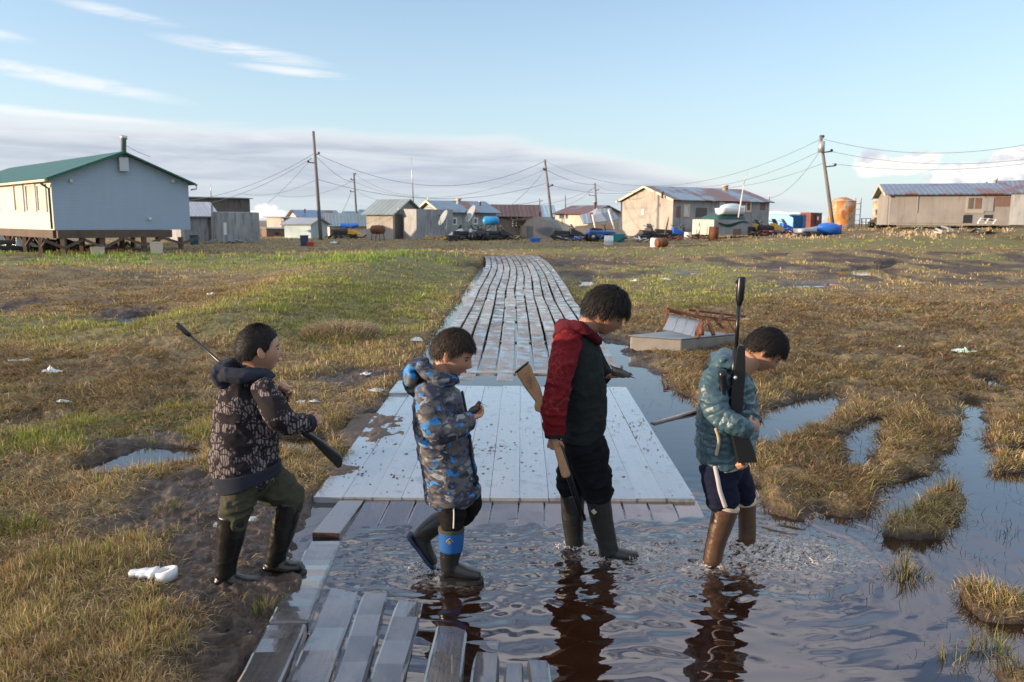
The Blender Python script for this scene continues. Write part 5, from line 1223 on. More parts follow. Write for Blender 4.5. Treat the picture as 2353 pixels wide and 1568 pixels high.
for a_ in [(1015, 56, 14, 1.2, M_yellow), (1070, 54, 20, 1.6, M_black), (1150, 55, 14, 1.2, M_black), (1330, 51, 30, 1.6, M_black), (1360, 50, 18, 1.4, M_blue), (1440, 50, 16, 1.2, M_white), (1462, 49, 16, 1.5, M_beam), (1520, 52, 20, 1.6, M_black), (1560, 50, 18, 1.5, M_rust), (1585, 51, 14, 1.4, M_black), (1760, 50, 22, 1.4, M_black), (1790, 51, 14, 1.2, M_red), (1815, 51, 12, 1.0, M_blue), (1310, 51, 12, 1.0, M_plygreen), (60, 45, 30, 2.6, M_beam), (100, 44, 24, 2.2, M_plyred), (160, 46, 20, 2.0, M_plygrey), (230, 48, 18, 2, M_beam), (530, 51, 12, 1.4, M_plygrey), (790, 62, 16, 1.5, M_black), (2180, 46, 14, 1.8, M_galv), (2235, 45, 12, 1.2, M_plydark), (1860, 47, 12, 1.0, M_black), (1400, 51, 16, 1.2, M_plypale)]: pile(*a_, 'low heap of scrap and gear among the huts')
def box_obj(px, Y, sz, mat, name, label, cat, rz=.3, dz=0.0, group=None):
    g_ = gp(px, Y, dz); mb = MB(); M = Matrix.Rotation(rz, 3, 'Z'); mb.hexa([g_+M @ Vector((x*sz[0]/2*k, y*sz[1]/2*k, z)) for z, k in ((-.02, .92), (sz[2], 1.0)) for x, y in ((-1, -1), (1, -1), (1, 1), (-1, 1))])
    e = tag(empty(name, g_, 0), label, cat, group); mb.build('body', mat, e, bevel=.02); mb = MB(); mb.box(g_+Vector((0, 0, sz[2]+.025)), (sz[0]*1.06, sz[1]*1.06, .05), M); mb.build('lid', mat, e, bevel=.015)
box_obj(357, 39.5, (.55, .5, .5), M_cream, 'crate', 'pale square crate under the right end of the stilt house', 'crate')
box_obj(222, 39.5, (.6, .5, .35), M_cream, 'crate', 'low cream crate at the foot of a stilt post', 'crate')
box_obj(1421, 49, (.7, .5, .45), M_plain('teal_plastic', (.01, .22, .22), .4), 'tote', 'teal tote left of the large house', 'tote')
box_obj(698, 46, (.45, .45, .55), M_plain('navy_plastic', (.03, .05, .10), .4), 'bin', 'dark blue bin on the grass before the blue metal shed', 'bin'); box_obj(712, 45.5, (.4, .3, .2), M_red, 'jerry_can', 'red can lying beside the dark blue bin', 'can')
box_obj(445, 50, (.5, .5, .55), M_plain('petrol_plastic', (.02, .09, .13), .4), 'bin', 'dark teal bin beside the grey shed', 'bin')
box_obj(1230, 50, (.6, .4, .2), M_blue, 'crate', 'small dark blue crate on the grass before the dome hut', 'crate'); box_obj(1040, 52, (.6, .5, .35), M_dark, 'crate', 'dark crate before the wide plywood box', 'crate')
# timber frame pile by the dome hut
wp = tag(empty('wood_frame', gp(1200, 63)), 'tangle of brown timber frames stacked left of the dome hut', 'timber frame')
for i in range(14):
    r_ = random.Random(i); y_ = 500+r_.uniform(0, 36); mb = MB(); mb.beam(P(1172+r_.uniform(0, 14), y_, 63+r_.uniform(0, 1)), P(1215+r_.uniform(0, 28), y_+r_.uniform(-10, 5), 63+r_.uniform(0, 1)), .14, .06); mb.build('timber', M_beam, wp)
for i in range(5): mb = MB(); x_ = 1176+i*13; mb.beam(P(x_, 540, 63), P(x_+r_.uniform(-2, 5), 500, 63.6), .08); mb.build('post', M_beam, wp)
# pallet at the long house
pe = tag(empty('pallet', gp(2270, 44)), 'white painted pallet leaning before the long plywood house', 'pallet')
a0, a1, b0, b1 = P(2248, 513, 43.8), P(2283, 516, 43.8), P(2256, 502, 44.3), P(2290, 505, 44.3)
for k in range(3): mb = MB(); mb.beam(a0.lerp(b0, k/2), a1.lerp(b1, k/2), .12, .03); mb.build('slat', M_white, pe)
for k in range(3): mb = MB(); mb.beam(a0.lerp(a1, k/2)+Vector((0, .05, 0)), b0.lerp(b1, k/2)+Vector((0, .05, 0)), .08, .08); mb.build('slat', M_white, pe)
# rail behind the tank
fe = tag(empty('fence', P(2010, 520, 90)), 'thin dark rail fence on the skyline between the two orange tanks', 'fence')
for k in range(5): mb = MB(); x_ = 1980+k*10; mb.beam(P(x_, 524, 90), P(x_, 502, 90), .08); mb.build('post', M_dark, fe)
for y_ in (503, 511): mb = MB(); mb.beam(P(1978, y_, 90), P(2024, y_-1, 90), .07); mb.build('rail', M_dark, fe)
# ------------------------------------------------------------------ wreck beside the boardwalk
je = tag(empty('metal_platform', G(1560, 800)), 'low dented grey sheet metal box lying in the grass right of the boardwalk', 'metal box')
zt = .20
c4 = [G(1452, 790, zt), G(1571, 797, zt), G(1697, 776, zt), G(1540, 765, zt)]
c4 = [G(1448, 774, zt), G(1566, 782, zt), G(1692, 770, zt+.0), G(1560, 762, zt)]
M_sheet = M_plain('dull_sheet_metal', (.20, .225, .24), .42, .22, 5, .45, .2); M_sheetr = M_plain('stained_sheet_metal', (.22, .20, .175), .5, .35, 6, .2, .2)
mb = MB(); mb.hexa([Vector((p.x, p.y, -.03)) for p in c4]+c4); mb.build('body', M_sheetr, je, bevel=.015)
mb = MB(); ex = [p+(p-(c4[0]+c4[2])/2)*.03 for p in c4]; mb.hexa([Vector((p.x, p.y, zt+.004)) for p in ex]+[Vector((p.x, p.y, zt+.02)) for p in ex]); mb.build('top_sheet', M_sheet, je, bevel=.006)
we = tag(empty('sled_wreck', G(1600, 775)), 'rusty sled frame with a tilted aluminium panel lying on the metal box', 'sled wreck'); Yw = c4[1].y+.15
mb = MB(); slab(mb, [P(1524, 757, Yw), P(1607, 776, Yw), P(1622, 741, Yw+.30), P(1540, 722, Yw+.30)], .02); o = mb.build('panel', M_galv, we, bevel=.004)
for k in (.25, .5, .75): mb = MB(); a_ = P(1524, 757, Yw).lerp(P(1607, 776, Yw), k); b_ = P(1540, 722, Yw+.3).lerp(P(1622, 741, Yw+.3), k); mb.beam(a_+Vector((0, -.01, .012)), b_+Vector((0, -.01, .012)), .012, .012); mb.build('rib', M_galv, we)
for (x0, y0, d0, x1, y1, d1, w_) in ((1530, 708, .3, 1625, 735, .32, .05), (1536, 716, .33, 1690, 738, .45, .035), (1580, 712, .5, 1712, 728, .8, .045), (1625, 735, .3, 1640, 770, .1, .05), (1640, 728, .4, 1672, 768, .35, .05), (1612, 742, .2, 1600, 777, .0, .07), (1668, 730, .6, 1690, 770, .6, .04), (1640, 735, .4, 1700, 726, .7, .03), (1527, 740, .1, 1534, 712, .28, .03), (1660, 722, .5, 1650, 745, .3, .05), (1600, 730, .32, 1604, 712, .4, .05), (1560, 716, .32, 1562, 722, .4, .05)):
    mb = MB(); mb.beam(P(x0, y0, Yw+d0), P(x1, y1, Yw+d1), w_, w_*.7); mb.build('frame_bar', M_rust, we, bevel=.006)
mb = MB(); mb.tube([P(1612, 770, Yw+.02), P(1612, 752, Yw+.06)], .035, 12); mb.build('hub', M_rust, we, True)
# plank adrift
mb = MB(); a_ = G(1500, 966, .03); b_ = G(1600, 940, .03); plank(mb, (a_.x, a_.y), (b_.x, b_.y), .05, .02, .014, .022, .004, .004, 4); tag(mb.build('driftwood_plank', M_oldwood, None, bevel=.004), 'short grey plank adrift in the water right of the platform', 'plank')
# white plastic scrap, bottom left
c_ = G(382, 1332, .05); se = MB(); n = 26
ring_o, ring_i = .047, .031
gzz = gz(c_.x, c_.y)+.012
pts = []
for k in range(n):
    t_ = 2*math.pi*k/n
    for (r_, z_) in ((ring_o, 0), (ring_o, .05), (ring_i, .052), (ring_i, 0)): pts.append((c_.x+r_*math.cos(t_)*1.15, c_.y+r_*math.sin(t_), gzz+z_+.01*math.cos(t_)))
se.add(pts, [(k*4+j, ((k+1) % n)*4+j, ((k+1) % n)*4+(j+1) % 4, k*4+(j+1) % 4) for k in range(n) for j in range(4)])
we_ = tag(empty('plastic_scrap', (c_.x, c_.y, gzz)), 'white plastic fitting with a round collar and broken arm lying in mud', 'plastic scrap'); se.build('collar', M_whitep, we_, True)
mb = MB(); V_ = []
for k in range(9):
    t_ = k/8; x_ = c_.x-.045-t_*.135; w_ = .045-.028*t_+.008*math.sin(k*2); z_ = gzz+.03-.012*t_
    for (yy, zz) in ((-w_, -.006), (-w_*.8, .016), (w_*.8, .02), (w_, -.006)): V_.append((x_, c_.y+yy+.01*t_, z_+zz))
mb.add(V_, [(k*4+j, k*4+(j+1) % 4, (k+1)*4+(j+1) % 4, (k+1)*4+j) for k in range(8) for j in range(4)]+[(0, 3, 2, 1), (32, 33, 34, 35)]); mb.build('arm', M_whitep, we_, True)
# litter
def litter(px, py, r, mat, label, name='litter', fl=.35):
    c_ = G(px, py, .05); z_ = max(gz(c_.x, c_.y), 0)+r*.3; r_ = random.Random(int(px+py)); mb = MB(); n = 9; vs = []
    for j in range(4):
        for i in range(n):
            t_ = 2*math.pi*i/n; rr = r*(j/3)*(1+.35*r_.uniform(-1, 1)); vs.append((c_.x+rr*math.cos(t_)*1.4, c_.y+rr*math.sin(t_), z_+r*fl*(1-(j/3))*r_.uniform(.5, 1.5)+r*.2*r_.uniform(-1, 1)))
    mb.add(vs, [(j*n+i, j*n+(i+1) % n, (j+1)*n+(i+1) % n, (j+1)*n+i) for j in range(3) for i in range(n)]); o = mb.build(name, mat, None, False); o.modifiers.new('s', 'SOLIDIFY').thickness = .004; tag(o, label, 'litter', 'litter scattered over the tundra')
M_bag = M_plain('thin_white_plastic', (.48, .52, .52), .4, .15); M_bagg = M_plain('pale_green_plastic', (.45, .62, .58), .4, .15)
for a_ in [(118, 858, .07, M_bag, 'white crumpled scrap at the left edge in brown grass', 'litter', .7), (28, 832, .04, M_bag, 'tiny white scrap at the far left in the grass'), (60, 832, .05, M_bag, 'small white scrap left of the crumpled one'), (142, 930, .05, M_bag, 'pale scrap below the crumpled one on the left'), (490, 693, .11, M_bag, 'pale scrap lying beyond the left rifle muzzle'), (957, 788, .07, M_bag, 'white scrap left of the boardwalk above the second boy'), (840, 861, .05, M_bag, 'flat white scrap between the two left boys'),
           (862, 903, .05, M_bag, 'white scrap in the mud track left of the platform'), (2215, 812, .12, M_bagg, 'pale green plastic bag in the brown grass on the right'), (1530, 650, .12, M_bag, 'white scrap in green grass above the wreck'), (1460, 652, .10, M_bag, 'pale scrap at the edge of the dark mud'), (1715, 737, .05, M_bag, 'tiny white scrap right of the rusty frame'), (575, 1195, .03, M_bag, 'pale rag in the mud between the boots of the left boy'), (1425, 886, .04, M_plain('orange_scrap', (.6, .2, .02), .4), 'tiny orange scrap beside the water right of the tall boy'),
           (690, 925, .04, M_bag, 'white scrap behind the left boy arm'), (722, 925, .035, M_bag, 'second small white scrap right of the left boy arm'), (770, 573, .25, M_bag, 'white scrap on the far grass left of the boardwalk'), (1700, 562, .3, M_bag, 'white scrap before the low plywood box'), (1400, 560, .2, M_bag, 'faint white scrap before the leaning sheets'), (2070, 800, .04, M_bag, 'tiny pale scrap in the brown field')]: litter(*a_)
# ------------------------------------------------------------------ people
def catmull(A_, n):
    A_ = np.array(A_, float); out = []
    for i in range(len(A_)-1):
        p0 = A_[max(i-1, 0)]; p1 = A_[i]; p2 = A_[i+1]; p3 = A_[min(i+2, len(A_)-1)]
        for k in range(n):
            t = k/n; out.append(.5*((2*p1)+(-p0+p2)*t+(2*p0-5*p1+4*p2-p3)*t*t+(-p0+3*p1-3*p2+p3)*t**3))
    out.append(A_[-1]); return np.array(out)
def limb(mb, Y0, pts, k=1.0, kd=None, n=20, cap=True, grow=0.0):
    """pts: (px, py, depth offset, half width in picture units, half depth in metres) -> elliptical loft"""
    kd = kd or k; W = []
    for px, py, dy, r, rd in pts:
        p = P(px, py, Y0+dy); W.append((*p, pxm(Y0+dy, r)*k+grow, rd*kd+grow))
    C = catmull(W, 5); m = len(C); b = len(mb.v); Yx = Vector((0, 1, 0))
    rings = []
    T = [(Vector(C[min(i+1, m-1)][:3])-Vector(C[max(i-1, 0)][:3])).normalized() for i in range(m)]
    if cap:
        c0, c1 = C[0], C[-1]; r0, r1 = min(c0[3], c0[4]), min(c1[3], c1[4])
        for f, g in ((.9, .35), (.6, .75)): rings.append((Vector(c0[:3])-T[0]*r0*f*.6, c0[3]*g, c0[4]*g, T[0]))
    for i in range(m): rings.append((Vector(C[i][:3]), C[i][3], C[i][4], T[i]))
    if cap:
        for f, g in ((.6, .75), (.9, .35)): rings.append((Vector(c1[:3])+T[-1]*r1*f*.6, c1[3]*g, c1[4]*g, T[-1]))
    for c, r, rd, t in rings:
        s_ = t.cross(Yx).normalized(); d_ = s_.cross(t).normalized()
        for j in range(n):
            a = 2*math.pi*j/n; mb.v.append(tuple(c+s_*math.cos(a)*r+d_*math.sin(a)*rd))
    R = len(rings)
    for i in range(R-1):
        for j in range(n): j2 = (j+1) % n; mb.f.append((b+i*n+j, b+i*n+j2, b+(i+1)*n+j2, b+(i+1)*n+j))
    mb.f.append(tuple(b+j for j in reversed(range(n)))); mb.f.append(tuple(b+(R-1)*n+j for j in range(n)))
    return mb
def fused(name, mb, voxel, mat, parent, smooth=4, disp=None, adapt=None, clamp=None):
    me = bpy.data.meshes.new('tmp'); me.from_pydata(mb.v, [], mb.f); me.update(); o = bpy.data.objects.new('tmp', me); col.objects.link(o)
    m = o.modifiers.new('r', 'REMESH'); m.mode = 'VOXEL'; m.voxel_size = voxel
    if smooth: q = o.modifiers.new('s', 'SMOOTH'); q.factor = .5; q.iterations = smooth
    dg = bpy.context.evaluated_depsgraph_get(); dg.update(); ev = o.evaluated_get(dg); nm = bpy.data.meshes.new_from_object(ev)
    bpy.data.objects.remove(o); bpy.data.meshes.remove(me)
    n = len(nm.vertices); V = np.empty(n*3, np.float32); nm.vertices.foreach_get('co', V); V = V.reshape(-1, 3).astype(float)
    N = np.empty(n*3, np.float32); nm.vertices.foreach_get('normal', N); N = N.reshape(-1, 3).astype(float)
    if disp is not None: V = V+N*disp(V, N)[:, None]
    if clamp is not None: V = clamp(V)
    nm.vertices.foreach_set('co', V.astype(np.float32).ravel()); nm.update()
    nm.polygons.foreach_set('use_smooth', np.ones(len(nm.polygons), bool)); nm.materials.clear(); nm.materials.append(mat); nm.name = name
    r = bpy.data.objects.new(name, nm); col.objects.link(r); inv_parent(r, parent); return r
def wrinkle(a=.005, sc=11, seed=1, fine=.0016):
    def f(V, N):
        wp = 2.2*vn3(V*4, seed+2)[:, None]; q = V*np.array([sc, sc, sc*1.55])+wp; q2 = V*np.array([sc*2.1, sc*2.1, sc*3.2])-wp*1.6
        n1 = np.clip(1-np.abs(2*vn3(q, seed)-1)*3.6, 0, 1)**1.3; n2 = np.clip(1-np.abs(2*vn3(q2, seed+7)-1)*3.6, 0, 1)
        soft = vn3(V*sc*.6, seed+3)-.5
        return a*(1.25*n1+.55*n2-.45)+a*1.6*soft+fine*(vn3(V*60, seed+4)-.5)*2
    return f
# --- head
def ghead(V, x, y, z, sx, sy, sz): return np.exp(-((V[:, 0]-x)/sx)**2)*0+np.exp(-((V[:, 1]-y)/sy)**2-((V[:, 2]-z)/sz)**2)
def head_shape(nu=56, nv=44):
    th = np.linspace(0, 2*math.pi, nu, endpoint=False); ph = np.linspace(0, math.pi, nv+1)[1:-1]
    D = np.array([(math.sin(p)*math.cos(t), math.sin(p)*math.sin(t), math.cos(p)) for p in ph for t in th]+[(0, 0, 1), (0, 0, -1)])
    V = D*np.array([.092, .073, .106]); dx, dy, dz = D.T; fr = sstep(0, .5, dx)
    V[:, 0] *= np.where(dx < 0, 1.04-.55*np.clip(-dz-.25, 0, 1), 1)
    V[:, 1] *= 1-.27*np.clip(-dz, 0, 1)**1.3; V[:, 1] *= 1+.05*np.exp(-((V[:, 2]+.035)/.03)**2)*fr
    low = np.clip(-dz-.45, 0, 1)*fr; V[:, 0] += low*.050*np.exp(-(V[:, 1]/.036)**2); V[:, 2] += low*.006
    g = lambda y, z, sy, sz: np.exp(-((V[:, 1]-y)/sy)**2-((V[:, 2]-z)/sz)**2)*fr
    V[:, 0] += .0185*g(0, -.026, .0115, .014)+.009*g(0, -.006, .009, .022)-.004*g(0, .012, .02, .010)
    V[:, 0] += .0085*g(0, -.054, .020, .0085)-.004*g(0, -.0555, .018, .0025)-.003*g(0, -.069, .02, .006)+.003*g(0, .045, .05, .02)
    for s in (-1, 1): V[:, 0] -= .0065*g(s*.031, .005, .014, .010); V[:, 0] += .005*g(s*.040, -.028, .018, .018)
    for s in (-1, 1): V[:, 0] += .0035*g(s*.011, -.034, .006, .006)
    F = []; m = len(ph)
    for j in range(m-1):
        for i in range(nu): i2 = (i+1) % nu; F.append((j*nu+i, (j+1)*nu+i, (j+1)*nu+i2, j*nu+i2))
    T = m*nu
    for i in range(nu): i2 = (i+1) % nu; F.append((T, i, i2)); F.append((T+1, (m-1)*nu+i2, (m-1)*nu+i))
    return V, F, D
def head_frame(px, py, Y, tilt, yaw, sc, roll=0.0):
    c = P(px, py, Y); t, w = R_(tilt), R_(yaw)
    f = Vector((math.cos(w)*math.cos(t), math.sin(w)*math.cos(t), -math.sin(t))); l = Vector((-math.sin(w), math.cos(w), 0)); u = f.cross(l)
    M = Matrix((f, l, u)).transposed()*sc
    if roll: M = M @ Matrix.Rotation(R_(roll), 3, 'X')
    return c, M
def hairline(az):
    a = np.degrees(np.abs(az)); return np.interp(a, [0, 35, 55, 68, 80, 96, 112, 130, 180], [.058, .054, .040, .012, -.004, .016, -.018, -.048, -.058])
def make_hair(c, M, thick, ln, mat, parent, seed, nst=2600, lift=.2, bang=0.0, width=.0026, side=0.0):
    V, F, D = head_shape(72, 56); g = np.random.default_rng(seed); az = np.arctan2(V[:, 1], V[:, 0]); zl = hairline(az)-bang*np.exp(-(az/.8)**2)+side*np.exp(-((np.abs(az)-1.55)/.55)**2)+.006*(vnoise(az*14, V[:, 2]*30, seed)-.5)
    N = D/np.array([.092, .073, .106]); N /= np.linalg.norm(N, axis=1)[:, None]
    k = sstep(-.010, .012, V[:, 2]-zl); clump = fbm(az*7+seed, V[:, 2]*60, seed, 3)
    off = -.014*(1-k)+k*(thick*(.75+.5*clump)+.002*(vn3(V*160, seed)-.5)); top = np.clip(D[:, 2], 0, 1); off = off+k*thick*.25*top
    S_ = V+N*off[:, None]; Mn = np.array(M); cn = np.array(c)
    Vs = [S_ @ Mn.T+cn]; Fs = [tuple(f) for f in F]; base = len(S_)
    idx = np.where(k > .85)[0]; pick = g.choice(idx, nst); pv = S_[pick]+g.normal(0, .003, (nst, 3)); nn = N[pick]
    flow = np.stack([.9*np.clip(1-np.abs(az[pick])/1.8, -.2, 1), 0*nn[:, 0], -1.0+0*nn[:, 0]], 1)+g.normal(0, .18, (nst, 3))
    flow -= nn*(flow*nn).sum(1)[:, None]; flow /= np.linalg.norm(flow, axis=1)[:, None]+1e-6
    d = flow*(1-lift)+nn*lift*g.uniform(.3, 1.2, nst)[:, None]; L = ln*g.uniform(.5, 1.15, nst)[:, None]; sd = np.cross(d, nn+g.normal(0, .3, (nst, 3))); sd /= np.linalg.norm(sd, axis=1)[:, None]+1e-6
    w = width*g.uniform(.6, 1.3, nst)[:, None]/2; A0 = pv-nn*.003; A1 = pv+d*L*.55; A2 = pv+d*L-nn*L*.16
    St = np.stack([A0-sd*w, A0+sd*w, A1+sd*w*.8, A1-sd*w*.8, A2], 1).reshape(-1, 3); Vs.append(St @ Mn.T+cn)
    for i in range(nst): b = base+i*5; Fs.append((b, b+1, b+2, b+3)); Fs.append((b+3, b+2, b+4))
    return np_mesh('hair', np.concatenate(Vs), Fs, mat, parent, True)
def hand(mb, wrist, d, n, curl=.9, size=1.0, thumb=1, spread=.10):
    """palm + four bent fingers + thumb; d along the palm, n where the palm faces"""
    d = Vector(d).normalized(); n = Vector(n); n = (n-d*n.dot(d)).normalized(); w = d.cross(n); k = size; wr = Vector(wrist)
    M = Matrix((d, w, n)).transposed(); pc = wr+d*.036*k; mb.ball(pc, (.040*k, .031*k, .0135*k), 14, 9, M); mb.tube([wr-d*.03*k, wr+d*.012*k], [.020*k, .019*k], 10)
    for i, (o, L) in enumerate(((-.024, .046), (-.008, .054), (.008, .051), (.023, .040))):
        p = wr+d*.064*k+w*o*k*1.0-n*.002*k; a = .25*curl+.04*i*curl; pts = [p-d*.014*k, p]; dd = d
        for s_ in (.42, .32, .26):
            a += curl*.62; dd = (d*math.cos(a)+n*math.sin(a)+w*o*spread*8).normalized(); p = p+dd*L*s_*1.15*k; pts.append(p)
        mb.tube(pts, [.0085*k, .0085*k, .0078*k, .0072*k, .0058*k], 8)
    p = wr+d*.014*k+w*thumb*.026*k+n*.004*k; q = p+(d*.55+w*thumb*.65+n*.35).normalized()*.026*k; r = q+(d*.9+w*thumb*.05+n*.5*curl).normalized()*.022*k; s = r+(d*.9-w*thumb*.2+n*.5*curl).normalized()*.016*k
    mb.tube([p, q, r, s], [.012*k, .0098*k, .0088*k, .0066*k], 8)
def boot(name, Y0, shaft, foot, sole, mat, solemat, parent, label=None, extra=None, voxel=.0045):
    mb = MB(); limb(mb, Y0, shaft, n=22); limb(mb, Y0, foot, n=20)
    (x0, y0), (x1, y1), dy = sole; a, b = P(x0, y0, Y0+dy), P(x1, y1, Y0+dy); t = (b-a).normalized(); up = Vector((0, 1, 0)).cross(t)*-1
    if up.z < 0: up = -up
    if extra is not None: up = Vector(extra).normalized()
    ao, uo = np.array(a), np.array(up)
    def cl(V):
        h = (V-ao) @ uo; return V-np.minimum(h, 0)[:, None]*uo[None, :]
    wr = wrinkle(.0012, 13, int(x0) % 50, .0006)
    o = fused(name, mb, voxel, mat, parent, 3, wr, clamp=cl)
    if label: o['label'] = label
    mb = MB(); c = [P(px, py, Y0+dyy) for px, py, dyy, r, rd in foot]; L = (b-a).length; side = Vector((0, 1, 0)); n = 12; top = []; bot = []
    prof = [(0.0, .55), (.05, .85), (.18, 1.0), (.38, .86), (.62, 1.05), (.85, .95), (.96, .65), (1.0, .3)]; wd = max(f[4] for f in foot)*1.02
    for f, g in prof: top.append((a+t*L*f+side*wd*g)); 
    for f, g in reversed(prof): top.append((a+t*L*f-side*wd*g))
    k = len(top); mb.add([p+up*.004 for p in top]+[p-up*.014 for p in top], [tuple(range(k)), tuple(range(2*k-1, k-1, -1))]+[(i, i+k, (i+1) % k+k, (i+1) % k) for i in range(k)])
    mb.build('sole', solemat, o); return o
def band(name, Y0, pts, mat, parent, grow=.004, k=1.0, n=28):
    mb = MB(); limb(mb, Y0, pts, n=n, cap=False, grow=grow, k=k); return mb.build(name, mat, parent, True)
def prism(mb, pxs, Y, half, dyf=None):
    """outline in the picture plane at depth Y, given real thickness"""
    f = dyf or (lambda x, y: 0.0); pts = [P(x, y, Y+f(x, y)) for x, y in pxs]; n = len(pts); s = Vector((0, half, 0))
    mb.add([p-s for p in pts]+[p+s for p in pts], [tuple(range(n)), tuple(range(2*n-1, n-1, -1))]+[(i, i+n, (i+1) % n+n, (i+1) % n) for i in range(n)]); return mb
def M_skin(name, c=(.40, .215, .135)):
    t = NT(name); v = t.coord('Object'); n = t.noise(v, 35, 4); cc = t.mix(n, tuple(x*.88 for x in c), tuple(x*1.1 for x in c)); t.bump(t.noise(v, 220, 3), .12, .002)
    return t.set(Base_Color=cc, Roughness=.48, Subsurface_Weight=.10, Subsurface_Radius=(.6, .25, .15), Subsurface_Scale=.006)
M_skin1 = M_skin('skin'); M_skin2 = M_skin('skin_tan', (.34, .175, .105))
M_hair1 = NT('black_hair').set(Base_Color=(.013, .010, .009), Roughness=.62, Specular_IOR_Level=.25); M_hair2 = NT('brown_black_hair').set(Base_Color=(.026, .017, .012), Roughness=.62, Specular_IOR_Level=.25)
M_brow = NT('brow').set(Base_Color=(.02, .014, .012), Roughness=.7); M_lip = NT('lip').set(Base_Color=(.26, .09, .07), Roughness=.45); M_eye = NT('eye').set(Base_Color=(.012, .01, .01), Roughness=.15)
M_rub = M_plain('black_boot_rubber', (.010, .010, .010), .30, .35, 10, 0, .15, .002); M_rubm = M_plain('muddy_boot_rubber', (.009, .009, .009), .32, .8, 9, 0, .2, .003)
M_rubo = M_plain('olive_boot', (.012, .012, .010), .36, .4, 9, 0, .15, .002); M_rubb = M_plain('brown_rubber', (.070, .036, .019), .34, .6, 9, 0, .1, .002); M_sole = M_plain('boot_sole', (.012, .012, .014), .7, .3)
def fabric(name, c, var=.18, rough=.9, sc=20, sheen=0.0):
    t = NT(name); v = t.coord('Object'); n = t.noise(v, sc, 5); t.bump(t.noise(v, 260, 3), .25, .002); t.set(Sheen_Weight=sheen, Specular_IOR_Level=.15)
    return t.set(Base_Color=t.mix(n, tuple(x*(1-var) for x in c), tuple(min(1, x*(1+var)) for x in c)), Roughness=rough)
def face_bits(c, M, parent, near=-1):
    for s in (-1, 1):
        def W(x, y, z): return c+M @ Vector((x, y, z))
        e = MB(); e.ball(W(.0775, s*.031, .004), (.0055, .0125, .0034), 10, 6, M); e.build('eye', M_eye, parent, True)
        e = MB(); e.tube([W(.084, s*.016, .019), W(.083, s*.028, .0235), W(.0755, s*.042, .021), W(.066, s*.050, .016)], [.0016, .0024, .0022, .001], 6); e.build('eyebrow', M_brow, parent, True)
    e = MB(); e.tube([W(.078, -.022, -.0545), W(.0915, -.010, -.054), W(.0945, 0, -.0545), W(.0915, .010, -.054), W(.078, .022, -.0545)], [.001, .0030, .0036, .0030, .001], 8); e.build('lips', M_lip, parent, True)
def person(label, Y0, base, head, hs, limbs_body, hands, skin, hair, neck):
    root = empty('person', base); tag(root, label, 'person'); c, M = head_frame(*head[:2], Y0+head[2], *head[3:]); V, F, D = head_shape(); mb = MB(); mb.add([c+M @ Vector(v) for v in V], F)
    for s in (-1, 1):
        E = M @ Matrix.Rotation(R_(-18), 3, 'Y') @ Matrix.Rotation(R_(s*-22), 3, 'Z'); mb.ball(c+M @ Vector((-.006, s*.079, -.008)), (.0175, .0065, .029), 12, 8, E); mb.ball(c+M @ Vector((-.001, s*.073, -.012)), (.010, .0075, .018), 8, 6, E)
    limb(mb, Y0, neck)
    for L in limbs_body: limb(mb, Y0, L, .70, .70)
    for h in hands: hand(mb, *h)
    fused('body', mb, .0034, skin, root, 2); face_bits(c, M, root); make_hair(c, M, *hair[:2], hair[2], root, *hair[3:]); return root, c, M
def hoodroll(mb, c, M, r0, pts, rr):
    pass
def V3(*a): return Vector(a)

# ============ boy 1: patterned hoodie, rifle over the shoulder
Y1 = 3.66
t1 = [(572, 872, 0, 36, .10), (569, 898, 0, 58, .145), (567, 945, 0, 69, .155), (565, 1000, 0, 74, .155), (562, 1045, 0, 76, .16), (566, 1078, 0, 76, .16), (571, 1096, 0, 72, .155)]
a1n = [(604, 892, -.12, 30, .055), (626, 930, -.17, 33, .056), (642, 960, -.19, 31, .052), (674, 975, -.14, 27, .046), (706, 974, -.06, 20, .036)]
a1f = [(604, 890, .12, 26, .05), (634, 922, .17, 24, .045), (648, 912, .13, 17, .034)]
l1n = [(558, 1105, -.06, 48, .085), (548, 1150, -.08, 37, .072), (538, 1192, -.08, 34, .064), (534, 1225, -.08, 26, .05)]; l1f = [(598, 1100, .05, 52, .085), (640, 1122, .07, 46, .082), (668, 1143, .07, 33, .070), (660, 1182, .07, 25, .055)]
r1, c1, M1 = person('boy in black and grey patterned hoodie stepping through mud with a rifle slung behind', Y1, G(570, 1345), (594, 803, 0, 3, 30, 1.03), 1, [t1, a1n, a1f, l1n, l1f],
    [(P(645, 908, Y1+.13), (.45, -.05, .85), (.2, -1, .1), 1.5, .9, 1), (P(704, 975, Y1-.05), (.8, .15, .35), (-.2, 1, -.3), 1.5, .9, 1)], M_skin1,
    (.0065, .012, M_hair1, 11, 7000, .5, 0.0, .0018, -.012), [(588, 880, 0, 26, .055), (590, 850, 0, 24, .052), (592, 825, .0, 26, .055)])
t = NT('patterned_hoodie'); v = t.coord('Object'); vd = t.node('ShaderNodeTexVoronoi', feature='DISTANCE_TO_EDGE', Scale=30.0); w_ = t.node('ShaderNodeTexNoise', Scale=9.0); t.link(v, w_.inputs['Vector'])
ad = t.node('ShaderNodeVectorMath', operation='MULTIPLY_ADD'); t.link(w_.outputs['Color'], ad.inputs[0]); ad.inputs[1].default_value = (.10, .10, .10); t.link(v, ad.inputs[2])
mp = t.node('ShaderNodeMapping'); t.link(ad.outputs[0], mp.inputs[0]); mp.inputs['Scale'].default_value = (1, 1, .8); mp.inputs['Rotation'].default_value = (0, .6, 0); t.link(mp.outputs[0], vd.inputs['Vector'])
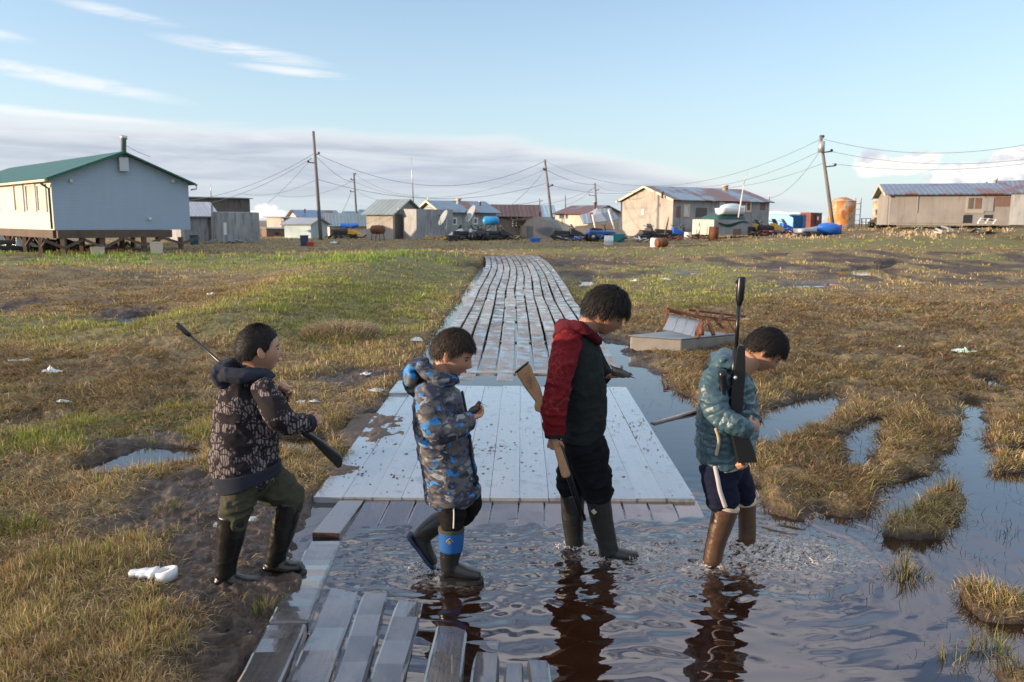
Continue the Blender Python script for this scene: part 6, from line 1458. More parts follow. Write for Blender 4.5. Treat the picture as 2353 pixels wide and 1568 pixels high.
ln_ = t.ramp(vd.outputs['Distance'], [(.05, 0), (.15, 1)]); pt_ = t.ramp(t.noise(t.coord('Object', (1, 1, 1.25)), 10, 3, .5, .6), [(.45, 0), (.48, 1)]); hat = t.node('ShaderNodeTexWave', Scale=26.0, Distortion=4.0); t.link(v, hat.inputs['Vector']); hh2 = t.ramp(hat.outputs['Fac'], [(.25, .15), (.40, 1)])
f_ = t.math('MULTIPLY', t.math('MULTIPLY', ln_, pt_), hh2); t.bump(t.noise(v, 240, 3), .25, .002)
M_h1 = t.set(Base_Color=t.mix(f_, (.018, .015, .019), (.20, .17, .168)), Roughness=.9, Specular_IOR_Level=.15); M_navy = fabric('charcoal_navy_fleece', (.024, .028, .041))
mb = MB(); [limb(mb, Y1, x) for x in (t1, a1n, a1f)]; jk = fused('hoodie', mb, .006, M_h1, r1, 5, wrinkle(.007, 10, 3))
mb = MB(); limb(mb, Y1, [(535, 838, 0, 17, .10), (512, 850, 0, 21, .115), (522, 872, 0, 20, .125), (548, 888, 0, 16, .10)]); limb(mb, Y1, [(518, 862, -.10, 19, .045), (550, 866, -.125, 18, .038), (588, 862, -.105, 16, .036), (614, 858, -.03, 11, .04)]); limb(mb, Y1, [(535, 848, .10, 15, .04), (570, 852, .12, 14, .035), (608, 858, .05, 11, .035)])
fused('hood', mb, .0055, M_navy, r1, 6, wrinkle(.009, 9, 5))
band('hem_band', Y1, [(566, 1074, 0, 77, .162), (570, 1090, 0, 75, .160), (576, 1106, 0, 71, .155)], M_navy, r1, .004); band('cuff', Y1, [(702, 975, -.07, 19, .036), (713, 973, -.04, 19, .036)], M_navy, r1, .004)
M_olive = fabric('olive_grey_trousers', (.055, .053, .036), .3); mb = MB(); [limb(mb, Y1, x) for x in ([(571, 1088, 0, 64, .14), (573, 1112, 0, 58, .13)], l1n, l1f)]; fused('trousers', mb, .006, M_olive, r1, 5, wrinkle(.008, 12, 9))
b_ = boot('boot', Y1, [(536, 1186, -.08, 35, .066), (529, 1236, -.08, 32, .058), (521, 1290, -.08, 25, .050), (518, 1322, -.08, 24, .045)], [(502, 1336, -.08, 14, .036), (522, 1330, -.08, 19, .040), (552, 1336, -.08, 15, .044), (582, 1338, -.08, 12, .040), (596, 1339, -.08, 9, .03)], ((486, 1350), (604, 1350), -.08), M_rubm, M_sole, r1)
mb = MB(); mb.box(P(497, 1206, Y1-.11), (.02, .03, .012)); mb.build('buckle', M_galv, b_)
b_ = boot('boot', Y1, [(665, 1152, .07, 31, .066), (651, 1212, .07, 30, .058), (637, 1266, .07, 25, .050), (630, 1292, .07, 24, .045)], [(612, 1304, .07, 13, .036), (638, 1299, .07, 18, .040), (666, 1303, .07, 14, .044), (690, 1302, .07, 11, .036)], ((600, 1320), (704, 1315), .07), M_rubm, M_sole, r1)
mb = MB(); q_ = P(628, 1178, Y1+.005); [mb.beam(q_+V3(*a_), q_+V3(*e_), .004) for a_, e_ in (((-.01, 0, -.012), (-.01, 0, .012)), ((.01, 0, -.012), (.01, 0, .012)), ((-.01, 0, .012), (.01, 0, .012)), ((-.01, 0, -.012), (.01, 0, -.012)))]; mb.build('buckle', M_galv, b_)
M_gun = NT('blued_steel').set(Base_Color=(.014, .015, .019), Roughness=.30, Metallic=.4); M_gunp = M_plain('black_synthetic_stock', (.008, .009, .010), .45, .15)
M_gunwood = M_wood('walnut_stock', (.34, .17, .075), (.50, .29, .15), 0.1, .3)
g1 = tag(empty('rifle', P(600, 913, Y1+.16)), 'black rifle held slantwise behind the boy in the patterned hoodie', 'rifle'); dyl = lambda x, y: .26-.20*(x-406)/379
GL = lambda x, y: P(x, y, Y1+dyl(x, y))
mb = MB(); mb.tube([GL(430, 766), GL(660, 966)], .0075, 12); mb.build('barrel', M_gun, g1, True); mb = MB(); mb.tube([GL(406, 744), GL(409, 747), GL(430, 766), GL(437, 772)], [.0115, .013, .013, .009], 14); mb.build('muzzle_brake', M_gun, g1, True)
mb = MB(); prism(mb, [(600, 905), (640, 938), (706, 990), (740, 1012), (784, 1046), (788, 1056), (785, 1072), (778, 1076), (745, 1044), (716, 1012), (700, 1003), (660, 968), (596, 920)], Y1, .015, dyl); mb.build('stock', M_gunp, g1, bevel=.008)

# ============ boy 2: blue camouflage parka, holding a small bird
Y2 = 3.76
t2 = [(1012, 872, 0, 30, .10), (1004, 900, 0, 50, .135), (1010, 950, 0, 60, .145), (1017, 1000, 0, 61, .145), (1025, 1050, 0, 62, .15), (1035, 1100, 0, 64, .155), (1041, 1134, 0, 63, .155)]
a2n = [(986, 898, -.12, 31, .055), (987, 945, -.17, 32, .057), (1000, 984, -.19, 30, .054), (1036, 986, -.18, 27, .047), (1068, 972, -.13, 24, .042), (1080, 966, -.10, 22, .038)]; a2f = [(1022, 900, .12, 28, .05), (1045, 955, .16, 26, .045), (1074, 962, .06, 20, .036)]
l2n = [(1042, 1125, -.05, 40, .08), (1041, 1170, -.07, 32, .066), (1039, 1214, -.07, 27, .056)]; l2f = [(1058, 1125, .05, 42, .08), (1076, 1164, .07, 29, .064), (1050, 1188, .07, 25, .055), (1022, 1196, .07, 22, .048)]
r2, c2, M2 = person('smaller boy in blue camouflage parka looking down at a tiny bird while wading', Y2, G(1040, 1325), (1040, 812, 0, 24, -8, 1.02), 1, [t2, a2n, a2f, l2n, l2f],
    [(P(1078, 964, Y2-.10), (.9, .35, .28), (.1, .2, 1), .75, .88, -1), (P(1074, 960, Y2+.05), (.9, -.45, .25), (0, -.3, 1), .75, .88, 1)], M_skin1,
    (.011, .030, M_hair2, 21, 6500, .16, .016, .0022, -.008), [(1008, 888, 0, 24, .052), (1012, 862, 0, 24, .05), (1022, 836, 0, 25, .052)])
t = NT('blue_camouflage'); v = t.coord('Object')
def layer(seed, sc, lo): 
    x = t.node('ShaderNodeTexNoise', Scale=sc, Detail=2.5, Distortion=1.0); m_ = t.node('ShaderNodeMapping'); m_.inputs['Location'].default_value = (seed, seed*2.1, -seed); m_.inputs['Scale'].default_value = (1, 1, 1.45); t.link(v, m_.inputs[0]); t.link(m_.outputs[0], x.inputs['Vector']); return t.ramp(x.outputs['Fac'], [(lo, 0), (lo+.012, 1)])
cc = t.mix(layer(3, 13, .50), (.075, .072, .072), (.022, .026, .052)); cc = t.mix(layer(7, 12, .585), cc, (.19, .20, .205)); cc = t.mix(layer(11, 12, .58), cc, (.012, .17, .45)); cc = t.mix(layer(15, 14, .60), cc, (.018, .02, .035)); t.bump(t.noise(v, 200, 3), .2, .002)
M_camo = t.set(Base_Color=cc, Roughness=.62); 
mb = MB(); [limb(mb, Y2, x) for x in (t2, a2n, a2f)]; limb(mb, Y2, [(972, 834, -.02, 11, .06), (955, 842, 0, 19, .09), (948, 868, 0, 19, .10), (956, 896, 0, 15, .08), (972, 905, 0, 12, .06)]); limb(mb, Y2, [(968, 840, -.07, 12, .03), (985, 862, -.10, 15, .03), (1018, 872, -.085, 13, .028), (1048, 874, -.02, 10, .03)]); limb(mb, Y2, [(968, 838, .07, 12, .03), (1000, 860, .10, 13, .03), (1042, 872, .04, 10, .03)])
fused('parka', mb, .006, M_camo, r2, 4, wrinkle(.0075, 11, 13))
band('hem', Y2, [(1040, 1128, 0, 65, .158), (1042, 1142, 0, 63, .155)], M_camo, r2, .005); mb = MB(); limb(mb, Y2, [(1062, 900, -.045, 3, .006), (1072, 950, -.055, 3, .006)]); limb(mb, Y2, [(1079, 1000, -.05, 3, .007), (1085, 1060, -.05, 3, .007), (1098, 1112, -.05, 3, .007)]); mb.build('zip', M_navy, r2, True)
M_blackf = fabric('black_trousers', (.009, .008, .008), .3); mb = MB(); [limb(mb, Y2, x) for x in ([(1046, 1105, 0, 54, .13), (1048, 1135, 0, 48, .12)], l2n, l2f)]; tr_ = fused('trousers', mb, .006, M_blackf, r2, 5, wrinkle(.007, 13, 19))
mb = MB(); limb(mb, Y2, [(1041, 1140, -.135, 1.6, .003), (1043, 1180, -.139, 1.6, .003), (1042, 1214, -.130, 1.6, .003)]); mb.build('stripe', M_white, r2)
b_ = boot('boot', Y2, [(1037, 1222, -.07, 28, .056), (1036, 1262, -.07, 26, .051), (1033, 1290, -.07, 22, .045), (1034, 1306, -.07, 22, .044)], [(1021, 1316, -.07, 13, .034), (1044, 1310, -.07, 18, .038), (1074, 1317, -.07, 14, .043), (1100, 1322, -.07, 10, .034)], ((1011, 1331), (1111, 1331), -.07), M_rub, M_sole, r2)
M_bluen = fabric('blue_neoprene', (.018, .085, .26), .12, .7); band('cuff', Y2, [(1037, 1216, -.07, 28.5, .057), (1037, 1238, -.07, 28, .056), (1036, 1264, -.07, 26.5, .052)], M_bluen, b_, .003); band('trim', Y2, [(1037, 1212, -.07, 29, .058), (1037, 1219, -.07, 29, .058)], fabric('olive_trim', (.06, .055, .035)), b_, .004)
mb = MB(); ctr = P(1033, 1245, Y2-.07-.062); s_ = .017; mb.add([ctr+V3(-s_, 0, 0), ctr+V3(0, 0, s_*.95), ctr+V3(s_, 0, 0), ctr+V3(0, 0, -s_*.95)]+[ctr+V3(-s_, .006, 0), ctr+V3(0, .006, s_*.95), ctr+V3(s_, .006, 0), ctr+V3(0, .006, -s_*.95)], [(0, 1, 2, 3), (7, 6, 5, 4), (0, 4, 5, 1), (1, 5, 6, 2), (2, 6, 7, 3), (3, 7, 4, 0)]); s_ = .0135
M_tan = M_plain('tan_emblem', (.42, .36, .26), .6, .1); em = mb.build('emblem', M_tan, b_); c0 = ctr+V3(0, -.0015, 0); mb = MB(); mb.add([c0+V3(-s_, 0, 0), c0+V3(0, 0, s_), c0+V3(s_, 0, 0), c0+V3(0, 0, -s_)]+[c0+V3(-s_, .001, 0), c0+V3(0, .001, s_), c0+V3(s_, .001, 0), c0+V3(0, .001, -s_)], [(0, 1, 2, 3), (7, 6, 5, 4), (0, 4, 5, 1), (1, 5, 6, 2), (2, 6, 7, 3), (3, 7, 4, 0)]); mb.build('field', M_brow, em)
mb = MB(); c0 = ctr+V3(0, -.003, 0); [mb.beam(c0+V3(*a_), c0+V3(*e_), .0022) for a_, e_ in (((-.007, 0, -.003), (-.004, 0, .004)), ((-.004, 0, .004), (-.001, 0, -.003)), ((-.001, 0, -.003), (.002, 0, .004)), ((.002, 0, .004), (.005, 0, -.003)), ((-.005, 0, -.006), (.005, 0, -.006)))]; mb.build('lettering', M_tan, em)
boot('boot', Y2, [(1030, 1192, .07, 26, .052), (1004, 1204, .07, 25, .050), (980, 1222, .07, 23, .045), (972, 1232, .07, 22, .042)], [(960, 1228, .07, 15, .034), (970, 1244, .07, 19, .038), (982, 1268, .07, 15, .040), (997, 1292, .07, 10, .032)], ((940, 1226), (1001, 1305), .07), M_rubo, M_plain('blue_black_sole', (.015, .03, .07), .6), r2, extra=(.78, 0, .62))
bd = tag(empty('bird', P(1092, 940, Y2-.05)), 'tiny dark bird with rusty neck and needle beak cupped in the camouflage boy hands', 'bird'); mb = MB(); M_ = Matrix.Rotation(R_(-28), 3, 'Y'); yb_ = Y2-.05
M_birdd = M_plain('slate_feathers', (.045, .042, .045), .7, .5, 60); M_birdr = M_plain('rusty_feathers', (.22, .05, .02), .7, .3, 60); mb.ball(P(1090, 942, yb_), (.034, .019, .019), 14, 9, M_); mb.ball(P(1098, 932, yb_), (.013, .011, .014), 10, 7); mb.ball(P(1101, 926, yb_), (.011, .0095, .0095), 10, 7); mb.ball(P(1078, 952, yb_), (.018, .010, .005), 8, 5, M_); fused('body', mb, .0022, M_birdd, bd, 2)
mb = MB(); mb.ball(P(1097, 933, yb_-.004), (.0105, .0105, .013), 10, 7); mb.build('neck_patch', M_birdr, bd, True); mb = MB(); mb.tube([P(1104, 926, yb_), P(1109, 929, yb_), P(1118, 933, yb_-.01)], [.0022, .0014, .0007], 6); mb.build('beak', M_black, bd, True)
mb = MB(); mb.ball(P(1087, 943, yb_-.014), (.028, .006, .011), 10, 6, Matrix.Rotation(R_(-20), 3, 'Y')); mb.build('wing', M_plain('striped_wing', (.07, .065, .065), .7, .8, 120), bd, True)

# ============ boy 3: red sleeves, lever rifle pointing down
Y3 = 4.08
t3 = [(1326, 772, 0, 34, .105), (1324, 808, 0, 53, .145), (1330, 858, 0, 57, .155), (1337, 910, 0, 54, .155), (1341, 960, 0, 50, .150), (1337, 1004, 0, 47, .14)]
a3n = [(1306, 782, -.12, 29, .055), (1292, 838, -.18, 28, .054), (1280, 895, -.205, 27, .052), (1273, 948, -.205, 26, .050), (1274, 992, -.19, 21, .042)]; a3f = [(1346, 790, .12, 26, .052), (1372, 845, .15, 25, .048), (1388, 866, .10, 18, .038)]
l3n = [(1348, 1020, -.05, 46, .095), (1356, 1070, -.06, 44, .088), (1370, 1112, -.06, 37, .080), (1374, 1138, -.06, 33, .070), (1376, 1160, -.06, 25, .05)]; l3f = [(1328, 1020, .05, 42, .09), (1320, 1070, .07, 37, .082), (1314, 1110, .07, 33, .074), (1313, 1126, .07, 32, .068), (1314, 1150, .07, 24, .05)]
r3, c3, M3 = person('tallest boy in dark hoodie with crimson sleeves looking down at a bird in his hand', Y3, G(1370, 1265), (1390, 716, 0, 33, -14, 1.09), 1, [t3, a3n, a3f, l3n, l3f],
    [(P(1272, 1002, Y3-.19), (-.1, .05, -1), (.55, .6, 0), 1.5, 1.0, 1), (P(1392, 864, Y3+.09), (1, -.15, .1), (.1, -.1, 1), .8, 1.0, -1)], M_skin2,
    (.017, .046, M_hair1, 31, 7500, .13, .030, .0024, -.022), [(1334, 790, 0, 26, .058), (1344, 762, 0, 25, .054), (1362, 738, 0, 26, .056)])
M_char = fabric('charcoal_hoodie', (.015, .019, .019), .35); t = NT('crimson_sleeve'); v = t.coord('Object'); vo = t.node('ShaderNodeTexVoronoi', feature='DISTANCE_TO_EDGE', Scale=26.0); ww = t.node('ShaderNodeVectorMath', operation='MULTIPLY_ADD'); wn_ = t.node('ShaderNodeTexNoise', Scale=14.0); t.link(v, wn_.inputs['Vector']); t.link(wn_.outputs['Color'], ww.inputs[0]); ww.inputs[1].default_value = (.07,)*3; t.link(v, ww.inputs[2]); t.link(ww.outputs[0], vo.inputs['Vector'])
sz = t.node('ShaderNodeSeparateXYZ', i0=v); grd = t.ramp(t.math('MULTIPLY', t.math('SUBTRACT', sz.outputs[2], .55), 1.6), [(0, 0), (1, 1)]); lm = t.math('MULTIPLY', t.ramp(vo.outputs['Distance'], [(.02, 1), (.06, 0)]), t.ramp(t.noise(v, 5, 2), [(.45, 0), (.55, .5)]))
M_crim = t.set(Base_Color=t.mix(lm, t.mix(t.noise(v, 9, 4), (.085, .006, .010), (.19, .011, .014)), (.30, .06, .055)), Roughness=.85, Specular_IOR_Level=.15)
mb = MB(); limb(mb, Y3, t3); limb(mb, Y3, a3f); fused('hoodie', mb, .006, M_char, r3, 5, wrinkle(.007, 9, 23)); mb = MB(); limb(mb, Y3, a3n, grow=.006); limb(mb, Y3, [(1300, 776, -.07, 22, .06), (1322, 768, -.05, 17, .06)], grow=.003); fused('sleeve', mb, .0055, M_crim, r3, 4, wrinkle(.007, 12, 27))
mb = MB(); limb(mb, Y3, [(1292, 766, .0, 14, .09), (1287, 758, 0, 12, .08), (1305, 750, -.06, 12, .04), (1335, 752, -.10, 12, .028), (1358, 770, -.085, 11, .026), (1374, 784, -.02, 9, .028)]); limb(mb, Y3, [(1300, 752, .06, 12, .035), (1335, 755, .09, 12, .028), (1372, 782, .03, 9, .028)]); fused('hood', mb, .0048, fabric('maroon_hood', (.075, .009, .015), .3), r3, 4, wrinkle(.005, 16, 29))
band('hem_band', Y3, [(1337, 992, 0, 47, .142), (1337, 1008, 0, 46, .138)], M_char, r3, .005); band('cuff', Y3, [(1273, 988, -.19, 20, .040), (1274, 1004, -.19, 19, .038)], M_char, r3, .007); band('cuff', Y3, [(1380, 862, .12, 19, .038), (1393, 868, .09, 17, .034)], M_char, r3, .005)
mb = MB(); limb(mb, Y3, [(1338, 985, -.10, 26, .045), (1368, 962, -.09, 16, .04), (1372, 930, -.08, 12, .035)]); fused('pouch_pocket', mb, .006, M_char, r3, 5, wrinkle(.005, 14, 33))
M_blk3 = fabric('black_baggy_trousers', (.005, .006, .008), .3); mb = MB(); [limb(mb, Y3, x) for x in ([(1338, 1000, 0, 46, .13), (1339, 1040, 0, 48, .13)], l3n, l3f)]; fused('trousers', mb, .006, M_blk3, r3, 5, wrinkle(.010, 10, 37))
boot('boot', Y3, [(1375, 1148, -.06, 29, .060), (1384, 1198, -.06, 26, .054), (1394, 1240, -.06, 23, .048), (1400, 1272, -.06, 24, .048)], [(1388, 1282, -.06, 14, .038), (1412, 1276, -.06, 17, .042), (1440, 1276, -.06, 13, .044), (1462, 1277, -.06, 10, .034)], ((1380, 1292), (1470, 1288), -.06), M_rubo, M_sole, r3)
mb = MB(); ctr = P(1365, 1177, Y3-.06-.064); s_ = .015; mb.add([ctr+V3(-s_, 0, .002), ctr+V3(0, 0, s_), ctr+V3(s_, 0, -.002), ctr+V3(0, 0, -s_)]+[ctr+V3(-s_, .01, .002), ctr+V3(0, .01, s_), ctr+V3(s_, .01, -.002), ctr+V3(0, .01, -s_)], [(0, 1, 2, 3), (7, 6, 5, 4), (0, 4, 5, 1), (1, 5, 6, 2), (2, 6, 7, 3), (3, 7, 4, 0)]); mb.build('emblem', M_tan, r3)
boot('boot', Y3, [(1316, 1134, .07, 29, .060), (1316, 1190, .07, 26, .054), (1319, 1232, .07, 22, .047), (1322, 1258, .07, 23, .046)], [(1312, 1268, .07, 13, .038), (1334, 1262, .07, 17, .042), (1360, 1266, .07, 13, .042)], ((1300, 1278), (1376, 1276), .07), M_rubo, M_sole, r3)
g3 = tag(empty('rifle', P(1268, 1000, Y3-.22)), 'wooden stocked rifle held muzzle down behind the tallest boy', 'rifle'); Yg = Y3-.235
mb = MB(); prism(mb, [(1186, 858), (1192, 851), (1211, 836), (1216, 835), (1220, 842), (1227, 862), (1242, 891), (1252, 930), (1262, 965), (1248, 972), (1242, 948), (1230, 944), (1227, 934), (1231, 924), (1206, 891)], Yg+.03, .017); mb.build('stock', M_gunwood, g3, bevel=.009)
mb = MB(); prism(mb, [(1185, 858), (1190, 851), (1210, 835), (1216, 833), (1213, 831), (1186, 852), (1182, 857)], Yg+.03, .0175); mb.build('butt_plate', M_gunp, g3, bevel=.002)
mb = MB(); prism(mb, [(1244, 940), (1262, 950), (1282, 1005), (1268, 1012)], Yg+.03, .013); mb.build('receiver', M_gun, g3, bevel=.003)
mb = MB(); prism(mb, [(1266, 1006), (1280, 1003), (1311, 1090), (1307, 1096), (1293, 1098), (1289, 1090)], Yg+.03, .017); mb.build('forend', M_gunwood, g3, bevel=.008)
mb = MB(); mb.tube([P(1282, 1000, Yg+.03), P(1344, 1196, Yg+.03)], .0082, 12); mb.tube([P(1275, 1010, Yg+.03), P(1334, 1188, Yg+.03)], .006, 10); mb.build('barrel', M_gun, g3, True); mb = MB(); mb.box(P(1345, 1186, Yg+.03), (.006, .004, .014)); mb.build('front_sight', M_plain('orange_sight', (.5, .1, .02), .4), g3)
bd = tag(empty('bird', P(1425, 858, Y3+.07)), 'brown streaked bird with folded striped wing lying on the tallest boy open hand', 'bird'); M_ = Matrix.Rotation(R_(18), 3, 'Y'); M_st = M_plain('streaked_feathers', (.11, .095, .085), .75, .9, 90); mb = MB(); mb.ball(P(1422, 858, Y3+.06), (.050, .026, .022), 14, 9, M_); mb.ball(P(1444, 864, Y3+.05), (.015, .012, .012), 10, 7); fused('body', mb, .003, M_st, bd, 2)
mb = MB(); vs = []
for k in range(9): a_ = k/8; vs += [P(1401+a_*8, 838+a_*16, Y3+.03-.05*a_), P(1420+a_*34, 846+a_*16+2*math.sin(k*2.5), Y3+.0)]
mb.add(vs, [(2*k, 2*k+1, 2*k+3, 2*k+2) for k in range(8)]); w_ = mb.build('wing', M_st, bd); w_.modifiers.new('s', 'SOLIDIFY').thickness = .005
mb = MB(); mb.tube([P(1448, 865, Y3+.05), P(1460, 870, Y3+.04)], [.004, .001], 6); mb.build('beak', M_black, bd, True)

# ============ boy 4: teal quilted jacket, long black air rifle upright
Y4 = 3.98
t4 = [(1676, 842, 0, 32, .105), (1672, 868, 0, 50, .14), (1672, 905, 0, 57, .15), (1667, 950, 0, 61, .15), (1660, 1000, 0, 59, .15), (1655, 1038, 0, 54, .145), (1656, 1062, 0, 47, .135)]
a4n = [(1648, 866, -.11, 33, .057), (1641, 912, -.18, 33, .057), (1656, 954, -.22, 29, .052), (1694, 976, -.27, 24, .046), (1720, 982, -.25, 21, .040)]; a4f = [(1692, 866, .12, 28, .052), (1716, 925, .14, 25, .048), (1719, 1000, .04, 21, .042), (1712, 1046, -.06, 17, .036)]
l4n = [(1650, 1070, -.05, 42, .085), (1655, 1115, -.07, 40, .078), (1662, 1156, -.07, 38, .070), (1665, 1172, -.07, 28, .055)]; l4f = [(1678, 1070, .06, 38, .08), (1702, 1118, .12, 30, .07), (1713, 1146, .15, 22, .060), (1715, 1165, .15, 18, .05)]
r4, c4_, M4 = person('boy in teal quilted jacket and navy shorts hugging a long black rifle upright', Y4, G(1660, 1285), (1757, 805, 0, 46, -10, .985), 1, [t4, a4n, a4f, l4n, l4f],
    [(P(1722, 984, Y4-.25), (.75, .45, .15), (-.3, 1, 0), 1.4, .9, 1), (P(1710, 1052, Y4-.10), (-.2, -.5, -.5), (-1, -.2, .6), 1.2, .9, -1)], M_skin1,
    (.013, .038, M_hair1, 41, 6500, .13, .022, .0023, -.014), [(1690, 868, 0, 24, .05), (1706, 846, 0, 24, .05), (1730, 824, 0, 25, .052)])
def axis_s(V, Y0, pts):
    A_ = np.array([tuple(P(a, b, Y0+d)) for a, b, d, _, _ in pts]); best = np.full(len(V), 1e9); s = np.zeros(len(V)); acc = 0
    for i in range(len(A_)-1):
        e = A_[i+1]-A_[i]; L = np.linalg.norm(e); t_ = np.clip(((V-A_[i]) @ e)/L**2, 0, 1); d = np.linalg.norm(V-A_[i]-t_[:, None]*e, axis=1); m = d < best; best[m] = d[m]; s[m] = acc+t_[m]*L; acc += L
    return s, best
def quilt(V, N):
    s1, d1 = axis_s(V, Y4, t4); s2, d2 = axis_s(V, Y4, a4n); s = np.where(d2 < d1*.62, s2, s1+.04*(vn3(V*4, 61)-.5)); return .0050*np.abs(np.sin(math.pi*(s+.012*vn3(V*9, 63))/.034))**.5-.002+wrinkle(.0075, 13, 43)(V, N)
t = NT('teal_quilted_nylon'); v = t.coord('Object'); M_teal = t.set(Base_Color=t.mix(t.noise(v, 7, 4), (.026, .062, .082), (.046, .100, .122)), Roughness=t.ramp(t.noise(v, 18, 4), [(.3, .28), (.7, .5)])); t.bump(t.noise(v, 70, 4, .6), .5, .004)
mb = MB(); [limb(mb, Y4, x) for x in (t4, a4n, a4f)]; limb(mb, Y4, [(1690, 826, -.03, 9, .06), (1668, 822, 0, 17, .09), (1648, 834, 0, 18, .10), (1640, 858, 0, 14, .08)]); limb(mb, Y4, [(1660, 830, -.09, 12, .028), (1690, 850, -.10, 12, .026), (1712, 864, -.03, 9, .026)]); limb(mb, Y4, [(1660, 830, .09, 12, .028), (1700, 850, .08, 12, .026)]); fused('jacket', mb, .005, M_teal, r4, 3, quilt)
band('hem', Y4, [(1656, 1058, 0, 49, .137), (1657, 1068, 0, 47, .134)], M_tan, r4, .003); M_navys = fabric('navy_shorts', (.009, .011, .028), .25); mb = MB(); [limb(mb, Y4, x) for x in ([(1658, 1050, 0, 44, .125), (1662, 1085, 0, 46, .125)], l4n[:3], l4f[:3])]; fused('shorts', mb, .006, M_navys, r4, 5, wrinkle(.006, 12, 47))
M_whs = fabric('white_stripe', (.50, .46, .45), .15); mb = MB(); limb(mb, Y4, [(1643, 1072, -.128, 5, .006), (1649, 1100, -.146, 5, .006), (1655, 1130, -.150, 5, .006), (1667, 1166, -.144, 5, .006)]); mb.build('stripe', M_whs, r4, True); mb = MB(); limb(mb, Y4, [(1645, 985, -.158, 4, .006), (1652, 1012, -.160, 4, .006), (1646, 1046, -.150, 4, .006)]); mb.build('pocket_piping', M_tan, r4, True)
b_ = boot('boot', Y4, [(1668, 1168, -.07, 30, .062), (1656, 1208, -.07, 27, .056), (1644, 1252, -.07, 23, .050), (1636, 1290, -.07, 22, .048)], [(1624, 1308, -.07, 13, .036), (1648, 1306, -.07, 15, .042), (1684, 1312, -.07, 12, .038)], ((1612, 1318), (1696, 1318), -.07), M_rubb, M_sole, r4); M_creamr = M_plain('cream_rubber', (.50, .40, .26), .5, .1); band('rim', Y4, [(1669, 1160, -.07, 31, .064), (1667, 1167, -.07, 31, .064)], M_creamr, b_, .002)
b_ = boot('boot', Y4, [(1714, 1158, .15, 22, .056), (1717, 1195, .15, 20, .050), (1717, 1230, .15, 20, .048), (1716, 1250, .15, 19, .046)], [(1708, 1260, .15, 12, .036), (1740, 1262, .15, 12, .038)], ((1700, 1270), (1760, 1270), .15), M_rubb, M_sole, r4); band('rim', Y4, [(1713, 1151, .15, 23, .058), (1714, 1157, .15, 23, .058)], M_creamr, b_, .002)
g4 = tag(empty('air_rifle', P(1700, 900, Y4-.19)), 'long black air rifle with scope held upright against the teal jacket', 'rifle'); Yg = Y4-.19; X4 = lambda l: [(1532+.4642*a, 612.8+.4642*b) for a, b in l]
mb = MB(); mb.tube([P(1704, 636, Yg), P(1704, 639, Yg), P(1699.5, 690, Yg), P(1698, 702, Yg)], [.018, .0205, .0185, .011], 16); mb.build('muzzle_brake', M_gun, g4, True); mb = MB(); mb.tube([P(1698, 698, Yg), P(1691, 806, Yg)], .0095, 12); mb.build('barrel', M_gun, g4, True); mb = MB(); mb.ball(P(1693, 648, Yg), .009, 8, 6); mb.build('front_sight', M_gun, g4, True)
mb = MB(); prism(mb, X4([(344, 398), (350, 388), (378, 388), (384, 396), (386, 470), (384, 560), (378, 610), (376, 680), (366, 712), (372, 760), (400, 830), (422, 885), (446, 966), (350, 970), (334, 900), (318, 830), (312, 760), (312, 640), (324, 540), (332, 470)]), Yg, .019); mb.build('stock', M_gunp, g4, bevel=.008)
mb = MB(); mb.tube([P(1690, 800, Yg-.004), P(1683, 900, Yg-.004)], .0135, 12); mb.build('receiver', M_gun, g4, True)
mb = MB(); q = X4([(280, 512), (280, 545), (281, 570), (283, 640), (284, 668)]); mb.tube([P(a-1.5, b, Yg-.03) for a, b in q], [.0215, .019, .013, .013, .018], 16); o_ = mb.build('scope', M_gun, g4, True); mb = MB(); [mb.beam(P(1663, y_, Yg-.028), P(1686, y_+2, Yg-.005), .012) for y_ in (886, 912)]; mb.build('mount', M_gun, o_)
mb = MB(); mb.tube([P(1703, 926, Yg), P(1706, 934, Yg), P(1705, 940, Yg)], .002, 6); mb.build('trigger', M_gun, g4, True); mb = MB(); mb.tube([P(1690, 868, Yg-.012), P(1690, 868, Yg-.045)], .006, 8); mb.ball(P(1690, 868, Yg-.048), .009, 8, 6); mb.build('cocking_knob', M_galv, g4, True)
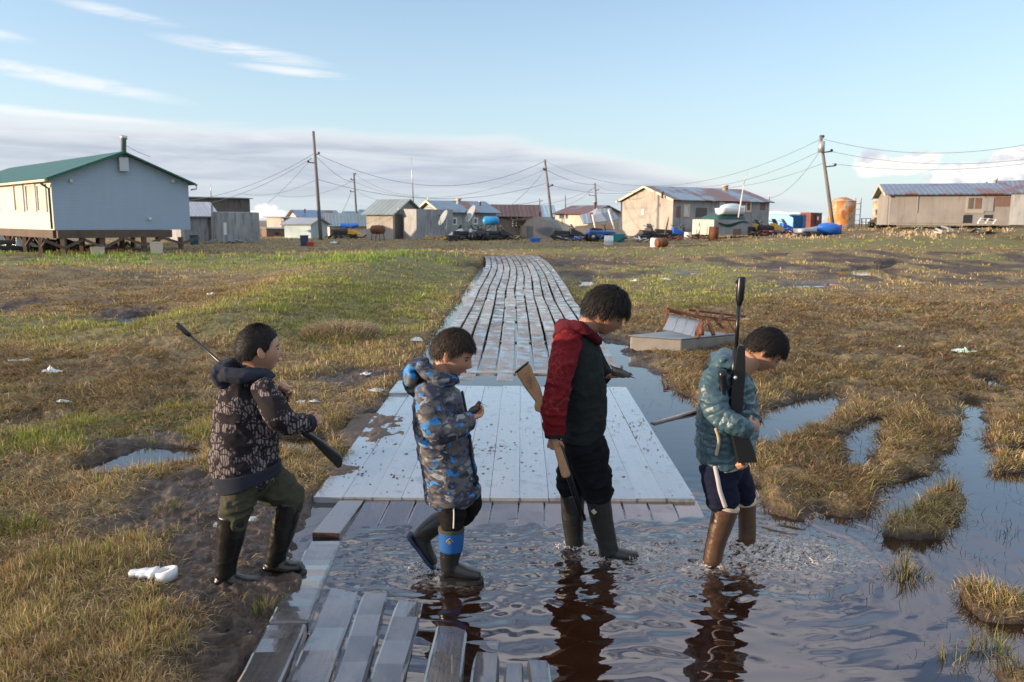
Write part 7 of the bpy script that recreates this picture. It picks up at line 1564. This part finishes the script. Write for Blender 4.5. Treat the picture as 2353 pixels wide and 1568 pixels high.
mb = MB(); n_ = 18; mb.tube([P(1708+7.5*math.cos(2*math.pi*k/n_), 934+8*math.sin(2*math.pi*k/n_), Yg) for k in range(n_+1)], .0028, 6); mb.build('trigger_guard', M_gun, g4, True)

# ------------------------------------------------------------------ splashes round the boots
t = NT('splash'); M_spl = t.set(Base_Color=(.72, .71, .69), Roughness=.3, Transmission_Weight=.25, IOR=1.33)
def splash(c, r, n, h, seed, name='water_splash', dirx=.4, big=.008):
    g = np.random.default_rng(seed); mb = MB()
    for i in range(n):
        a = g.uniform(0, 2*math.pi); q = r*math.sqrt(g.uniform(.05, 1)); x = c.x+q*math.cos(a)*1.3+dirx*r*g.uniform(0, 1); y = c.y+q*math.sin(a)*.8; z = abs(g.normal(0, h))*(1-.5*q/r); s = g.uniform(.0012, big)*(1 if z < h else .5)
        mb.ball((x, y, z+.003), (s*g.uniform(.8, 2.2), s*g.uniform(.7, 1.5), s*g.uniform(.6, 1.3)), 6, 4, Euler((g.uniform(-1, 1), g.uniform(-1, 1), g.uniform(0, 3))).to_matrix())
    for i in range(n//8):       # ragged threads of thrown water
        a = g.uniform(0, 2*math.pi); q = r*g.uniform(.2, .9); p = Vector((c.x+q*math.cos(a)*1.3+dirx*r*.5, c.y+q*math.sin(a)*.8, .0)); u = Vector((math.cos(a)*.8+dirx, math.sin(a)*.6, 1.0)).normalized(); L = g.uniform(.02, .06)*h/.02*.6
        mb.tube([p, p+u*L*.5+Vector((.01*g.normal(), 0, 0)), p+u*L+Vector((0, 0, -L*.25))], [.004, .003, .001], 5)
    return tag(mb.build(name, M_spl, None, True), kind='stuff')
splash(P(1765, 1250, 4.05), .20, 110, .016, 1, big=.0045); splash(P(1640, 1292, 3.92), .10, 36, .010, 2, big=.004); splash(P(1450, 1262, 4.04), .13, 40, .010, 3, big=.004); splash(P(1318, 1256, 4.12), .08, 90, .008, 4, dirx=0, big=.004); splash(P(975, 1290, 3.83), .08, 110, .022, 5, dirx=-.3, big=.004); splash(P(1060, 1330, 3.74), .08, 60, .006, 6, dirx=.6, big=.003)
print('MESHES', len(bpy.data.meshes))
